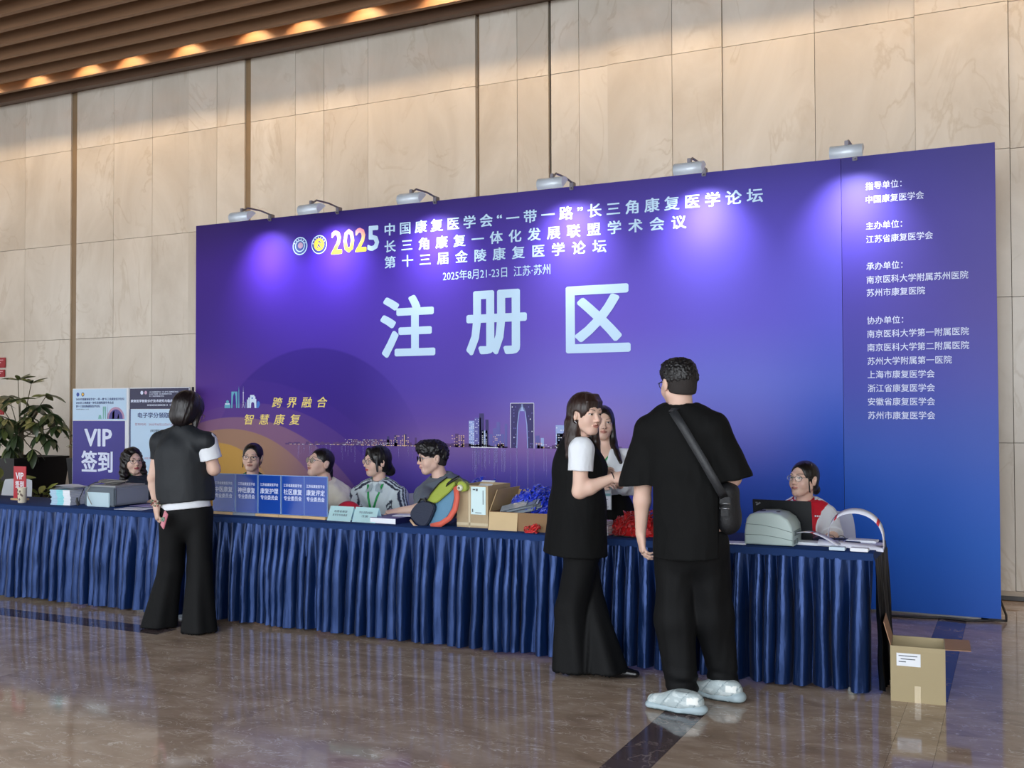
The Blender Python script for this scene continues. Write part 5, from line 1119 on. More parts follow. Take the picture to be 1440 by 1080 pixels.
def tone_fn(H, gaze=(0, 0), skin=BASE_SKIN, brow='#2c211e', lips='#c08478', open_=.85, blush=.4, eyes=True, thick=1.0):
    sk = np.asarray(skin); lp = np.array(srgb(lips)); bw = np.array(srgb(brow)); wh = np.array(srgb('#cfc6c0')); ir = np.array(srgb('#1d1311'))
    def fn(v):
        q = H.loc(v); col = np.repeat(sk[None], len(v), 0); x, y, z = q[:, 0], q[:, 1], q[:, 2]; ax = np.abs(x)
        m = nz(v, 14, 3) * .04; col = col * (1 + m)[:, None]
        fr = (y > .03) & (np.linalg.norm(q, axis=1) < .16)
        ck = np.exp(-(((ax - .042) / .016) ** 2 + ((z + .028) / .016) ** 2)) * fr * blush * .5; col = col * (1 - ck[:, None] * np.array([.0, .18, .14]))
        nt_ = np.exp(-((x / .014) ** 2 + ((z + .026) / .009) ** 2)) * (y > .085) * .35; col = col * (1 - nt_[:, None] * np.array([.02, .14, .12]))
        L_ = fr & (y > .074)
        up_ = L_ & (ax < .023) & (z < -.0455 - .0045 * (ax / .02) ** 2 + .0015 * np.cos(x * 300)) & (z > -.0665 + .007 * (ax / .02) ** 2)
        ml = L_ & (ax < .022) & (np.abs(z + .0548 + .0008 * (ax / .02)) < .0012)
        col[up_] = lp; col[ml] = lp * .35
        if eyes:
            ex = ax - .0315; ez = z - .0085; half = .0058 * open_ * np.sqrt(np.clip(1 - (ex / .0155) ** 2, 0, 1)) * (1 + .2 * np.sign(ez))
            inn = fr & (y > .062) & (np.abs(ex) < .0155); eye = inn & (np.abs(ez) < half)
            col[eye] = wh
            gx_ = np.sign(x) * ex; iris = eye & (((x - np.sign(x) * .0315) - gaze[0]) ** 2 + (ez - gaze[1]) ** 2 < .0068 ** 2); col[iris] = ir
            lash = inn & (ez >= half - .0002) & (ez < half + .0020 * thick); col[lash] = ir
            lash2 = inn & (ez <= -half) & (ez > -half - .0008); col[lash2] = sk * .55
            cre = inn & (np.abs(ez - half - .0046) < .0007); col[cre] = sk * .72
            bz = .0300 + .0055 * np.sin(np.clip((ax - .012) / .040, 0, 1) * PI * .75); br = fr & (ax > .013) & (ax < .052) & (np.abs(z - bz) < .0031 * (1 - .5 * np.clip((ax - .03) / .024, 0, 1))); col[br] = col[br] * .25 + bw * .75
            ns = fr & (y > .085) & (z < -.0295) & (z > -.036) & (ax > .0045) & (ax < .0095); col[ns] = sk * .35
        return col
    return fn

def hand_prims(w, d, n, side, k=1.0, curl=(.35, .4, .45, .5), bend=.35, thumb=.6, spread=.10, thumb_in=.2):
    """w wrist, d direction of the palm towards the fingers, n where the palm faces, side: direction of the thumb side"""
    w = np.asarray(w, float); d = unit(d); n = np.asarray(n, float); n = unit(n - d * (n @ d)); s = np.asarray(side, float); s = unit(s - d * (s @ d) - n * (s @ n))
    pr = []; palm = [Cone(w - d * .01 * k, w + d * .03 * k, .021 * k, .028 * k, n, .62), Cone(w + d * .025 * k + s * .010 * k, w + d * .082 * k + s * .018 * k, .022 * k, .019 * k, n, .60), Cone(w + d * .025 * k - s * .010 * k, w + d * .078 * k - s * .020 * k, .022 * k, .018 * k, n, .60), Cone(w + d * .03 * k, w + d * .085 * k, .026 * k, .020 * k, n, .52)]
    L_ = [(.030, .020, .017), (.033, .023, .018), (.031, .021, .017), (.025, .016, .015)]
    offs = [.031, .0105, -.0105, -.030]; R_ = [.0085, .0088, .0085, .0076]
    fingers = []
    for i in range(4):
        base = w + d * (.082 - (.004, 0, .003, .010)[i]) * k + s * offs[i] * k; dd = unit(d + s * spread * (1.5 - i) * .8); ang = 0; p = base; c = curl[i]
        pts = [p]
        for j, l in enumerate(L_[i]):
            ang += c * (.9 if j == 0 else 1.25); v = dd * math.cos(ang) + n * math.sin(ang); p = p + v * l * 1.12 * k; pts.append(p)
        for j in range(3): fingers.append(Cone(pts[j], pts[j + 1], (R_[i] - .0008 * j) * k, (R_[i] - .0008 * (j + 1)) * k))
    b = w + d * .022 * k + s * .022 * k; t1 = unit(d * .75 + s * thumb + n * thumb_in); t2 = unit(d * .95 + s * thumb * .45 + n * (thumb_in + .15)); t3 = unit(d + s * .1 * thumb + n * (thumb_in + .25))
    p1 = b + t1 * .042 * k; p2 = p1 + t2 * .032 * k; p3 = p2 + t3 * .024 * k
    th = [Cone(b, p1, .0155 * k, .0115 * k), Cone(p1, p2, .0105 * k, .0095 * k), Cone(p2, p3, .0095 * k, .0078 * k)]
    return palm, fingers, th
def add_hand(F, *a, **k):
    palm, fi, th = hand_prims(*a, **k); F.add(palm, k=.006, kj=.014); F.add(fi, k=.0012, kj=.005); F.add(th, k=.003, kj=.006)
    allp = palm + fi + th; c = np.mean([p.c for p in allp], 0); return c, .12
def arm(F, sh, el, wr, r=(.048, .038, .036, .024), k=1.0):
    sh, el, wr = map(lambda q: np.asarray(q, float), (sh, el, wr)); mid = el + (wr - el) * .3
    F.add([Cone(sh, el, r[0] * k, r[1] * k), Cone(el, mid, r[1] * k, r[2] * 1.06 * k), Cone(mid, wr, r[2] * 1.04 * k, r[3] * k)], k=.008, kj=.02)
def body_out(name, F, H, parent, base, tone, spots=(), h=.0075, fine=True):
    """one continuous skin, refined on the head and the hands"""
    vs, Q = polygonise(F, h); vs = project(F, vs, 1)
    q = H.loc(vs); fc = vs[Q].mean(1); ng = []
    sel = (np.linalg.norm(fc - H.c, axis=1) < .135 * H.k)
    for c, r in spots: sel |= np.linalg.norm(fc - c, axis=1) < r
    n0 = len(vs); vs, Q, ng1 = subdivide(vs, Q, sel); vs[n0:] = project(F, vs[n0:], 1); ng += ng1
    if fine:
        fc = H.loc(vs[Q].mean(1)); sel = (fc[:, 1] > .05) & (fc[:, 2] < .05) & (fc[:, 2] > -.10) & (np.abs(fc[:, 0]) < .06)
        n0 = len(vs); vs, Q, ng2 = subdivide(vs, Q, sel); 
        vs[n0:] = project(F, vs[n0:], 1)
        # edges shared with older n-gons stay as they are
        ng += ng2
    return to_obj(name, vs, Q.tolist() + ng, SKIN, parent, base, tone(vs))
def frame_glasses(H, parent, base, m, r=(.024, .019), z=.006, y=.100, th=.0013, wide=1.0, square=0.0):
    bm = new_bm(); b = np.asarray(base)
    for sx in (-1, 1):
        pts = []
        for k in range(20):
            a = 2 * PI * k / 20; ca, sa = math.cos(a), math.sin(a); e = 1 - square * .5
            px, pz = r[0] * math.copysign(abs(ca) ** e, ca), r[1] * math.copysign(abs(sa) ** e, sa)
            pts.append(H.w(sx * .0335 + px, y - .004 * abs((sx * .0335 + px) / .05) ** 2 * 2, z + pz) - b)
        tube(bm, pts, th * H.k, 6, closed=True)
        tube(bm, [H.w(sx * (.0335 + r[0]), y - .006, z + .006) - b, H.w(sx * .070 * wide, .075, z + .008) - b, H.w(sx * .080 * wide, .0, z + .008) - b, H.w(sx * .082 * wide, -.02, z - .004) - b], th * H.k, 6)
    tube(bm, [H.w(-.0105, y, z + .004) - b, H.w(0, y + .004, z + .007) - b, H.w(.0105, y, z + .004) - b], th * H.k, 6)
    o = finish('glasses', bm, m, parent)
    bm = new_bm()
    for sx in (-1, 1):
        v = [bm.verts.new(Vector(H.w(sx * .0335 + r[0] * .96 * math.cos(a), y - .002, z + r[1] * .96 * math.sin(a)) - b)) for a in [2 * PI * k / 16 for k in range(16)]]; bm.faces.new(v)
    gl_ = bpy.data.materials.get('eyeglass_lens')
    if gl_ is None:
        gl_ = bpy.data.materials.new('eyeglass_lens'); gl_.use_nodes = True; nt = gl_.node_tree; p_ = nt.nodes['Principled BSDF']
        tr = nt.nodes.new('ShaderNodeBsdfTransparent'); gs = nt.nodes.new('ShaderNodeBsdfGlossy'); gs.inputs['Roughness'].default_value = .03; mx = nt.nodes.new('ShaderNodeMixShader'); fr = nt.nodes.new('ShaderNodeFresnel'); fr.inputs[0].default_value = 1.4
        nt.links.new(fr.outputs[0], mx.inputs[0]); nt.links.new(tr.outputs[0], mx.inputs[1]); nt.links.new(gs.outputs[0], mx.inputs[2]); nt.links.new(mx.outputs[0], nt.nodes['Material Output'].inputs['Surface'])
    finish('lens', bm, gl_, o)
    return o
def strand_disp(H, amp=.0022, f=70):
    def fn(v, n):
        q = H.loc(v); a = np.arctan2(q[:, 0], q[:, 1] + .02); return amp * nz(np.stack([a * .08, q[:, 2] * .06, q[:, 2] * 0], 1), f, 5) + amp * .6 * nz(np.stack([a * .2, q[:, 2] * .05, 0 * a], 1), f, 9)
    return fn
def fold_disp(amp=.006, f=(9, 9, 3.2), seed=0, amp2=.003, f2=(26, 26, 10)):
    def fn(v, n): return amp * nz(v, f, seed) + amp2 * (np.abs(nz(v, f2, seed + 4)) * -2 + .4)
    return fn
def hair_cap(F, H, face=(.060, .070, .084), fc=(0, .085, -.022), grow=.010, wide=1.0, low=-.06):
    g = grow
    F.add([H.ell((0, -.016, .036), (.077 * wide + g, .095 + g, .086 + g)), H.ell((0, -.040, -.02), (.066 * wide + g, .060 + g, .070 + g))], k=.008, kj=.01)
    F.sub([H.ell(fc, face)], k=.003, kj=.006)
    F.cut([Half(H.w(0, -.03, low), H.M @ np.array([0, .25, -1.0]))], kj=.01)
def lanyard(parent, base, pts, m, width=.016, th=.0014, side=None):
    bm = new_bm(); b = Vector(base); P_ = [Vector(p) - b for p in pts]
    sd = []
    for i in range(len(P_)): sd.append(Vector(side[i]) if side else Vector((1, 0, 0)))
    ribbon(bm, P_, sd, width, th=th); return finish('lanyard', bm, m, parent)
# ================================================================== PEOPLE
def Pv(px, py, Y): return np.array(P(px, py, Y))
BLACK = cloth_mat('black_cotton', '#08090a', sheen=0); BLACKT = cloth_mat('black_trouser', '#0a0b0d', .7, sheen=0)
def person(label, base): return thing('person', label, 'person', tuple(base))

# ---------- man in the black T-shirt, seen from behind
Y0 = 5.20; base = np.array(PZ(985, 986, 0)); base[1] = Y0; base[0] = PZ(983, 986, 0)[0]; base[2] = 0
pm = person('man seen from behind in an oversized black T-shirt, black trousers and pale sneakers', base)
fw = np.array(facing(975, 172)); rt = np.array([fw[1], -fw[0], 0]); up = V(0, 0, 1)      # rt: towards the right of the picture
hf = np.array(facing(953, 205)); 
Hd = Head(Pv(954, 541, Y0 + .03), unit(np.array(facing(953, -150)) + V(0, 0, -.08)), k=1.06)
neck = Pv(957, 578, Y0 + .0); shL = Pv(913, 608, Y0 + .0); shR = Pv(1002, 605, Y0 + .02)
elL = Pv(904, 684, Y0 + .02); wrL = Pv(901, 750, Y0 + .04); elR = Pv(1030, 672, Y0 + .06); wrR = elR + fw * .20 - rt * .10 + up * .02
chest = Pv(960, 640, Y0 + .02); waist = Pv(968, 710, Y0 + .02); hip = Pv(972, 762, Y0 + .01)
hL = hip - rt * .085; hR = hip + rt * .085; kL = Pv(948, 872, Y0 + .0); kR = Pv(1003, 866, Y0 + .10); aL = Pv(962, 978, Y0 - .02); aR = Pv(1020, 968, Y0 + .16)
F = Field()
F.add([Cone(chest + up * .06, waist, .175, .15, fw, .66), Cone(waist, hip, .155, .165, fw, .72), Cone(shL, shR, .062, .062), Cone(hL, hR, .09, .09), Cone(neck - up * .02, Hd.w(0, -.015, -.03), .064, .058)], k=.02, kj=.02)
arm(F, shL, elL, wrL, (.056, .043, .042, .027)); arm(F, shR, elR, wrR, (.056, .043, .042, .027))
F.add([Cone(hL, kL, .09, .06), Cone(kL, aL, .058, .04), Cone(hR, kR, .09, .06), Cone(kR, aR, .058, .04)], k=.01, kj=.02)
head_fields(F, Hd, wide=1.04)
s1 = add_hand(F, wrL, unit(V(.10, .02, -1)), unit(rt * .8 + fw * .4), unit(fw * .9 - rt * .3), 1.02, curl=(.30, .38, .45, .5), thumb=.45)
s2 = add_hand(F, wrR, unit(wrR - elR), -up, unit(-rt), 1.0)
body_out('body', F, Hd, pm, base, tone_fn(Hd, skin=BASE_SKIN * .96), [s1, s2])
# hair: short crop, shaved sides
F = Field(); hair_cap(F, Hd, face=(.075, .08, .10), fc=(0, .105, -.02), grow=.001, wide=1.04, low=-.045); 
skin_out('shaved_hair', F, .006, mat('shaved_hair', '#2a2524', .8, bump=.4, bscale=300), pm, base)
F = Field(); F.add([Hd.ell((0, -.010, .060), (.083, .098, .072)), Hd.ell((0, -.03, .02), (.079, .080, .06)), Hd.ell((0, .06, .09), (.05, .04, .04))], k=.01, kj=.01); F.sub([Hd.ell((0, .105, -.01), (.07, .06, .078))], kj=.006); F.cut([Half(Hd.w(0, -.09, .002), Hd.M @ np.array([0, -.15, -1.0]))], kj=.03)
def spiky(v, n): return .011 * np.abs(nz(v, 55, 2)) + .005 * nz(v, 130, 6)
skin_out('hair', F, .0045, hair_mat('hair_black', '#141214', .45), pm, base, disp=spiky)
frame_glasses(Hd, pm, base, mat('glasses_black', '#15151a', .3), th=.0018)
# T-shirt
F = Field()
F.add([Cone(Pv(958, 618, Y0 + .02), Pv(969, 700, Y0 + .02), .205, .215, fw, .66), Cone(Pv(969, 700, Y0 + .02), Pv(972, 800, Y0 + .0), .212, .210, fw, .84), Cone(shL, shR, .080, .080), Cone(shL + rt * .02, neck - up * .005, .074, .070), Cone(shR - rt * .02, neck - up * .005, .074, .070)], k=.016, kj=.02)
sl = Pv(902, 682, Y0 + .02); sr = shR + (elR - shR) * 1.0
F.add([Cone(shL, sl, .085, .118)], k=.01, kj=.02); F.add([Cone(shR, sr, .085, .105)], k=.01, kj=.02)
F.cut([Half(Pv(972, 783, Y0), V(.03, 0, -1)), Half(neck + up * .046 , up)], kj=.004)
F.sub([Cone(neck, neck + up * .1, .062, .075)], kj=.01)
dl_ = unit(sl - shL); F.cut([], .01)
cutL = Pv(905, 671, Y0); 
class SleeveCut:
    """trims only the sleeve: inside test limited to one side of the trunk"""
    def __init__(s, p, n, side_p, side_n): s.p, s.n, s.sp, s.sn = np.asarray(p, float), unit(n), np.asarray(side_p, float), unit(side_n); s.R = 1e9; s.c = s.p
    def __call__(s, q): return np.minimum((q - s.p) @ s.n, (q - s.sp) @ s.sn)
F.cut([SleeveCut(Pv(905, 682, Y0), unit(V(.05, 0, -1)), Pv(924, 680, Y0 + .02), -rt), SleeveCut(Pv(1030, 676, Y0), unit(rt * .25 + V(0, 0, -1)), Pv(1013, 676, Y0), rt)], kj=.004)
F.sub([Cone(elL + up * .06, elL - up * .05, .062, .085), Cone(shR + (elR - shR) * .8, elR + (elR - shR) * .3, .055, .085)], k=.004, kj=.006)
tshirt = skin_out('t_shirt', F, .0085, BLACK, pm, base, disp=fold_disp(.012, (6, 6, 2.6), 3, .004, (14, 14, 6)))
# trousers
def trousers(name, F, hip, hL, hR, kL, kR, aL, aR, fw, r, top, hem, m, pm, base, disp):
    F.add([Cone(hip + V(0, 0, .05), hip - V(0, 0, .02), r[0], r[0] * 1.05, fw, .74)], k=.02, kj=.03)
    F.add([Cone(hL, kL, r[1], r[2]), Cone(kL, aL, r[2], r[3])], k=.016, kj=.035); F.add([Cone(hR, kR, r[1], r[2]), Cone(kR, aR, r[2], r[3])], k=.016, kj=.035)
    F.cut([Half(V(0, 0, top), V(0, 0, 1)), Half(V(0, 0, hem), V(0, 0, -1))], kj=.004)
    return skin_out(name, F, .0095, m, pm, base, disp=disp)
F = Field()
def tfold(v, n):
    bun = np.exp(-((v[:, 2] - .10) / .07) ** 2); return .013 * nz(v, (9, 9, 2.4), 8) + .004 * nz(v, (24, 24, 6), 3) + .014 * bun * nz(v, (6, 6, 34), 4)
trousers('trousers', F, hip, hL, hR, kL, kR, aL + V(0, 0, -.02), aR + V(0, 0, -.02), fw, (.172, .105, .098, .074), hip[2] + .06, .058, BLACKT, pm, base, tfold)
# chunky sneakers
def sneaker(ankle, dirv, parent, base, k=1.0):
    d = unit(V(dirv[0], dirv[1], 0)); s = np.array([d[1], -d[0], 0]); M = np.stack([s, d, up], 1); a = V(ankle[0], ankle[1], 0)
    F = Field(); F.add([Cone(a - d * .055 + up * .058, a + d * .05 + up * .05, .043, .047), Cone(a + d * .03 + up * .055, a + d * .165 + up * .040, .046, .032), Cone(a - d * .03 + up * .07, a + d * .01 + up * .095, .042, .040)], k=.012, kj=.01)
    F.cut([Half(V(0, 0, .108), V(.0, 0, 1)), Half(V(0, 0, .028), V(0, 0, -1))], kj=.01)
    def col(v):
        q = (v - a) @ M; c = np.repeat(np.array(srgb('#b3c1c4'))[None], len(v), 0); st = nz(v, (30, 30, 60), 2) > .18; c[st] = srgb('#cdd8da'); st2 = np.abs(np.sin(q[:, 1] * 38 + q[:, 2] * 30 + 1)) < .10; c[st2] = srgb('#8799a0'); hl = (np.abs(q[:, 1] + .055) < .026) & (q[:, 2] > .055) & (q[:, 2] < .088) & (np.abs(q[:, 0]) > .02); c[hl] = srgb('#f1f5f2'); return c
    o = skin_out('sneaker', F, .0055, mat('sneaker_upper', '#ffffff', .6, attr='tone', bump=.2, bscale=120), parent, base, col=col)
    F = Field(); F.add([Cone(a - d * .068 + up * .028, a + d * .03 + up * .020, .050, .044, up, .62), Cone(a + d * .03 + up * .020, a + d * .170 + up * .020, .046, .040, up, .55)], k=.008, kj=.01); F.cut([Half(V(0, 0, .002), V(0, 0, -1))], kj=.003)
    def col2(v):
        c = np.repeat(np.array(srgb('#a9bcc4'))[None], len(v), 0); c[v[:, 2] < .010] = srgb('#4c5a5c'); return c
    so = skin_out('sole', F, .0065, mat('sneaker_sole', '#ffffff', .5, attr='tone'), o, base, col=col2, disp=lambda v, n: .003 * np.sin(v @ d * 60) * (v[:, 2] > .012)); so.parent = o
    return o
t1 = np.array(PZ(920, 990, .02)); h1 = np.array(PZ(986, 1000, .02)); sneaker(h1 + unit(t1 - h1) * .085, t1 - h1, pm, base)
h2 = np.array(PZ(1040, 983, .02)); t2 = np.array(PZ(978, 972, .02)); sneaker(h2 + unit(t2 - h2) * .085, t2 - h2, pm, base)
# cross-body bag, hanging from him: a thing of its own
sb = Pv(1024, 713, Y0 + .04); bg = thing('crossbody_bag', 'black crossbody bag on a wide strap across the back of the man', 'bag', tuple(sb))
F = Field(); F.add([Cone(sb + up * .075, sb - up * .08, .058, .060, fw, 1.35), Ell(sb - up * .05, (.062, .085, .07))], k=.01, kj=.01)
skin_out('body', F, .007, mat('bag_black', '#17181c', .6, bump=.3, bscale=120), bg, sb)
bm = new_bm(); ps = []
line_ = [(946, 578, -.135), (960, 600, -.155), (975, 625, -.165), (990, 650, -.165), (1003, 673, -.155), (1014, 692, -.12), (1019, 700, -.075)]
for px, py, dy in line_: ps.append(Vector(Pv(px, py, Y0 + dy)) - Vector(sb))
front = [Vector(neck + fw * .08 + up * .05) - Vector(sb), Vector(neck + fw * .16 - up * .05) - Vector(sb), Vector(chest + fw * .20) - Vector(sb), Vector(sb + fw * .16 + up * .1) - Vector(sb), Vector(sb + fw * .08 + up * .08) - Vector(sb)]
sd_ = Vector(unit(Pv(975, 625, Y0) - Pv(946, 578, Y0))).cross(Vector(fw)).normalized()
ribbon(bm, ps, sd_, .042, th=.003); finish('strap', bm, mat('strap_grey', '#2b2d31', .45, bump=.3, bscale=200), bg)
bm = new_bm(); ribbon(bm, [ps[0]] + front[:4], Vector(rt), .040, th=.003); finish('strap', bm, mat('strap_grey'), bg)
bm = new_bm(); q = Vector(Pv(1020, 705, Y0 - .075)) - Vector(sb); box(bm, q - Vector((.028, .008, .016)), q + Vector((.028, .008, .022)), bev=.003); box(bm, q - Vector((.022, .006, .075)), q + Vector((.018, .006, -.03)), bev=.003); finish('buckle_tab', bm, mat('bag_black'), bg)
bm = new_bm(); q = q + Vector((0, -.01, -.022)); tube(bm, [q + Vector(o_) for o_ in ((-.026, 0, -.014), (.026, 0, -.014), (.026, 0, .012), (-.026, 0, .012))], .0028, 6, closed=True); finish('metal_ring', bm, mat('ring_metal', '#a7a9ad', .25, .9), bg)

# ---------- helpers for the women's flared trousers
def flared(name, hip, hL, hR, kL, kR, aL, aR, fw, rw, rt_, rk, rh, top, hem, m, pm, base, seed):
    F = Field(); F.add([Cone(hip + V(0, 0, .07), hip - V(0, 0, .03), rw, rw * 1.08, fw, .72)], k=.02, kj=.03)
    for h_, k_, a_ in ((hL, kL, aL), (hR, kR, aR)):
        d = unit(a_ - k_); F.add([Cone(h_, k_, rt_, rk), Cone(k_, a_ + d * .14, rk, rh * 1.1)], k=.012, kj=.025)
    F.cut([Half(V(0, 0, top), V(0, 0, 1)), Half(V(0, 0, hem), V(0, 0, -1))], kj=.004)
    def dsp(v, n): return .006 * nz(v, (8, 8, 2.2), seed) + .006 * np.clip((.6 - v[:, 2]) / .5, 0, 1) * np.sin(np.arctan2(n[:, 1], n[:, 0]) * 5 + v[:, 2] * 3)
    return skin_out(name, F, .0095, m, pm, base, disp=dsp)
def lshoe(ankle, dirv, parent, base, m, k=1.0):
    d = unit(V(dirv[0], dirv[1], 0)); a = V(ankle[0], ankle[1], 0); F = Field()
    F.add([Cone(a - d * .045 + up * .040, a + d * .06 + up * .036, .036 * k, .038 * k), Cone(a + d * .05 + up * .034, a + d * .15 * k + up * .026, .040 * k, .026 * k, up, .8)], k=.01, kj=.01); F.cut([Half(V(0, 0, .004), V(0, 0, -1)), Half(V(0, 0, .085), up)], kj=.004)
    return skin_out('shoe', F, .006, m, parent, base)
LEATHER = mat('black_leather', '#121216', .25, spec=.6)
M_WHITE = cloth_mat('white_cotton', '#e6ebf2', .75); M_CREAM = cloth_mat('cream_cotton', '#eeeadd', .8); M_GREY = cloth_mat('grey_cotton', '#666f7a', .85); M_NAVY = cloth_mat('navy_cotton', '#1b2230', .8)
M_GREEN = mat('lanyard_green', '#22a055', .5)
class Limb:
    """keeps only the part of a shape near a line (used to confine a cut to one sleeve)"""
    def __init__(s, p, n, c, r): s.p = np.asarray(p, float); s.n = unit(n); s.cc = np.asarray(c, float); s.r = r; s.R = 1e9; s.c = s.p
    def __call__(s, q): return np.minimum((q - s.p) @ s.n, s.r - np.linalg.norm(q - s.cc, axis=1))

# ---------- woman A: long black vest over white tee, in profile between table and man
Y0 = 5.44; base = np.array([P(830, 940, Y0)[0], Y0 + .02, 0])
pm = person('woman with long brown hair in a long black vest over a white tee', base)
fw = np.array(facing(812, 108)); rt = np.array([fw[1], -fw[0], 0])
Hd = Head(Pv(824, 584, Y0 - .02), unit(np.array(facing(824, 42)) + V(0, 0, -.05)), up=(.04, .0, 1), k=1.0)
neck = Pv(812, 622, Y0); nr = Pv(818, 632, Y0 - .13); fr_ = Pv(822, 632, Y0 + .16)
el1 = Pv(815, 691, Y0 - .15); wr1 = Pv(862, 672, Y0 - .06); el2 = Pv(824, 690, Y0 + .24); wr2 = Pv(838, 668, Y0 + .20)
chest = Pv(811, 660, Y0); waist = Pv(812, 712, Y0); hip = Pv(816, 760, Y0)
h1, h2 = hip + rt * .066, hip - rt * .066; k1, k2 = Pv(803, 858, Y0 - .02), Pv(832, 858, Y0 + .08); a1, a2 = Pv(806, 938, Y0 - .02), Pv(846, 942, Y0 + .04); a1[2] = a2[2] = .10
F = Field()
F.add([Cone(chest, waist, .125, .105, fw, .75), Cone(waist, hip, .10, .112, fw, .8), Cone(nr, fr_, .05, .05), Cone(h1, h2, .068, .068), Cone(neck - up * .03, Hd.w(0, -.02, -.03), .052, .048), Ell(chest + fw * .07, (.08, .08, .07))], k=.02, kj=.02)
arm(F, nr, el1, wr1, (.046, .039, .038, .024)); arm(F, fr_, el2, wr2, (.046, .037, .036, .024))
for h_, k_, a_ in ((h1, k1, a1), (h2, k2, a2)): F.add([Cone(h_, k_, .070, .052), Cone(k_, a_, .052, .034)], k=.01, kj=.02)
head_fields(F, Hd, wide=.97, mouth=1.0)
s1 = add_hand(F, wr1, unit(Pv(884, 671, Y0 - .04) - wr1), unit(V(0, 0, -.5) + V(.2, .8, 0)), up, .93, curl=(.28, .34, .4, .46), thumb=.35)
s2 = add_hand(F, wr2, unit(V(.9, .1, .25)), V(0, -.6, -.6), up, .9, curl=(.3, .4, .4, .5), thumb=.5)
body_out('body', F, Hd, pm, base, tone_fn(Hd, gaze=(.003, .001), skin=BASE_SKIN * 1.0, brow='#4a352c', open_=.75), [s1, s2])
F = Field()      # tee with short sleeves
F.add([Cone(neck - up * .02, chest, .075, .135, fw, .8), Cone(nr, fr_, .066, .066), Cone(nr, nr + (el1 - nr) * .62, .066, .072), Cone(fr_, fr_ + (el2 - fr_) * .62, .066, .072), Cone(neck - up * .045, neck - up * .0, .075, .056)], k=.012, kj=.01)
c1 = nr + (el1 - nr) * .52; c2 = fr_ + (el2 - fr_) * .52
F.cut([Limb(c1, el1 - nr, nr + (el1 - nr) * .9, .16), Limb(c2, el2 - fr_, fr_ + (el2 - fr_) * .9, .16), Half(neck + up * .035, up)], kj=.003); F.sub([Cone(neck - up * .01, Hd.w(0, -.02, -.06), .056, .056), Cone(nr + (el1 - nr) * .5, el1, .05, .06)], kj=.004)
skin_out('tee', F, .007, M_WHITE, pm, base, disp=fold_disp(.005, (12, 12, 6), 5, .002, (30, 30, 16)))
F = Field()      # vest
F.add([Cone(chest + up * .02, waist, .158, .165, fw, .80), Cone(waist, Pv(808, 800, Y0), .168, .195, fw, .97), Cone(chest + up * .11 - rt * .05, chest, .085, .13, fw, .9), Cone(chest + up * .11 + rt * .02, chest, .085, .13, fw, .9), Ell(chest + fw * .09, (.09, .09, .09)), Cone(neck - up * .02 - fw * .02, chest + up * .05, .07, .12, fw, .9)], k=.02, kj=.02)
F.sub([Cone(nr + rt * .02 + up * .05, nr + rt * .03 - up * .10, .062, .055), Cone(fr_ - rt * .03 + up * .05, fr_ - rt * .03 - up * .10, .062, .055), Cone(neck - up * .02, neck + up * .1, .062, .066)], k=.01, kj=.008)
F.sub([Cone(neck + fw * .06, chest + fw * .2 + up * .03, .045, .05)], kj=.006)
F.cut([Half(Pv(808, 778, Y0), V(-.06, 0, -1))], kj=.004)
skin_out('vest', F, .0085, BLACK, pm, base, disp=fold_disp(.008, (8, 8, 2.0), 11, .002, (20, 20, 6)))
flared('trousers', hip, h1, h2, k1, k2, a1, a2, fw, .140, .096, .085, .122, hip[2] + .03, .035, BLACKT, pm, base, 3)
lshoe(a1 + fw * .03, fw, pm, base, LEATHER); lshoe(Pv(856, 945, Y0 + .04), facing(850, 78), pm, base, LEATHER)
HBROWN = hair_mat('hair_brown', '#2c1c18', .36)
F = Field(); hair_cap(F, Hd, face=(.062, .066, .085), fc=(0, .086, -.020), grow=.012, low=-.09)
back = Hd.w(0, -.07, -.05)
F.add([Cone(Hd.w(0, -.045, .03), Hd.w(0, -.075, -.10), .078, .066), Cone(Hd.w(0, -.075, -.10), Pv(790, 642, Y0 - .03), .066, .035), Cone(Hd.w(.066, -.01, .02), Hd.w(.070, -.010, -.12), .022, .024), Cone(Hd.w(.070, -.01, -.12), Pv(832, 648, Y0 - .02), .026, .016), Cone(Hd.w(.05, -.05, -.05), Pv(802, 640, Y0 - .12), .05, .03), Cone(Hd.w(-.066, .0, .02), Hd.w(-.065, .02, -.15), .022, .02), Cone(Hd.w(-.065, .02, -.15), Pv(843, 650, Y0 + .06), .022, .014)], k=.008, kj=.012)
F.sub([Hd.ell((.082, .01, -.008), (.018, .022, .034))], kj=.006)
skin_out('hair', F, .0058, HBROWN, pm, base, disp=strand_disp(Hd, .0035))
F = Field(); pr = []
for x in np.linspace(-.055, .055, 13): pr += [Cone(Hd.w(x * .7, .045, .112), Hd.w(x * .95, .080 - .3 * abs(x), .078), .012, .009), Cone(Hd.w(x * .95, .080 - .3 * abs(x), .078), Hd.w(x, .088 - .35 * abs(x), .046 + .010 * math.sin(x * 90) - abs(x) * .22), .009, .0035)]
F.add(pr, k=.002, kj=.004); skin_out('fringe', F, .004, HBROWN, pm, base)
bm = new_bm(); q = Vector(Hd.w(.083, .0, -.034) - base); tube(bm, [q + Vector((.010 * math.cos(a), .0, .012 * math.sin(a) - .012)) for a in [k * PI / 6 for k in range(12)]], .0018, 6, closed=True); tube(bm, [q + Vector((.0, 0, .004)), q + Vector((0, 0, -.004))], .004, 6); finish('earring', bm, mat('ring_metal'), pm)
bm = new_bm(); d_ = unit(Pv(884, 671, Y0) - el1); o_ = unit(np.cross(d_, up)); o2 = np.cross(o_, d_); wc = wr1 + d_ * .0
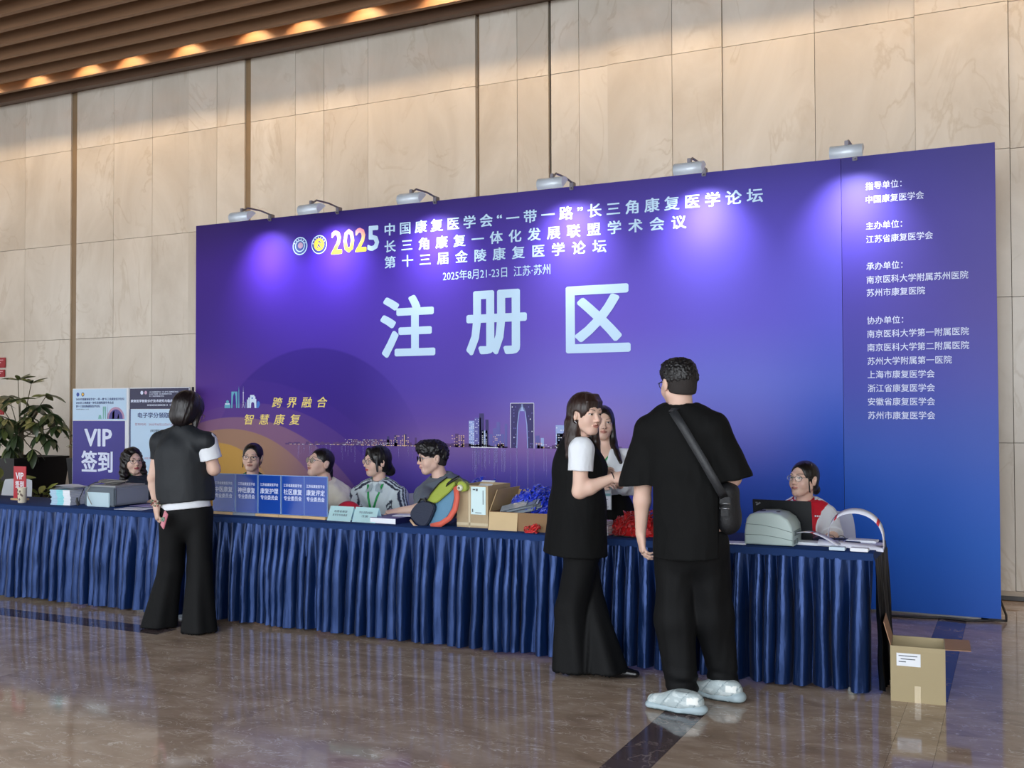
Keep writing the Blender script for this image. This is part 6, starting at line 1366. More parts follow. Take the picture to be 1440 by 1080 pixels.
tube(bm, [wc - base + o_ * .026 * math.cos(a) + o2 * .030 * math.sin(a) for a in [k * PI / 8 for k in range(16)]], .0035, 6, closed=True); finish('bracelet', bm, mat('bracelet_dark', '#3a2a26', .4), pm)

# ---------- woman B: white blouse, black skirt, behind the table
Y0 = 6.62; base = np.array([P(858, 700, Y0)[0], Y0, 0])
pm = person('woman in a white blouse and black skirt with green lanyard, standing behind the table', base)
fw = np.array(facing(856, -12)); rt = -np.array([fw[1], -fw[0], 0]); rt = np.array([-fw[1], fw[0], 0])
Hd = Head(Pv(847, 596, Y0), unit(np.array(facing(847, 8)) + V(0, 0, .02)), up=(.06, 0, 1), k=.99)
neck = Pv(853, 630, Y0 + .02); sL, sR = Pv(828, 642, Y0 + .0), Pv(881, 644, Y0 + .02); chest = Pv(856, 655, Y0); waist = Pv(856, 690, Y0); hip = Pv(860, 724, Y0 + .02)
eR = Pv(888, 688, Y0 - .05); wR = Pv(866, 680, Y0 - .24); eL = Pv(824, 692, Y0 - .05); wL = Pv(845, 684, Y0 - .24)
F = Field()
F.add([Cone(chest, waist, .12, .098, fw, .72), Cone(waist, hip, .105, .13, fw, .75), Cone(sL, sR, .045, .045), Cone(neck - up * .03, Hd.w(0, -.02, -.03), .049, .046)], k=.02, kj=.02)
arm(F, sL, eL, wL, (.043, .035, .034, .022)); arm(F, sR, eR, wR, (.043, .035, .034, .022))
for s_ in (-1, 1): q = hip + rt * s_ * .075; F.add([Cone(q, q - up * .40, .085, .05), Cone(q - up * .40, V(q[0], q[1], .08), .05, .034)], k=.01, kj=.02)
head_fields(F, Hd, wide=.96)
s1 = add_hand(F, wR, unit(V(-.8, -.3, .2)), V(0, .4, -.8), V(0, -.5, .6), .9, curl=(.4, .5, .5, .6)); s2 = add_hand(F, wL, unit(V(.7, -.3, .3)), V(0, .4, -.8), V(0, -.5, .6), .9, curl=(.4, .5, .5, .6))
body_out('body', F, Hd, pm, base, tone_fn(Hd, gaze=(.0025, .001), open_=1.05, brow='#2a201e'), [s1, s2])
F = Field()
F.add([Cone(chest, waist, .142, .128, fw, .76), Cone(waist, hip, .128, .14, fw, .8), Cone(sL, sR, .062, .062), Cone(sR, eR, .062, .068), Cone(eR, eR + (wR - eR) * .5, .066, .05), Cone(sL, eL, .062, .068), Cone(eL, eL + (wL - eL) * .5, .066, .05), Cone(neck - up * .05, neck - up * .005, .085, .058)], k=.012, kj=.01)
F.cut([Half(Pv(856, 694, Y0), V(0, 0, -1)), Half(neck, up)], kj=.003); F.sub([Cone(neck - up * .02, neck + up * .1, .05, .06), Cone(neck + fw * .08 - up * .0, chest + fw * .135 + up * .02, .045, .012)], k=.008, kj=.006)
skin_out('blouse', F, .0075, M_WHITE, pm, base, disp=fold_disp(.006, (12, 12, 8), 7, .003, (30, 30, 14)))
bm = new_bm()
for s_ in (-1, 1):
    pts = [neck + rt * s_ * .052 + fw * .02 + up * .0, neck + rt * s_ * .05 + fw * .085 - up * .035, neck + rt * s_ * .075 + fw * .098 - up * .075, neck + rt * s_ * .030 + fw * .115 - up * .085, neck + rt * s_ * .022 + fw * .085 - up * .03]
    v = [bm.verts.new(Vector(q - base)) for q in pts]; bm.faces.new(v)
bmesh.ops.solidify(bm, geom=bm.faces[:], thickness=.003); finish('collar', bm, M_WHITE, pm)
F = Field(); F.add([Cone(waist - up * .02, hip, .125, .150, fw, .8), Cone(hip, hip - up * .33, .152, .215, fw, .85)], k=.02, kj=.02); F.cut([Half(Pv(856, 690, Y0), up), Half(hip - up * .48, -up)], kj=.004)
skin_out('skirt', F, .010, BLACK, pm, base, disp=lambda v, n: .010 * np.sin(np.arctan2(v[:, 1] - hip[1], v[:, 0] - hip[0]) * 9) * np.clip((hip[2] + .1 - v[:, 2]) * 4, 0, 1))
for s_ in (-1, 1): q = hip + rt * s_ * .075; lshoe(q, fw, pm, base, LEATHER, .95)
HBLK = hair_mat('hair_black_long', '#17120f', .34)
F = Field(); hair_cap(F, Hd, face=(.058, .064, .090), fc=(0, .086, -.016), grow=.008, low=-.1, wide=.97)
F.add([Cone(Hd.w(0, -.05, .02), Hd.w(0, -.07, -.20), .07, .06), Cone(Hd.w(-.066, -.0, .03), Hd.w(-.078, .01, -.13), .020, .026), Cone(Hd.w(-.078, .01, -.13), Pv(873, 650, Y0 - .13), .030, .012), Cone(Hd.w(.066, .0, .03), Hd.w(.072, .02, -.13), .020, .024), Cone(Hd.w(.072, .02, -.13), Pv(836, 656, Y0 - .13), .026, .012)], k=.008, kj=.012)
F.sub([Hd.ell((0, .085, -.02), (.052, .05, .078))], kj=.004)
skin_out('hair', F, .0058, HBLK, pm, base, disp=strand_disp(Hd, .003))
pts = [neck - rt * .058 + fw * .0 + up * .012, neck - rt * .05 + fw * .09 - up * .03, Pv(857, 660, Y0 - .155), Pv(851, 684, Y0 - .165)]
pts2 = [neck + rt * .055 + fw * .0 + up * .012, neck + rt * .05 + fw * .09 - up * .03, Pv(840, 660, Y0 - .155), Pv(849, 684, Y0 - .165)]
bm = new_bm(); ribbon(bm, [Vector(q - base) for q in pts], (1, -.4, .1), .015, th=.002); ribbon(bm, [Vector(q - base) for q in pts2], (1, -.4, .1), .015, th=.002); finish('lanyard', bm, M_GREEN, pm)
q = Pv(851, 688, Y0 - .17); bgc = Vector(q - base); bm = new_bm()
M_BADGE = mat('badge_face', '#cfd0dc', .3)
rotb = Matrix.Rotation(math.atan2(fw[1], fw[0]) + PI / 2, 3, 'Z')
def bx(bm, lo, hi, mi=0):
    c = (Vector(lo) + Vector(hi)) / 2; cc_ = bgc + rotb @ c; h_ = (Vector(hi) - Vector(lo)) / 2; box(bm, cc_ - h_, cc_ + h_, rot=rotb, mi=mi)
bx(bm, (-.043, -.004, -.135), (.043, .0, -.0), 0); o = finish('badge_holder', bm, mat('clear_sleeve'), pm)
bm = new_bm(); bx(bm, (-.037, -.0065, -.132), (.037, -.0045, -.022), 0); bx(bm, (-.030, -.0078, -.045), (.037, -.0066, -.026), 1)
for a_, b_, z_ in ((-.005, .006, -.06), (-.02, .02, -.068), (-.016, -.002, -.082), (-.024, .026, -.118), (-.02, .02, -.126)): bx(bm, (a_, -.0075, z_), (b_, -.0066, z_ + .003), 2)
b2 = finish('badge_card', bm, [M_BADGE, mat('badge_teal', '#5d8d96', .4), mat('ink_grey', '#4a5560', .6)], pm)

# ---------- woman at the left, seen from behind
Y0 = 5.40; base = np.array([PZ(255, 886, 0)[0], Y0, 0])
pm = person('woman with short hair seen from behind in dark vest and flared trousers', base)
fw = np.array(facing(258, 168)); rt = np.array([fw[1], -fw[0], 0])
Hd = Head(Pv(264, 580, Y0 + .04), unit(np.array(facing(262, 140)) + V(0, 0, -.38)), up=(.10, 0, 1), k=1.1)
neck = Pv(258, 604, Y0 + .0); sL, sR = Pv(226, 622, Y0), Pv(291, 622, Y0 + .02); chest = Pv(257, 650, Y0); waist = Pv(260, 690, Y0); hip = Pv(262, 722, Y0)
eL = Pv(216, 672, Y0 - .02); wL = Pv(220, 711, Y0 - .15); eR = Pv(301, 660, Y0 + .06); wR = eR + fw * .2 - rt * .12 + up * .02
F = Field()
F.add([Cone(chest, waist, .14, .12, fw, .70), Cone(waist, hip, .115, .125, fw, .75), Cone(sL, sR, .05, .05), Cone(neck - up * .02, Hd.w(0, -.03, -.03), .053, .05)], k=.02, kj=.02)
arm(F, sL, eL, wL, (.048, .038, .036, .024)); arm(F, sR, eR, wR, (.048, .040, .038, .024))
hL, hR = hip - rt * .085, hip + rt * .085; kL, kR = Pv(241, 800, Y0 - .02), Pv(281, 800, Y0 + .02); aL, aR = Pv(228, 880, Y0 - .03), Pv(281, 882, Y0 - .02); aL[2] = aR[2] = .10
for h_, k_, a_ in ((hL, kL, aL), (hR, kR, aR)): F.add([Cone(h_, k_, .072, .055), Cone(k_, a_, .055, .036)], k=.01, kj=.02)
head_fields(F, Hd, wide=.97)
s1 = add_hand(F, wL, unit(V(.12, -.02, -1)), unit(rt * .9 + fw * .4), unit(fw * .9 - rt * .2), .95, curl=(.42, .5, .55, .6), thumb=.5); s2 = add_hand(F, wR, unit(wR - eR), -up, -rt, .92, curl=(.4, .4, .4, .4))
body_out('body', F, Hd, pm, base, tone_fn(Hd, skin=BASE_SKIN * .94), [s1, s2], fine=False)
F = Field()
F.add([Cone(chest, waist, .150, .150, fw, .74), Cone(waist, hip - up * .0, .155, .172, fw, .78), Cone(sL, sR, .062, .062), Cone(sL, sL + (eL - sL) * .5, .062, .066), Cone(sR, sR + (eR - sR) * .62, .066, .074)], k=.012, kj=.01)
F.cut([Limb(sL + (eL - sL) * .12, eL - sL, sL + (eL - sL) * .6, .15), Limb(sR + (eR - sR) * .62, eR - sR, sR + (eR - sR) * .95, .12), Half(Pv(262, 715, Y0), V(.10, 0, -1))], kj=.003)
F.sub([Cone(sR + (eR - sR) * .62, eR, .050, .06)], kj=.004)
skin_out('tee', F, .0075, M_WHITE, pm, base, disp=fold_disp(.003, (14, 14, 8), 2, .001))
F = Field()
F.add([Cone(chest + up * .03, waist, .190, .188, fw, .70), Cone(waist, hip, .186, .190, fw, .76), Cone(sL, sR, .066, .060), Cone(sL, sL + (eL - sL) * .50, .066, .046), Cone(sL + rt * .02, neck - up * .01, .068, .060), Cone(sR - rt * .02, neck - up * .01, .068, .060), Cone(sR, sR + (eR - sR) * .25, .066, .058)], k=.014, kj=.02)
F.add([Cone(neck - up * .02, neck + up * .028 + fw * .01, .066, .062)], kj=.008)
F.cut([Limb(sR + rt * .062, rt, sR + rt * .13 - up * .05, .13), Limb(sL + (eL - sL) * .48 - rt * .02, eL - sL, sL + (eL - sL) * .8 - rt * .03, .09), Half(Pv(260, 706, Y0), V(.10, 0, -1))], kj=.004)
F.sub([Cone(neck + up * .01, neck + up * .1, .054, .07)], k=.004, kj=.004)
skin_out('vest', F, .0085, mat('navy_black_vest', '#10161d', .65, bump=.1, bscale=200), pm, base, disp=fold_disp(.009, (7, 7, 2.6), 21, .003, (16, 16, 5)))
flared('trousers', hip, hL, hR, kL, kR, aL, aR, fw, .148, .098, .082, .112, Pv(262, 712, Y0)[2], .012, BLACKT, pm, base, 9)
lshoe(aL, facing(250, 175), pm, base, LEATHER); lshoe(aR, facing(250, 160), pm, base, LEATHER)
F = Field(); hair_cap(F, Hd, face=(.060, .070, .10), fc=(0, .098, -.034), grow=.015, low=-.105)
F.add([Hd.ell((0, -.045, -.035), (.078, .062, .075)), Cone(Hd.w(-.07, .01, .02), Hd.w(-.072, .025, -.085), .026, .018), Cone(Hd.w(.07, .01, .02), Hd.w(.072, .025, -.085), .026, .018)], k=.01, kj=.015); F.sub([Hd.ell((-.095, .02, -.03), (.02, .02, .02))], kj=.01)
skin_out('hair', F, .0058, hair_mat('hair_dark_plum', '#160f12', .36), pm, base, disp=strand_disp(Hd, .0035))
frame_glasses(Hd, pm, base, mat('glasses_gold', '#b59f86', .3, .7))
bm = new_bm()
for j, (dz, c) in enumerate(((.035, 0), (.020, 1), (.004, 0))):
    for k in range(12):
        a = k * PI / 6; q = Vector(wL - base) + Vector((.034 * math.cos(a), .034 * math.sin(a), dz + .004 * math.sin(a * 2))); s = bmesh.ops.create_icosphere(bm, subdivisions=1, radius=.0068, matrix=Matrix.Translation(q))
        for v in s['verts']:
            for f in v.link_faces: f.material_index = (k + j) % 3
o = finish('bead_bracelet', bm, [mat('bead_green', '#5d7a5c', .3), mat('bead_red', '#8f4a46', .3), mat('bead_cream', '#c9beb0', .3)], pm, smooth=True)
hc = Pv(231, 731, Y0 - .205); ph = thing('phone', 'pink phone with flower grip in the hand of the woman in the dark vest', 'phone', tuple(hc), 0)
bm = new_bm(); box(bm, (-.036, -.005, -.055), (.036, .005, .055), rot=Matrix.Rotation(.35, 3, 'Y') @ Matrix.Rotation(-.5, 3, 'Z'), bev=.004); finish('case', bm, mat('pink_case', '#d98a98', .4), ph)
bm = new_bm(); 
for k in range(5): a = k * 1.257; bmesh.ops.create_icosphere(bm, subdivisions=2, radius=.008, matrix=Matrix.Translation((.010 * math.cos(a) + .005, -.016, .010 * math.sin(a) + .005)))
finish('flower_grip', bm, mat('grip_green', '#7f9a88', .4), ph, smooth=True)

# ---------- the people sitting behind the table
def chair_white(x, y, rz, label):
    t = thing('white_chair', label, 'chair', (x, y, 0), rz, 'white plastic chairs')
    m = mat('white_plastic', '#e4e8ee', .4)
    bm = new_bm(); vs = []
    for j in range(9):
        z = .47 + .34 * j / 8; hw = .215 - .03 * (j / 8) ** 3; row = []
        for i in range(7): u = -1 + 2 * i / 6; row.append(bm.verts.new((u * hw, .27 + .05 * j / 8 - .035 * u * u, z - .012 * u * u * (j == 8))))
        vs.append(row)
    for A, B in zip(vs, vs[1:]):
        for i in range(6): bm.faces.new((A[i], A[i + 1], B[i + 1], B[i]))
    bmesh.ops.solidify(bm, geom=bm.faces[:], thickness=.012); finish('backrest', bm, m, t, smooth=True, sharp=50)
    bm = new_bm(); box(bm, (-.21, -.18, .40), (.21, .275, .425), bev=.008); finish('seat', bm, m, t)
    for sx in (-1, 1):
        for sy in (-1, 1): bm = new_bm(); tube(bm, [(sx * .18, sy * .17, .41), (sx * .21, sy * .2, .004)], [.02, .014], 8); finish('leg', bm, m, t)
    return t
def seated(label, head, Y, hdeg, bdeg, neckp, shL, shR, elL, wrL, elR, wrR, shirt, hairf, k=1.0, hup=(0, 0, 1), pitch=0.0, tone=None, wide=1.0, mouth=0, sleeve=.62, r=1.0, collar=None, smile=None, handk=.93, fist=False, seat_dx=0.0, seat_dy=.06, shirt_col=None, sl_all=False):
    nk = Pv(neckp[0], neckp[1] - 5, neckp[2]); fw = np.array(facing(head[0], bdeg)); rt = np.array([-fw[1], fw[0], 0])
    hip = V(nk[0] + seat_dx, Y + seat_dy, .56); base = V(hip[0], hip[1], 0); pm = person(label, base)
    Hd = Head(Pv(head[0], head[1], Y + (head[2] if len(head) > 2 else 0)), unit(np.array(facing(head[0], hdeg)) + V(0, 0, pitch)), up=hup, k=k)
    sL, sR, eL, wL, eR, wR = [Pv(*q) for q in (shL, shR, elL, wrL, elR, wrR)]; chest = (sL + sR) / 2 * .72 + hip * .28 + fw * .01
    F = Field(); F.add([Cone(chest, hip, .135 * r, .15 * r, fw, .75), Cone(sL, sR, .05 * r, .05 * r), Cone(nk - up * .03, Hd.w(0, -.025, -.03), .05 * k * r ** .5, .047 * k)], k=.02, kj=.02)
    arm(F, sL, eL, wL, np.array((.045, .037, .036, .024)) * r); arm(F, sR, eR, wR, np.array((.045, .037, .036, .024)) * r)
    for s_ in (-1, 1):
        q = hip + rt * s_ * .085 - up * .03; kn = V(q[0] + fw[0] * .15 + s_ * .01, q[1] - .40, .50); F.add([Cone(q, kn, .08, .058), Cone(kn, V(kn[0], kn[1] + .03, .09), .055, .036), Cone(V(kn[0], kn[1] + .03, .06), V(kn[0], kn[1] - .10, .04), .036, .028)], k=.01, kj=.02)
    head_fields(F, Hd, wide=wide, mouth=mouth)
    sp = [add_hand(F, wL, unit(wL - eL + V(0, -.04, 0)), V(0, .2, -1), rt if not fist else up, handk, curl=(.3, .35, .4, .45) if not fist else (1.15, 1.15, 1.15, 1.15), thumb=.3 if fist else .5), add_hand(F, wR, unit(wR - eR), V(0, .2, -1), -rt, handk)]
    kw = dict(tone or {}); kw.setdefault('brow', '#2a201e'); body_out('body', F, Hd, pm, base, tone_fn(Hd, **kw), sp, h=.0078)
    # shirt
    F = Field(); F.add([Cone(chest + up * .02, hip, .158 * r, .168 * r, fw, .78), Cone(sL, sR, .064 * r, .064 * r), Cone(sL * .6 + nk * .4 + up * .008, nk - up * .01, .062 * r, .064 * r), Cone(sR * .6 + nk * .4 + up * .008, nk - up * .01, .062 * r, .064 * r), Cone(sL, sL + (eL - sL) * sleeve, .064 * r, .072 * r), Cone(sR, sR + (eR - sR) * sleeve, .064 * r, .072 * r)], k=.012, kj=.01)
    if sl_all: F.add([Cone(sL, eL, .062 * r, .055 * r), Cone(eL, eL + (wL - eL) * .8, .055 * r, .04 * r), Cone(sR, eR, .062 * r, .055 * r), Cone(eR, eR + (wR - eR) * .8, .055 * r, .04 * r)], kj=.01)
    else: F.cut([Limb(sL + (eL - sL) * sleeve, eL - sL, sL + (eL - sL) * (sleeve + .3), .12), Limb(sR + (eR - sR) * sleeve, eR - sR, sR + (eR - sR) * (sleeve + .3), .12)], kj=.003)
    F.cut([Half(nk + up * .022, unit(up + fw * .35)), Half(V(0, 0, .52), -up)], kj=.004); F.sub([Cone(nk - up * .02, Hd.w(0, -.025, -.06), .053 * k * r ** .5, .058 * k)], kj=.004)
    skin_out('shirt', F, .0078, shirt, pm, base, disp=fold_disp(.006, (10, 10, 6), int(head[0]) % 17, .003, (24, 24, 12)), col=(lambda v: shirt_col(v, nk, sL, sR, eL, eR, fw, rt)) if shirt_col else None)
    F = Field()
    for s_ in (-1, 1):
        q = hip + rt * s_ * .085 - up * .03; kn = V(q[0] + fw[0] * .15 + s_ * .01, q[1] - .40, .50); F.add([Cone(q, kn, .098, .078), Cone(kn, V(kn[0], kn[1] + .03, .12), .076, .066)], k=.01, kj=.02)
    F.cut([Half(V(0, 0, .10), -up)], kj=.004); skin_out('trousers', F, .011, BLACKT, pm, base)
    for s_ in (-1, 1): q = hip + rt * s_ * .085; lshoe(V(q[0] + fw[0] * .15 + s_ * .01, q[1] - .37, 0), V(0, -1, 0), pm, base, LEATHER, .95)
    hairf(Hd, pm, base)
    return pm, Hd, base, nk, fw, rt, chest
def neck_lanyard(pm, base, nk, fw, rt, chest, drop=.2, spread=.045):
    bm = new_bm()
    for s_ in (-1, 1): ribbon(bm, [Vector(q - base) for q in (nk + rt * s_ * .060 + up * .025, nk + rt * s_ * .058 + fw * .085 - up * .03, nk + rt * s_ * .035 + fw * .135 - up * drop * .55, nk + rt * s_ * .008 + fw * .15 - up * drop)], Vector(rt), .017, th=.002)
    finish('lanyard', bm, M_GREEN, pm)
GLASS_D = mat('glasses_dark', '#23222a', .3); GLASS_S = mat('glasses_silver', '#8b8d94', .25, .8)

def h_vip(Hd, pm, base):
    F = Field(); hair_cap(F, Hd, face=(.062, .068, .098), fc=(0, .088, -.018), grow=.014, low=-.1)
    rr_ = random.Random(4); pr = [Cone(Hd.w(0, -.05, .0), Hd.w(0, -.07, -.18), .08, .07)]
    for sx in (-1, 1):
        pr += [Cone(Hd.w(sx * .068, .0, .03), Hd.w(sx * .088, .01, -.10), .026, .032), Cone(Hd.w(sx * .088, .01, -.10), Hd.w(sx * .100, .03, -.21), .034, .020)]
        for k in range(7): a = Hd.w(sx * (.07 + rr_.uniform(0, .03)), rr_.uniform(-.05, .03), rr_.uniform(-.10, .0)); pr.append(Cone(a, a + np.array([sx * rr_.uniform(.0, .02), 0, -rr_.uniform(.04, .1)]), .018, .008))
    F.add(pr, k=.008, kj=.012); skin_out('hair', F, .0062, hair_mat('hair_curly', '#14100f', .4), pm, base, disp=lambda v, n: .006 * nz(v, (38, 38, 26), 3) + .004 * np.sin(v[:, 2] * 130 + v[:, 0] * 60))
r0 = seated('woman with long wavy black hair and glasses, sitting behind the laser printer', (186, 650), 6.80, 24, 20, (194, 674, 6.84), (176, 687, 6.80), (211, 684, 6.82), (172, 722, 6.66), (192, 719, 6.46), (213, 722, 6.62), (190, 720, 6.42), M_NAVY, h_vip, pitch=.06, tone=dict(gaze=(.003, .002), lips='#a8505a'), hup=(-.04, 0, 1))
_vip = None
Pvip = [o for o in bpy.data.objects if o.name.startswith('person')][-1]
# glasses, lanyards and hair of the seated people
def finish_seated(res, glasses=None, lan=True, gk={}, drop=.2):
    pm, Hd, base, nk, fw, rt, chest = res
    if glasses: frame_glasses(Hd, pm, base, glasses, **gk)
    if lan: neck_lanyard(pm, base, nk, fw, rt, chest, drop)
    return res
# (the wavy-haired woman was built just above)
finish_seated(r0, GLASS_S, gk=dict(r=(.024, .021)), drop=.16)

def h_tied(Hd, pm, base, bun=(0, -.105, -.03), m=None, strand=True, part=0.0, grow=.006):
    m = m or hair_mat('hair_black_tied', '#15110f', .34)
    F = Field(); hair_cap(F, Hd, face=(.066, .074, .102), fc=(part, .092, -.018), grow=grow, low=-.055)
    F.add([Hd.ell(bun, (.028, .030, .034))], k=.01, kj=.015)
    if strand: F.add([Cone(Hd.w(.064, .035, .03), Hd.w(.072, .022, -.08), .006, .004), Cone(Hd.w(-.064, .035, .03), Hd.w(-.072, .022, -.08), .006, .004)], k=.003, kj=.004)
    skin_out('hair', F, .0055, m, pm, base, disp=strand_disp(Hd, .0022))
r1 = seated('woman with dark round glasses sitting behind the row of blue signs', (355, 644), 6.85, -14, 0, (355, 674, 6.88), (334, 686, 6.85), (377, 686, 6.85), (330, 712, 6.70), (345, 716, 6.42), (382, 712, 6.70), (366, 716, 6.42), cloth_mat('dark_jacket', '#26302e', .8), lambda H, p, b: h_tied(H, p, b), hup=(.06, 0, 1), tone=dict(gaze=(.002, 0)))
finish_seated(r1, GLASS_D, gk=dict(th=.0017))
def h_low_tail(Hd, pm, base):
    F = Field(); hair_cap(F, Hd, face=(.066, .080, .100), fc=(0, .102, -.022), grow=.005, low=-.05); F.add([Cone(Hd.w(0, -.10, -.03), Hd.w(0, -.125, -.10), .028, .020), Cone(Hd.w(0, -.125, -.10), Hd.w(0, -.12, -.20), .022, .008)], k=.008, kj=.012)
    F.sub([Hd.ell((sx * .085, -.006, -.004), (.018, .024, .034)) for sx in (-1, 1)], kj=.005)
    skin_out('hair', F, .0055, hair_mat('hair_black_tied', '#15110f', .34), pm, base, disp=strand_disp(Hd, .0016))
r2 = seated('woman in a cream tee with low ponytail, looking up to the left', (450, 652), 6.78, -58, -38, (459, 683, 6.82), (437, 696, 6.70), (482, 696, 6.86), (436, 722, 6.50), (455, 725, 6.40), (488, 724, 6.66), (472, 726, 6.42), M_CREAM, h_low_tail, k=1.02, wide=1.05, pitch=.26, r=1.14, tone=dict(gaze=(0, .002), skin=BASE_SKIN * 1.03), mouth=1.4, sleeve=.85, hup=(.02, 0, 1))
finish_seated(r2, GLASS_S, lan=False, gk=dict(r=(.025, .021)))
def h_w3(Hd, pm, base):
    F = Field(); hair_cap(F, Hd, face=(.060, .066, .096), fc=(0, .092, -.024), grow=.012, low=-.075)
    F.add([Hd.ell((0, -.112, -.075), (.040, .040, .036)), Cone(Hd.w(0, -.09, -.03), Hd.w(0, -.12, -.07), .045, .036), Cone(Hd.w(.062, .04, .05), Hd.w(.074, .035, -.065), .015, .008), Cone(Hd.w(-.062, .04, .05), Hd.w(-.074, .035, -.065), .015, .008), Cone(Hd.w(.0, .07, .095), Hd.w(.055, .075, .030), .018, .008), Cone(Hd.w(.0, .07, .095), Hd.w(-.055, .075, .030), .018, .008)], k=.008, kj=.01)
    skin_out('hair', F, .0055, hair_mat('hair_black_bun', '#121011', .36), pm, base, disp=strand_disp(Hd, .0035))
def stripes(v, nk, sL, sR, eL, eR, fw, rt):
    c = np.repeat(np.array(srgb('#cfdde3'))[None], len(v), 0)
    for s, e in ((sL, eL), (sR, eR)):
        a = e - s; t = np.clip((v - s) @ a / (a @ a), 0, 1.2); q = v - s - t[:, None] * a; n2 = unit(np.cross(a, fw)); lat = q @ unit(np.cross(n2, a)); near = (np.linalg.norm(q, axis=1) < .11) & (t > -.2)
        outer = ((v - s) @ (unit(s - nk))) > -.02
        b = nk - s; tb_ = np.clip((v - s) @ b / (b @ b), 0, .75); q2 = v - s - tb_[:, None] * b; lat2 = q2 @ fw
        onsh = (tb_ > .02) & (np.linalg.norm(q2, axis=1) < .09) & (q2[:, 2] > .02)
        L_ = np.where(onsh, lat2, lat) - .034; st = (np.abs(L_) < .0065) | (np.abs(np.abs(L_) - .0235) < .0065)
        c[st & (near & outer | onsh)] = srgb('#232c42')
    return c
M_POLO = mat('polo_white', '#ffffff', .7, attr='tone', bump=.1, bscale=160)
r3 = seated('smiling woman in a pale polo shirt with dark shoulder stripes and green lanyard', (530, 650), 6.78, -62, -22, (533, 681, 6.80), (505, 696, 6.74), (561, 697, 6.84), (503, 724, 6.56), (524, 728, 6.44), (566, 728, 6.66), (548, 728, 6.42), M_POLO, h_w3, tone=dict(gaze=(0, 0), lips='#b4524e', blush=.7), mouth=1.8, sleeve=.9, shirt_col=stripes, r=1.04, hup=(.03, 0, 1))
finish_seated(r3, GLASS_S, lan=True, gk=dict(r=(.024, .021)), drop=.22)
pm, Hd, base, nk, fw, rt, chest = r3
bm = new_bm()
for s_ in (-1, 1):
    v = [bm.verts.new(Vector(q - base)) for q in (nk + rt * s_ * .058 + up * .024, nk + rt * s_ * .066 + fw * .075 - up * .03, nk + rt * s_ * .070 + fw * .115 - up * .085, nk + rt * s_ * .018 + fw * .128 - up * .070, nk + rt * s_ * .012 + fw * .10 - up * .025, nk + rt * s_ * .048 + fw * .04 + up * .02)]; bm.faces.new(v)
bmesh.ops.solidify(bm, geom=bm.faces[:], thickness=.004); finish('collar', bm, cloth_mat('collar_white', '#d5e2e8', .7), pm)
def h_m4(Hd, pm, base):
    F = Field(); F.add([Hd.ell((0, -.004, .060), (.088, .104, .074)), Hd.ell((0, .062, .085), (.062, .046, .046)), Hd.ell((0, -.055, .03), (.074, .062, .075))], k=.01, kj=.01); F.sub([Hd.ell((0, .108, -.02), (.075, .060, .078)), Hd.ell((.09, .0, -.02), (.03, .04, .045)), Hd.ell((-.09, .0, -.02), (.03, .04, .045))], kj=.008); F.cut([Half(Hd.w(0, -.09, -.035), Hd.M @ np.array([0, -.1, -1.0]))], kj=.02)
    skin_out('hair', F, .0052, hair_mat('hair_tousled', '#131011', .42), pm, base, disp=lambda v, n: .014 * np.abs(nz(v, 36, 4)) + .006 * nz(v, 90, 1))
    F = Field(); hair_cap(F, Hd, face=(.080, .085, .10), fc=(0, .115, -.02), grow=.001, low=-.045); skin_out('shaved_hair', F, .0065, mat('shaved_hair'), pm, base)
r4 = seated('young man in a grey tee with tousled hair, fist resting on the table', (608, 645), 6.70, -74, -48, (620, 676, 6.74), (597, 698, 6.58), (650, 690, 6.84), (602, 716, 6.30), (563, 719, 6.22), (652, 724, 6.62), (634, 726, 6.38), M_GREY, h_m4, k=1.06, wide=1.0, pitch=-.06, r=1.22, tone=dict(brow='#1d1718', lips='#c9968a'), sleeve=.86, fist=True, handk=1.0, seat_dx=.03)
finish_seated(r4, GLASS_S, lan=True, gk=dict(r=(.025, .020)), drop=.16)
r5 = seated('girl in a red vest over a white tee sitting behind the black laptop', (1130, 675), 6.72, -38, -14, (1131, 709, 6.76), (1100, 727, 6.74), (1162, 727, 6.74), (1096, 766, 6.52), (1112, 772, 6.36), (1171, 760, 6.60), (1146, 766, 6.36), M_WHITE, lambda H, p, b: h_tied(H, p, b, bun=(-.02, -.105, -.055)), pitch=.10, r=1.04, tone=dict(gaze=(-.002, .001), blush=.5), sleeve=.80, k=.98)
finish_seated(r5, GLASS_S, lan=False, gk=dict(r=(.024, .019)))
pm, Hd, base, nk, fw, rt, chest = r5
sL, sR = Pv(1100, 727, 6.74), Pv(1162, 727, 6.74); hip = base + V(0, 0, .56)
F = Field(); F.add([Cone(chest + up * .02, hip, .172, .180, fw, .80), Cone(sL * .8 + nk * .2, sR * .8 + nk * .2, .072, .072), Cone(sL * .55 + nk * .45, nk - up * .02, .068, .066), Cone(sR * .55 + nk * .45, nk - up * .02, .068, .066)], k=.012, kj=.01); F.add([Cone(nk - up * .03, nk + up * .01, .075, .070)], kj=.01)
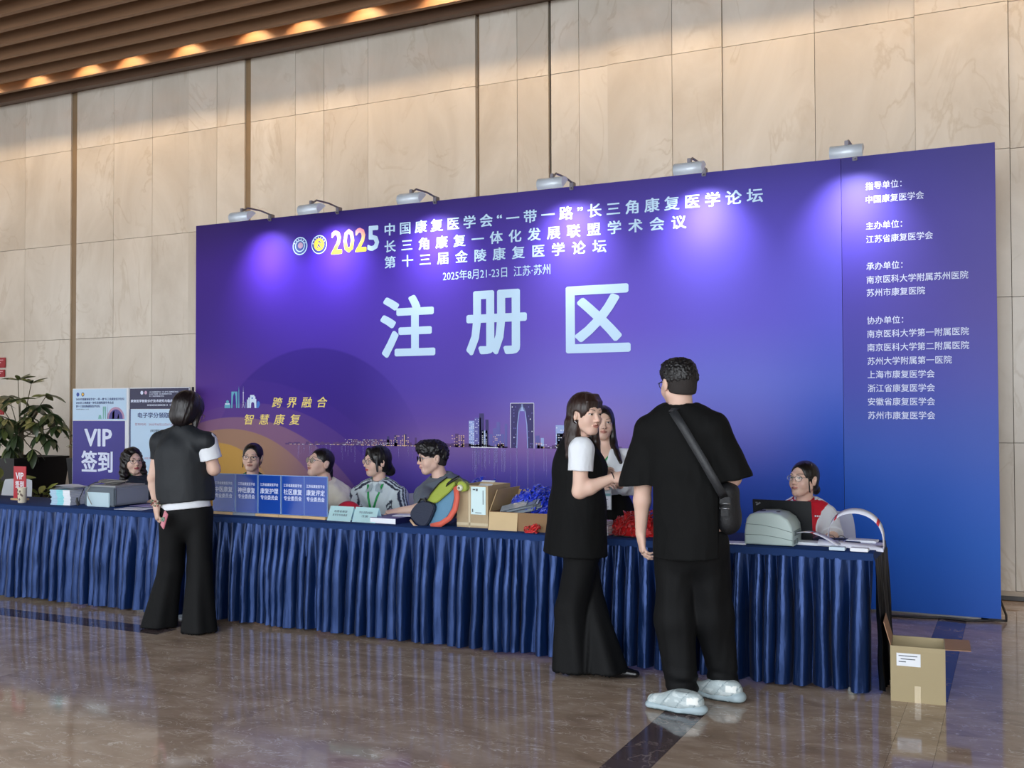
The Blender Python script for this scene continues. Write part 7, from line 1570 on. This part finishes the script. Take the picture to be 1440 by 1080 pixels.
F.cut([Limb(sL + rt * .012, -rt, sL - rt * .06 - up * .03, .16), Limb(sR - rt * .012, rt, sR + rt * .06 - up * .03, .16)], kj=.004) if False else None
sgn = 1 if (sR - sL) @ rt > 0 else -1
F.cut([Limb(sL + (sR - sL) * .06, sL - sR, sL + (sL - sR) * .25 - up * .05, .14), Limb(sR + (sL - sR) * .06, sR - sL, sR + (sR - sL) * .25 - up * .05, .14), Half(nk + up * .022, unit(up + fw * .3)), Half(V(0, 0, .50), -up)], kj=.004)
F.sub([Cone(nk - up * .02, nk + up * .08, .060, .064), Cone(nk + fw * .10 + up * .02, chest + fw * .22 - up * .02, .050, .022)], k=.008, kj=.006)
skin_out('red_vest', F, .0078, cloth_mat('vest_red', '#c81f30', .6), pm, base, disp=fold_disp(.005, (10, 10, 6), 5, .002))
bm = new_bm()
for s_ in (-1, 1):
    v = [bm.verts.new(Vector(q - base)) for q in (nk + rt * s_ * .064 + up * .03, nk + rt * s_ * .085 + fw * .07 - up * .01, nk + rt * s_ * .088 + fw * .135 - up * .065, nk + rt * s_ * .042 + fw * .152 - up * .075, nk + rt * s_ * .040 + fw * .11 - up * .02)]; bm.faces.new(v)
bmesh.ops.solidify(bm, geom=bm.faces[:], thickness=.005); finish('vest_collar', bm, cloth_mat('vest_red', '#c81f30'), pm)
q = Vector(Pv(1150, 727, 6.58) - base); bm = new_bm(); 
for k_ in range(3): box(bm, q + Vector((-.018 + .013 * k_, 0, 0)), q + Vector((-.009 + .013 * k_, .002, .010)))
finish('chest_print', bm, M_PAPER, pm)
# chairs
for lab, p_ in (('white plastic chair of the wavy-haired woman by the laser printer', (168, 6.98, 189)), ('white plastic chair behind the row of blue signs', (330, 7.02, 330)), ('white plastic chair of the woman in the cream tee', (478, 7.0, 455)), ('white plastic chair of the woman in the striped polo', (563, 7.0, 540)), ('white plastic chair of the young man in grey', (640, 6.95, 640)), ('white plastic chair of the girl in the red vest', (1150, 6.93, 1130)), ('white plastic chair at the far left end behind the table', (-8, 6.9, -8))):
    c_ = P(p_[0], 680, p_[1]); chair_white(c_.x, c_.y, 0.05, lab)
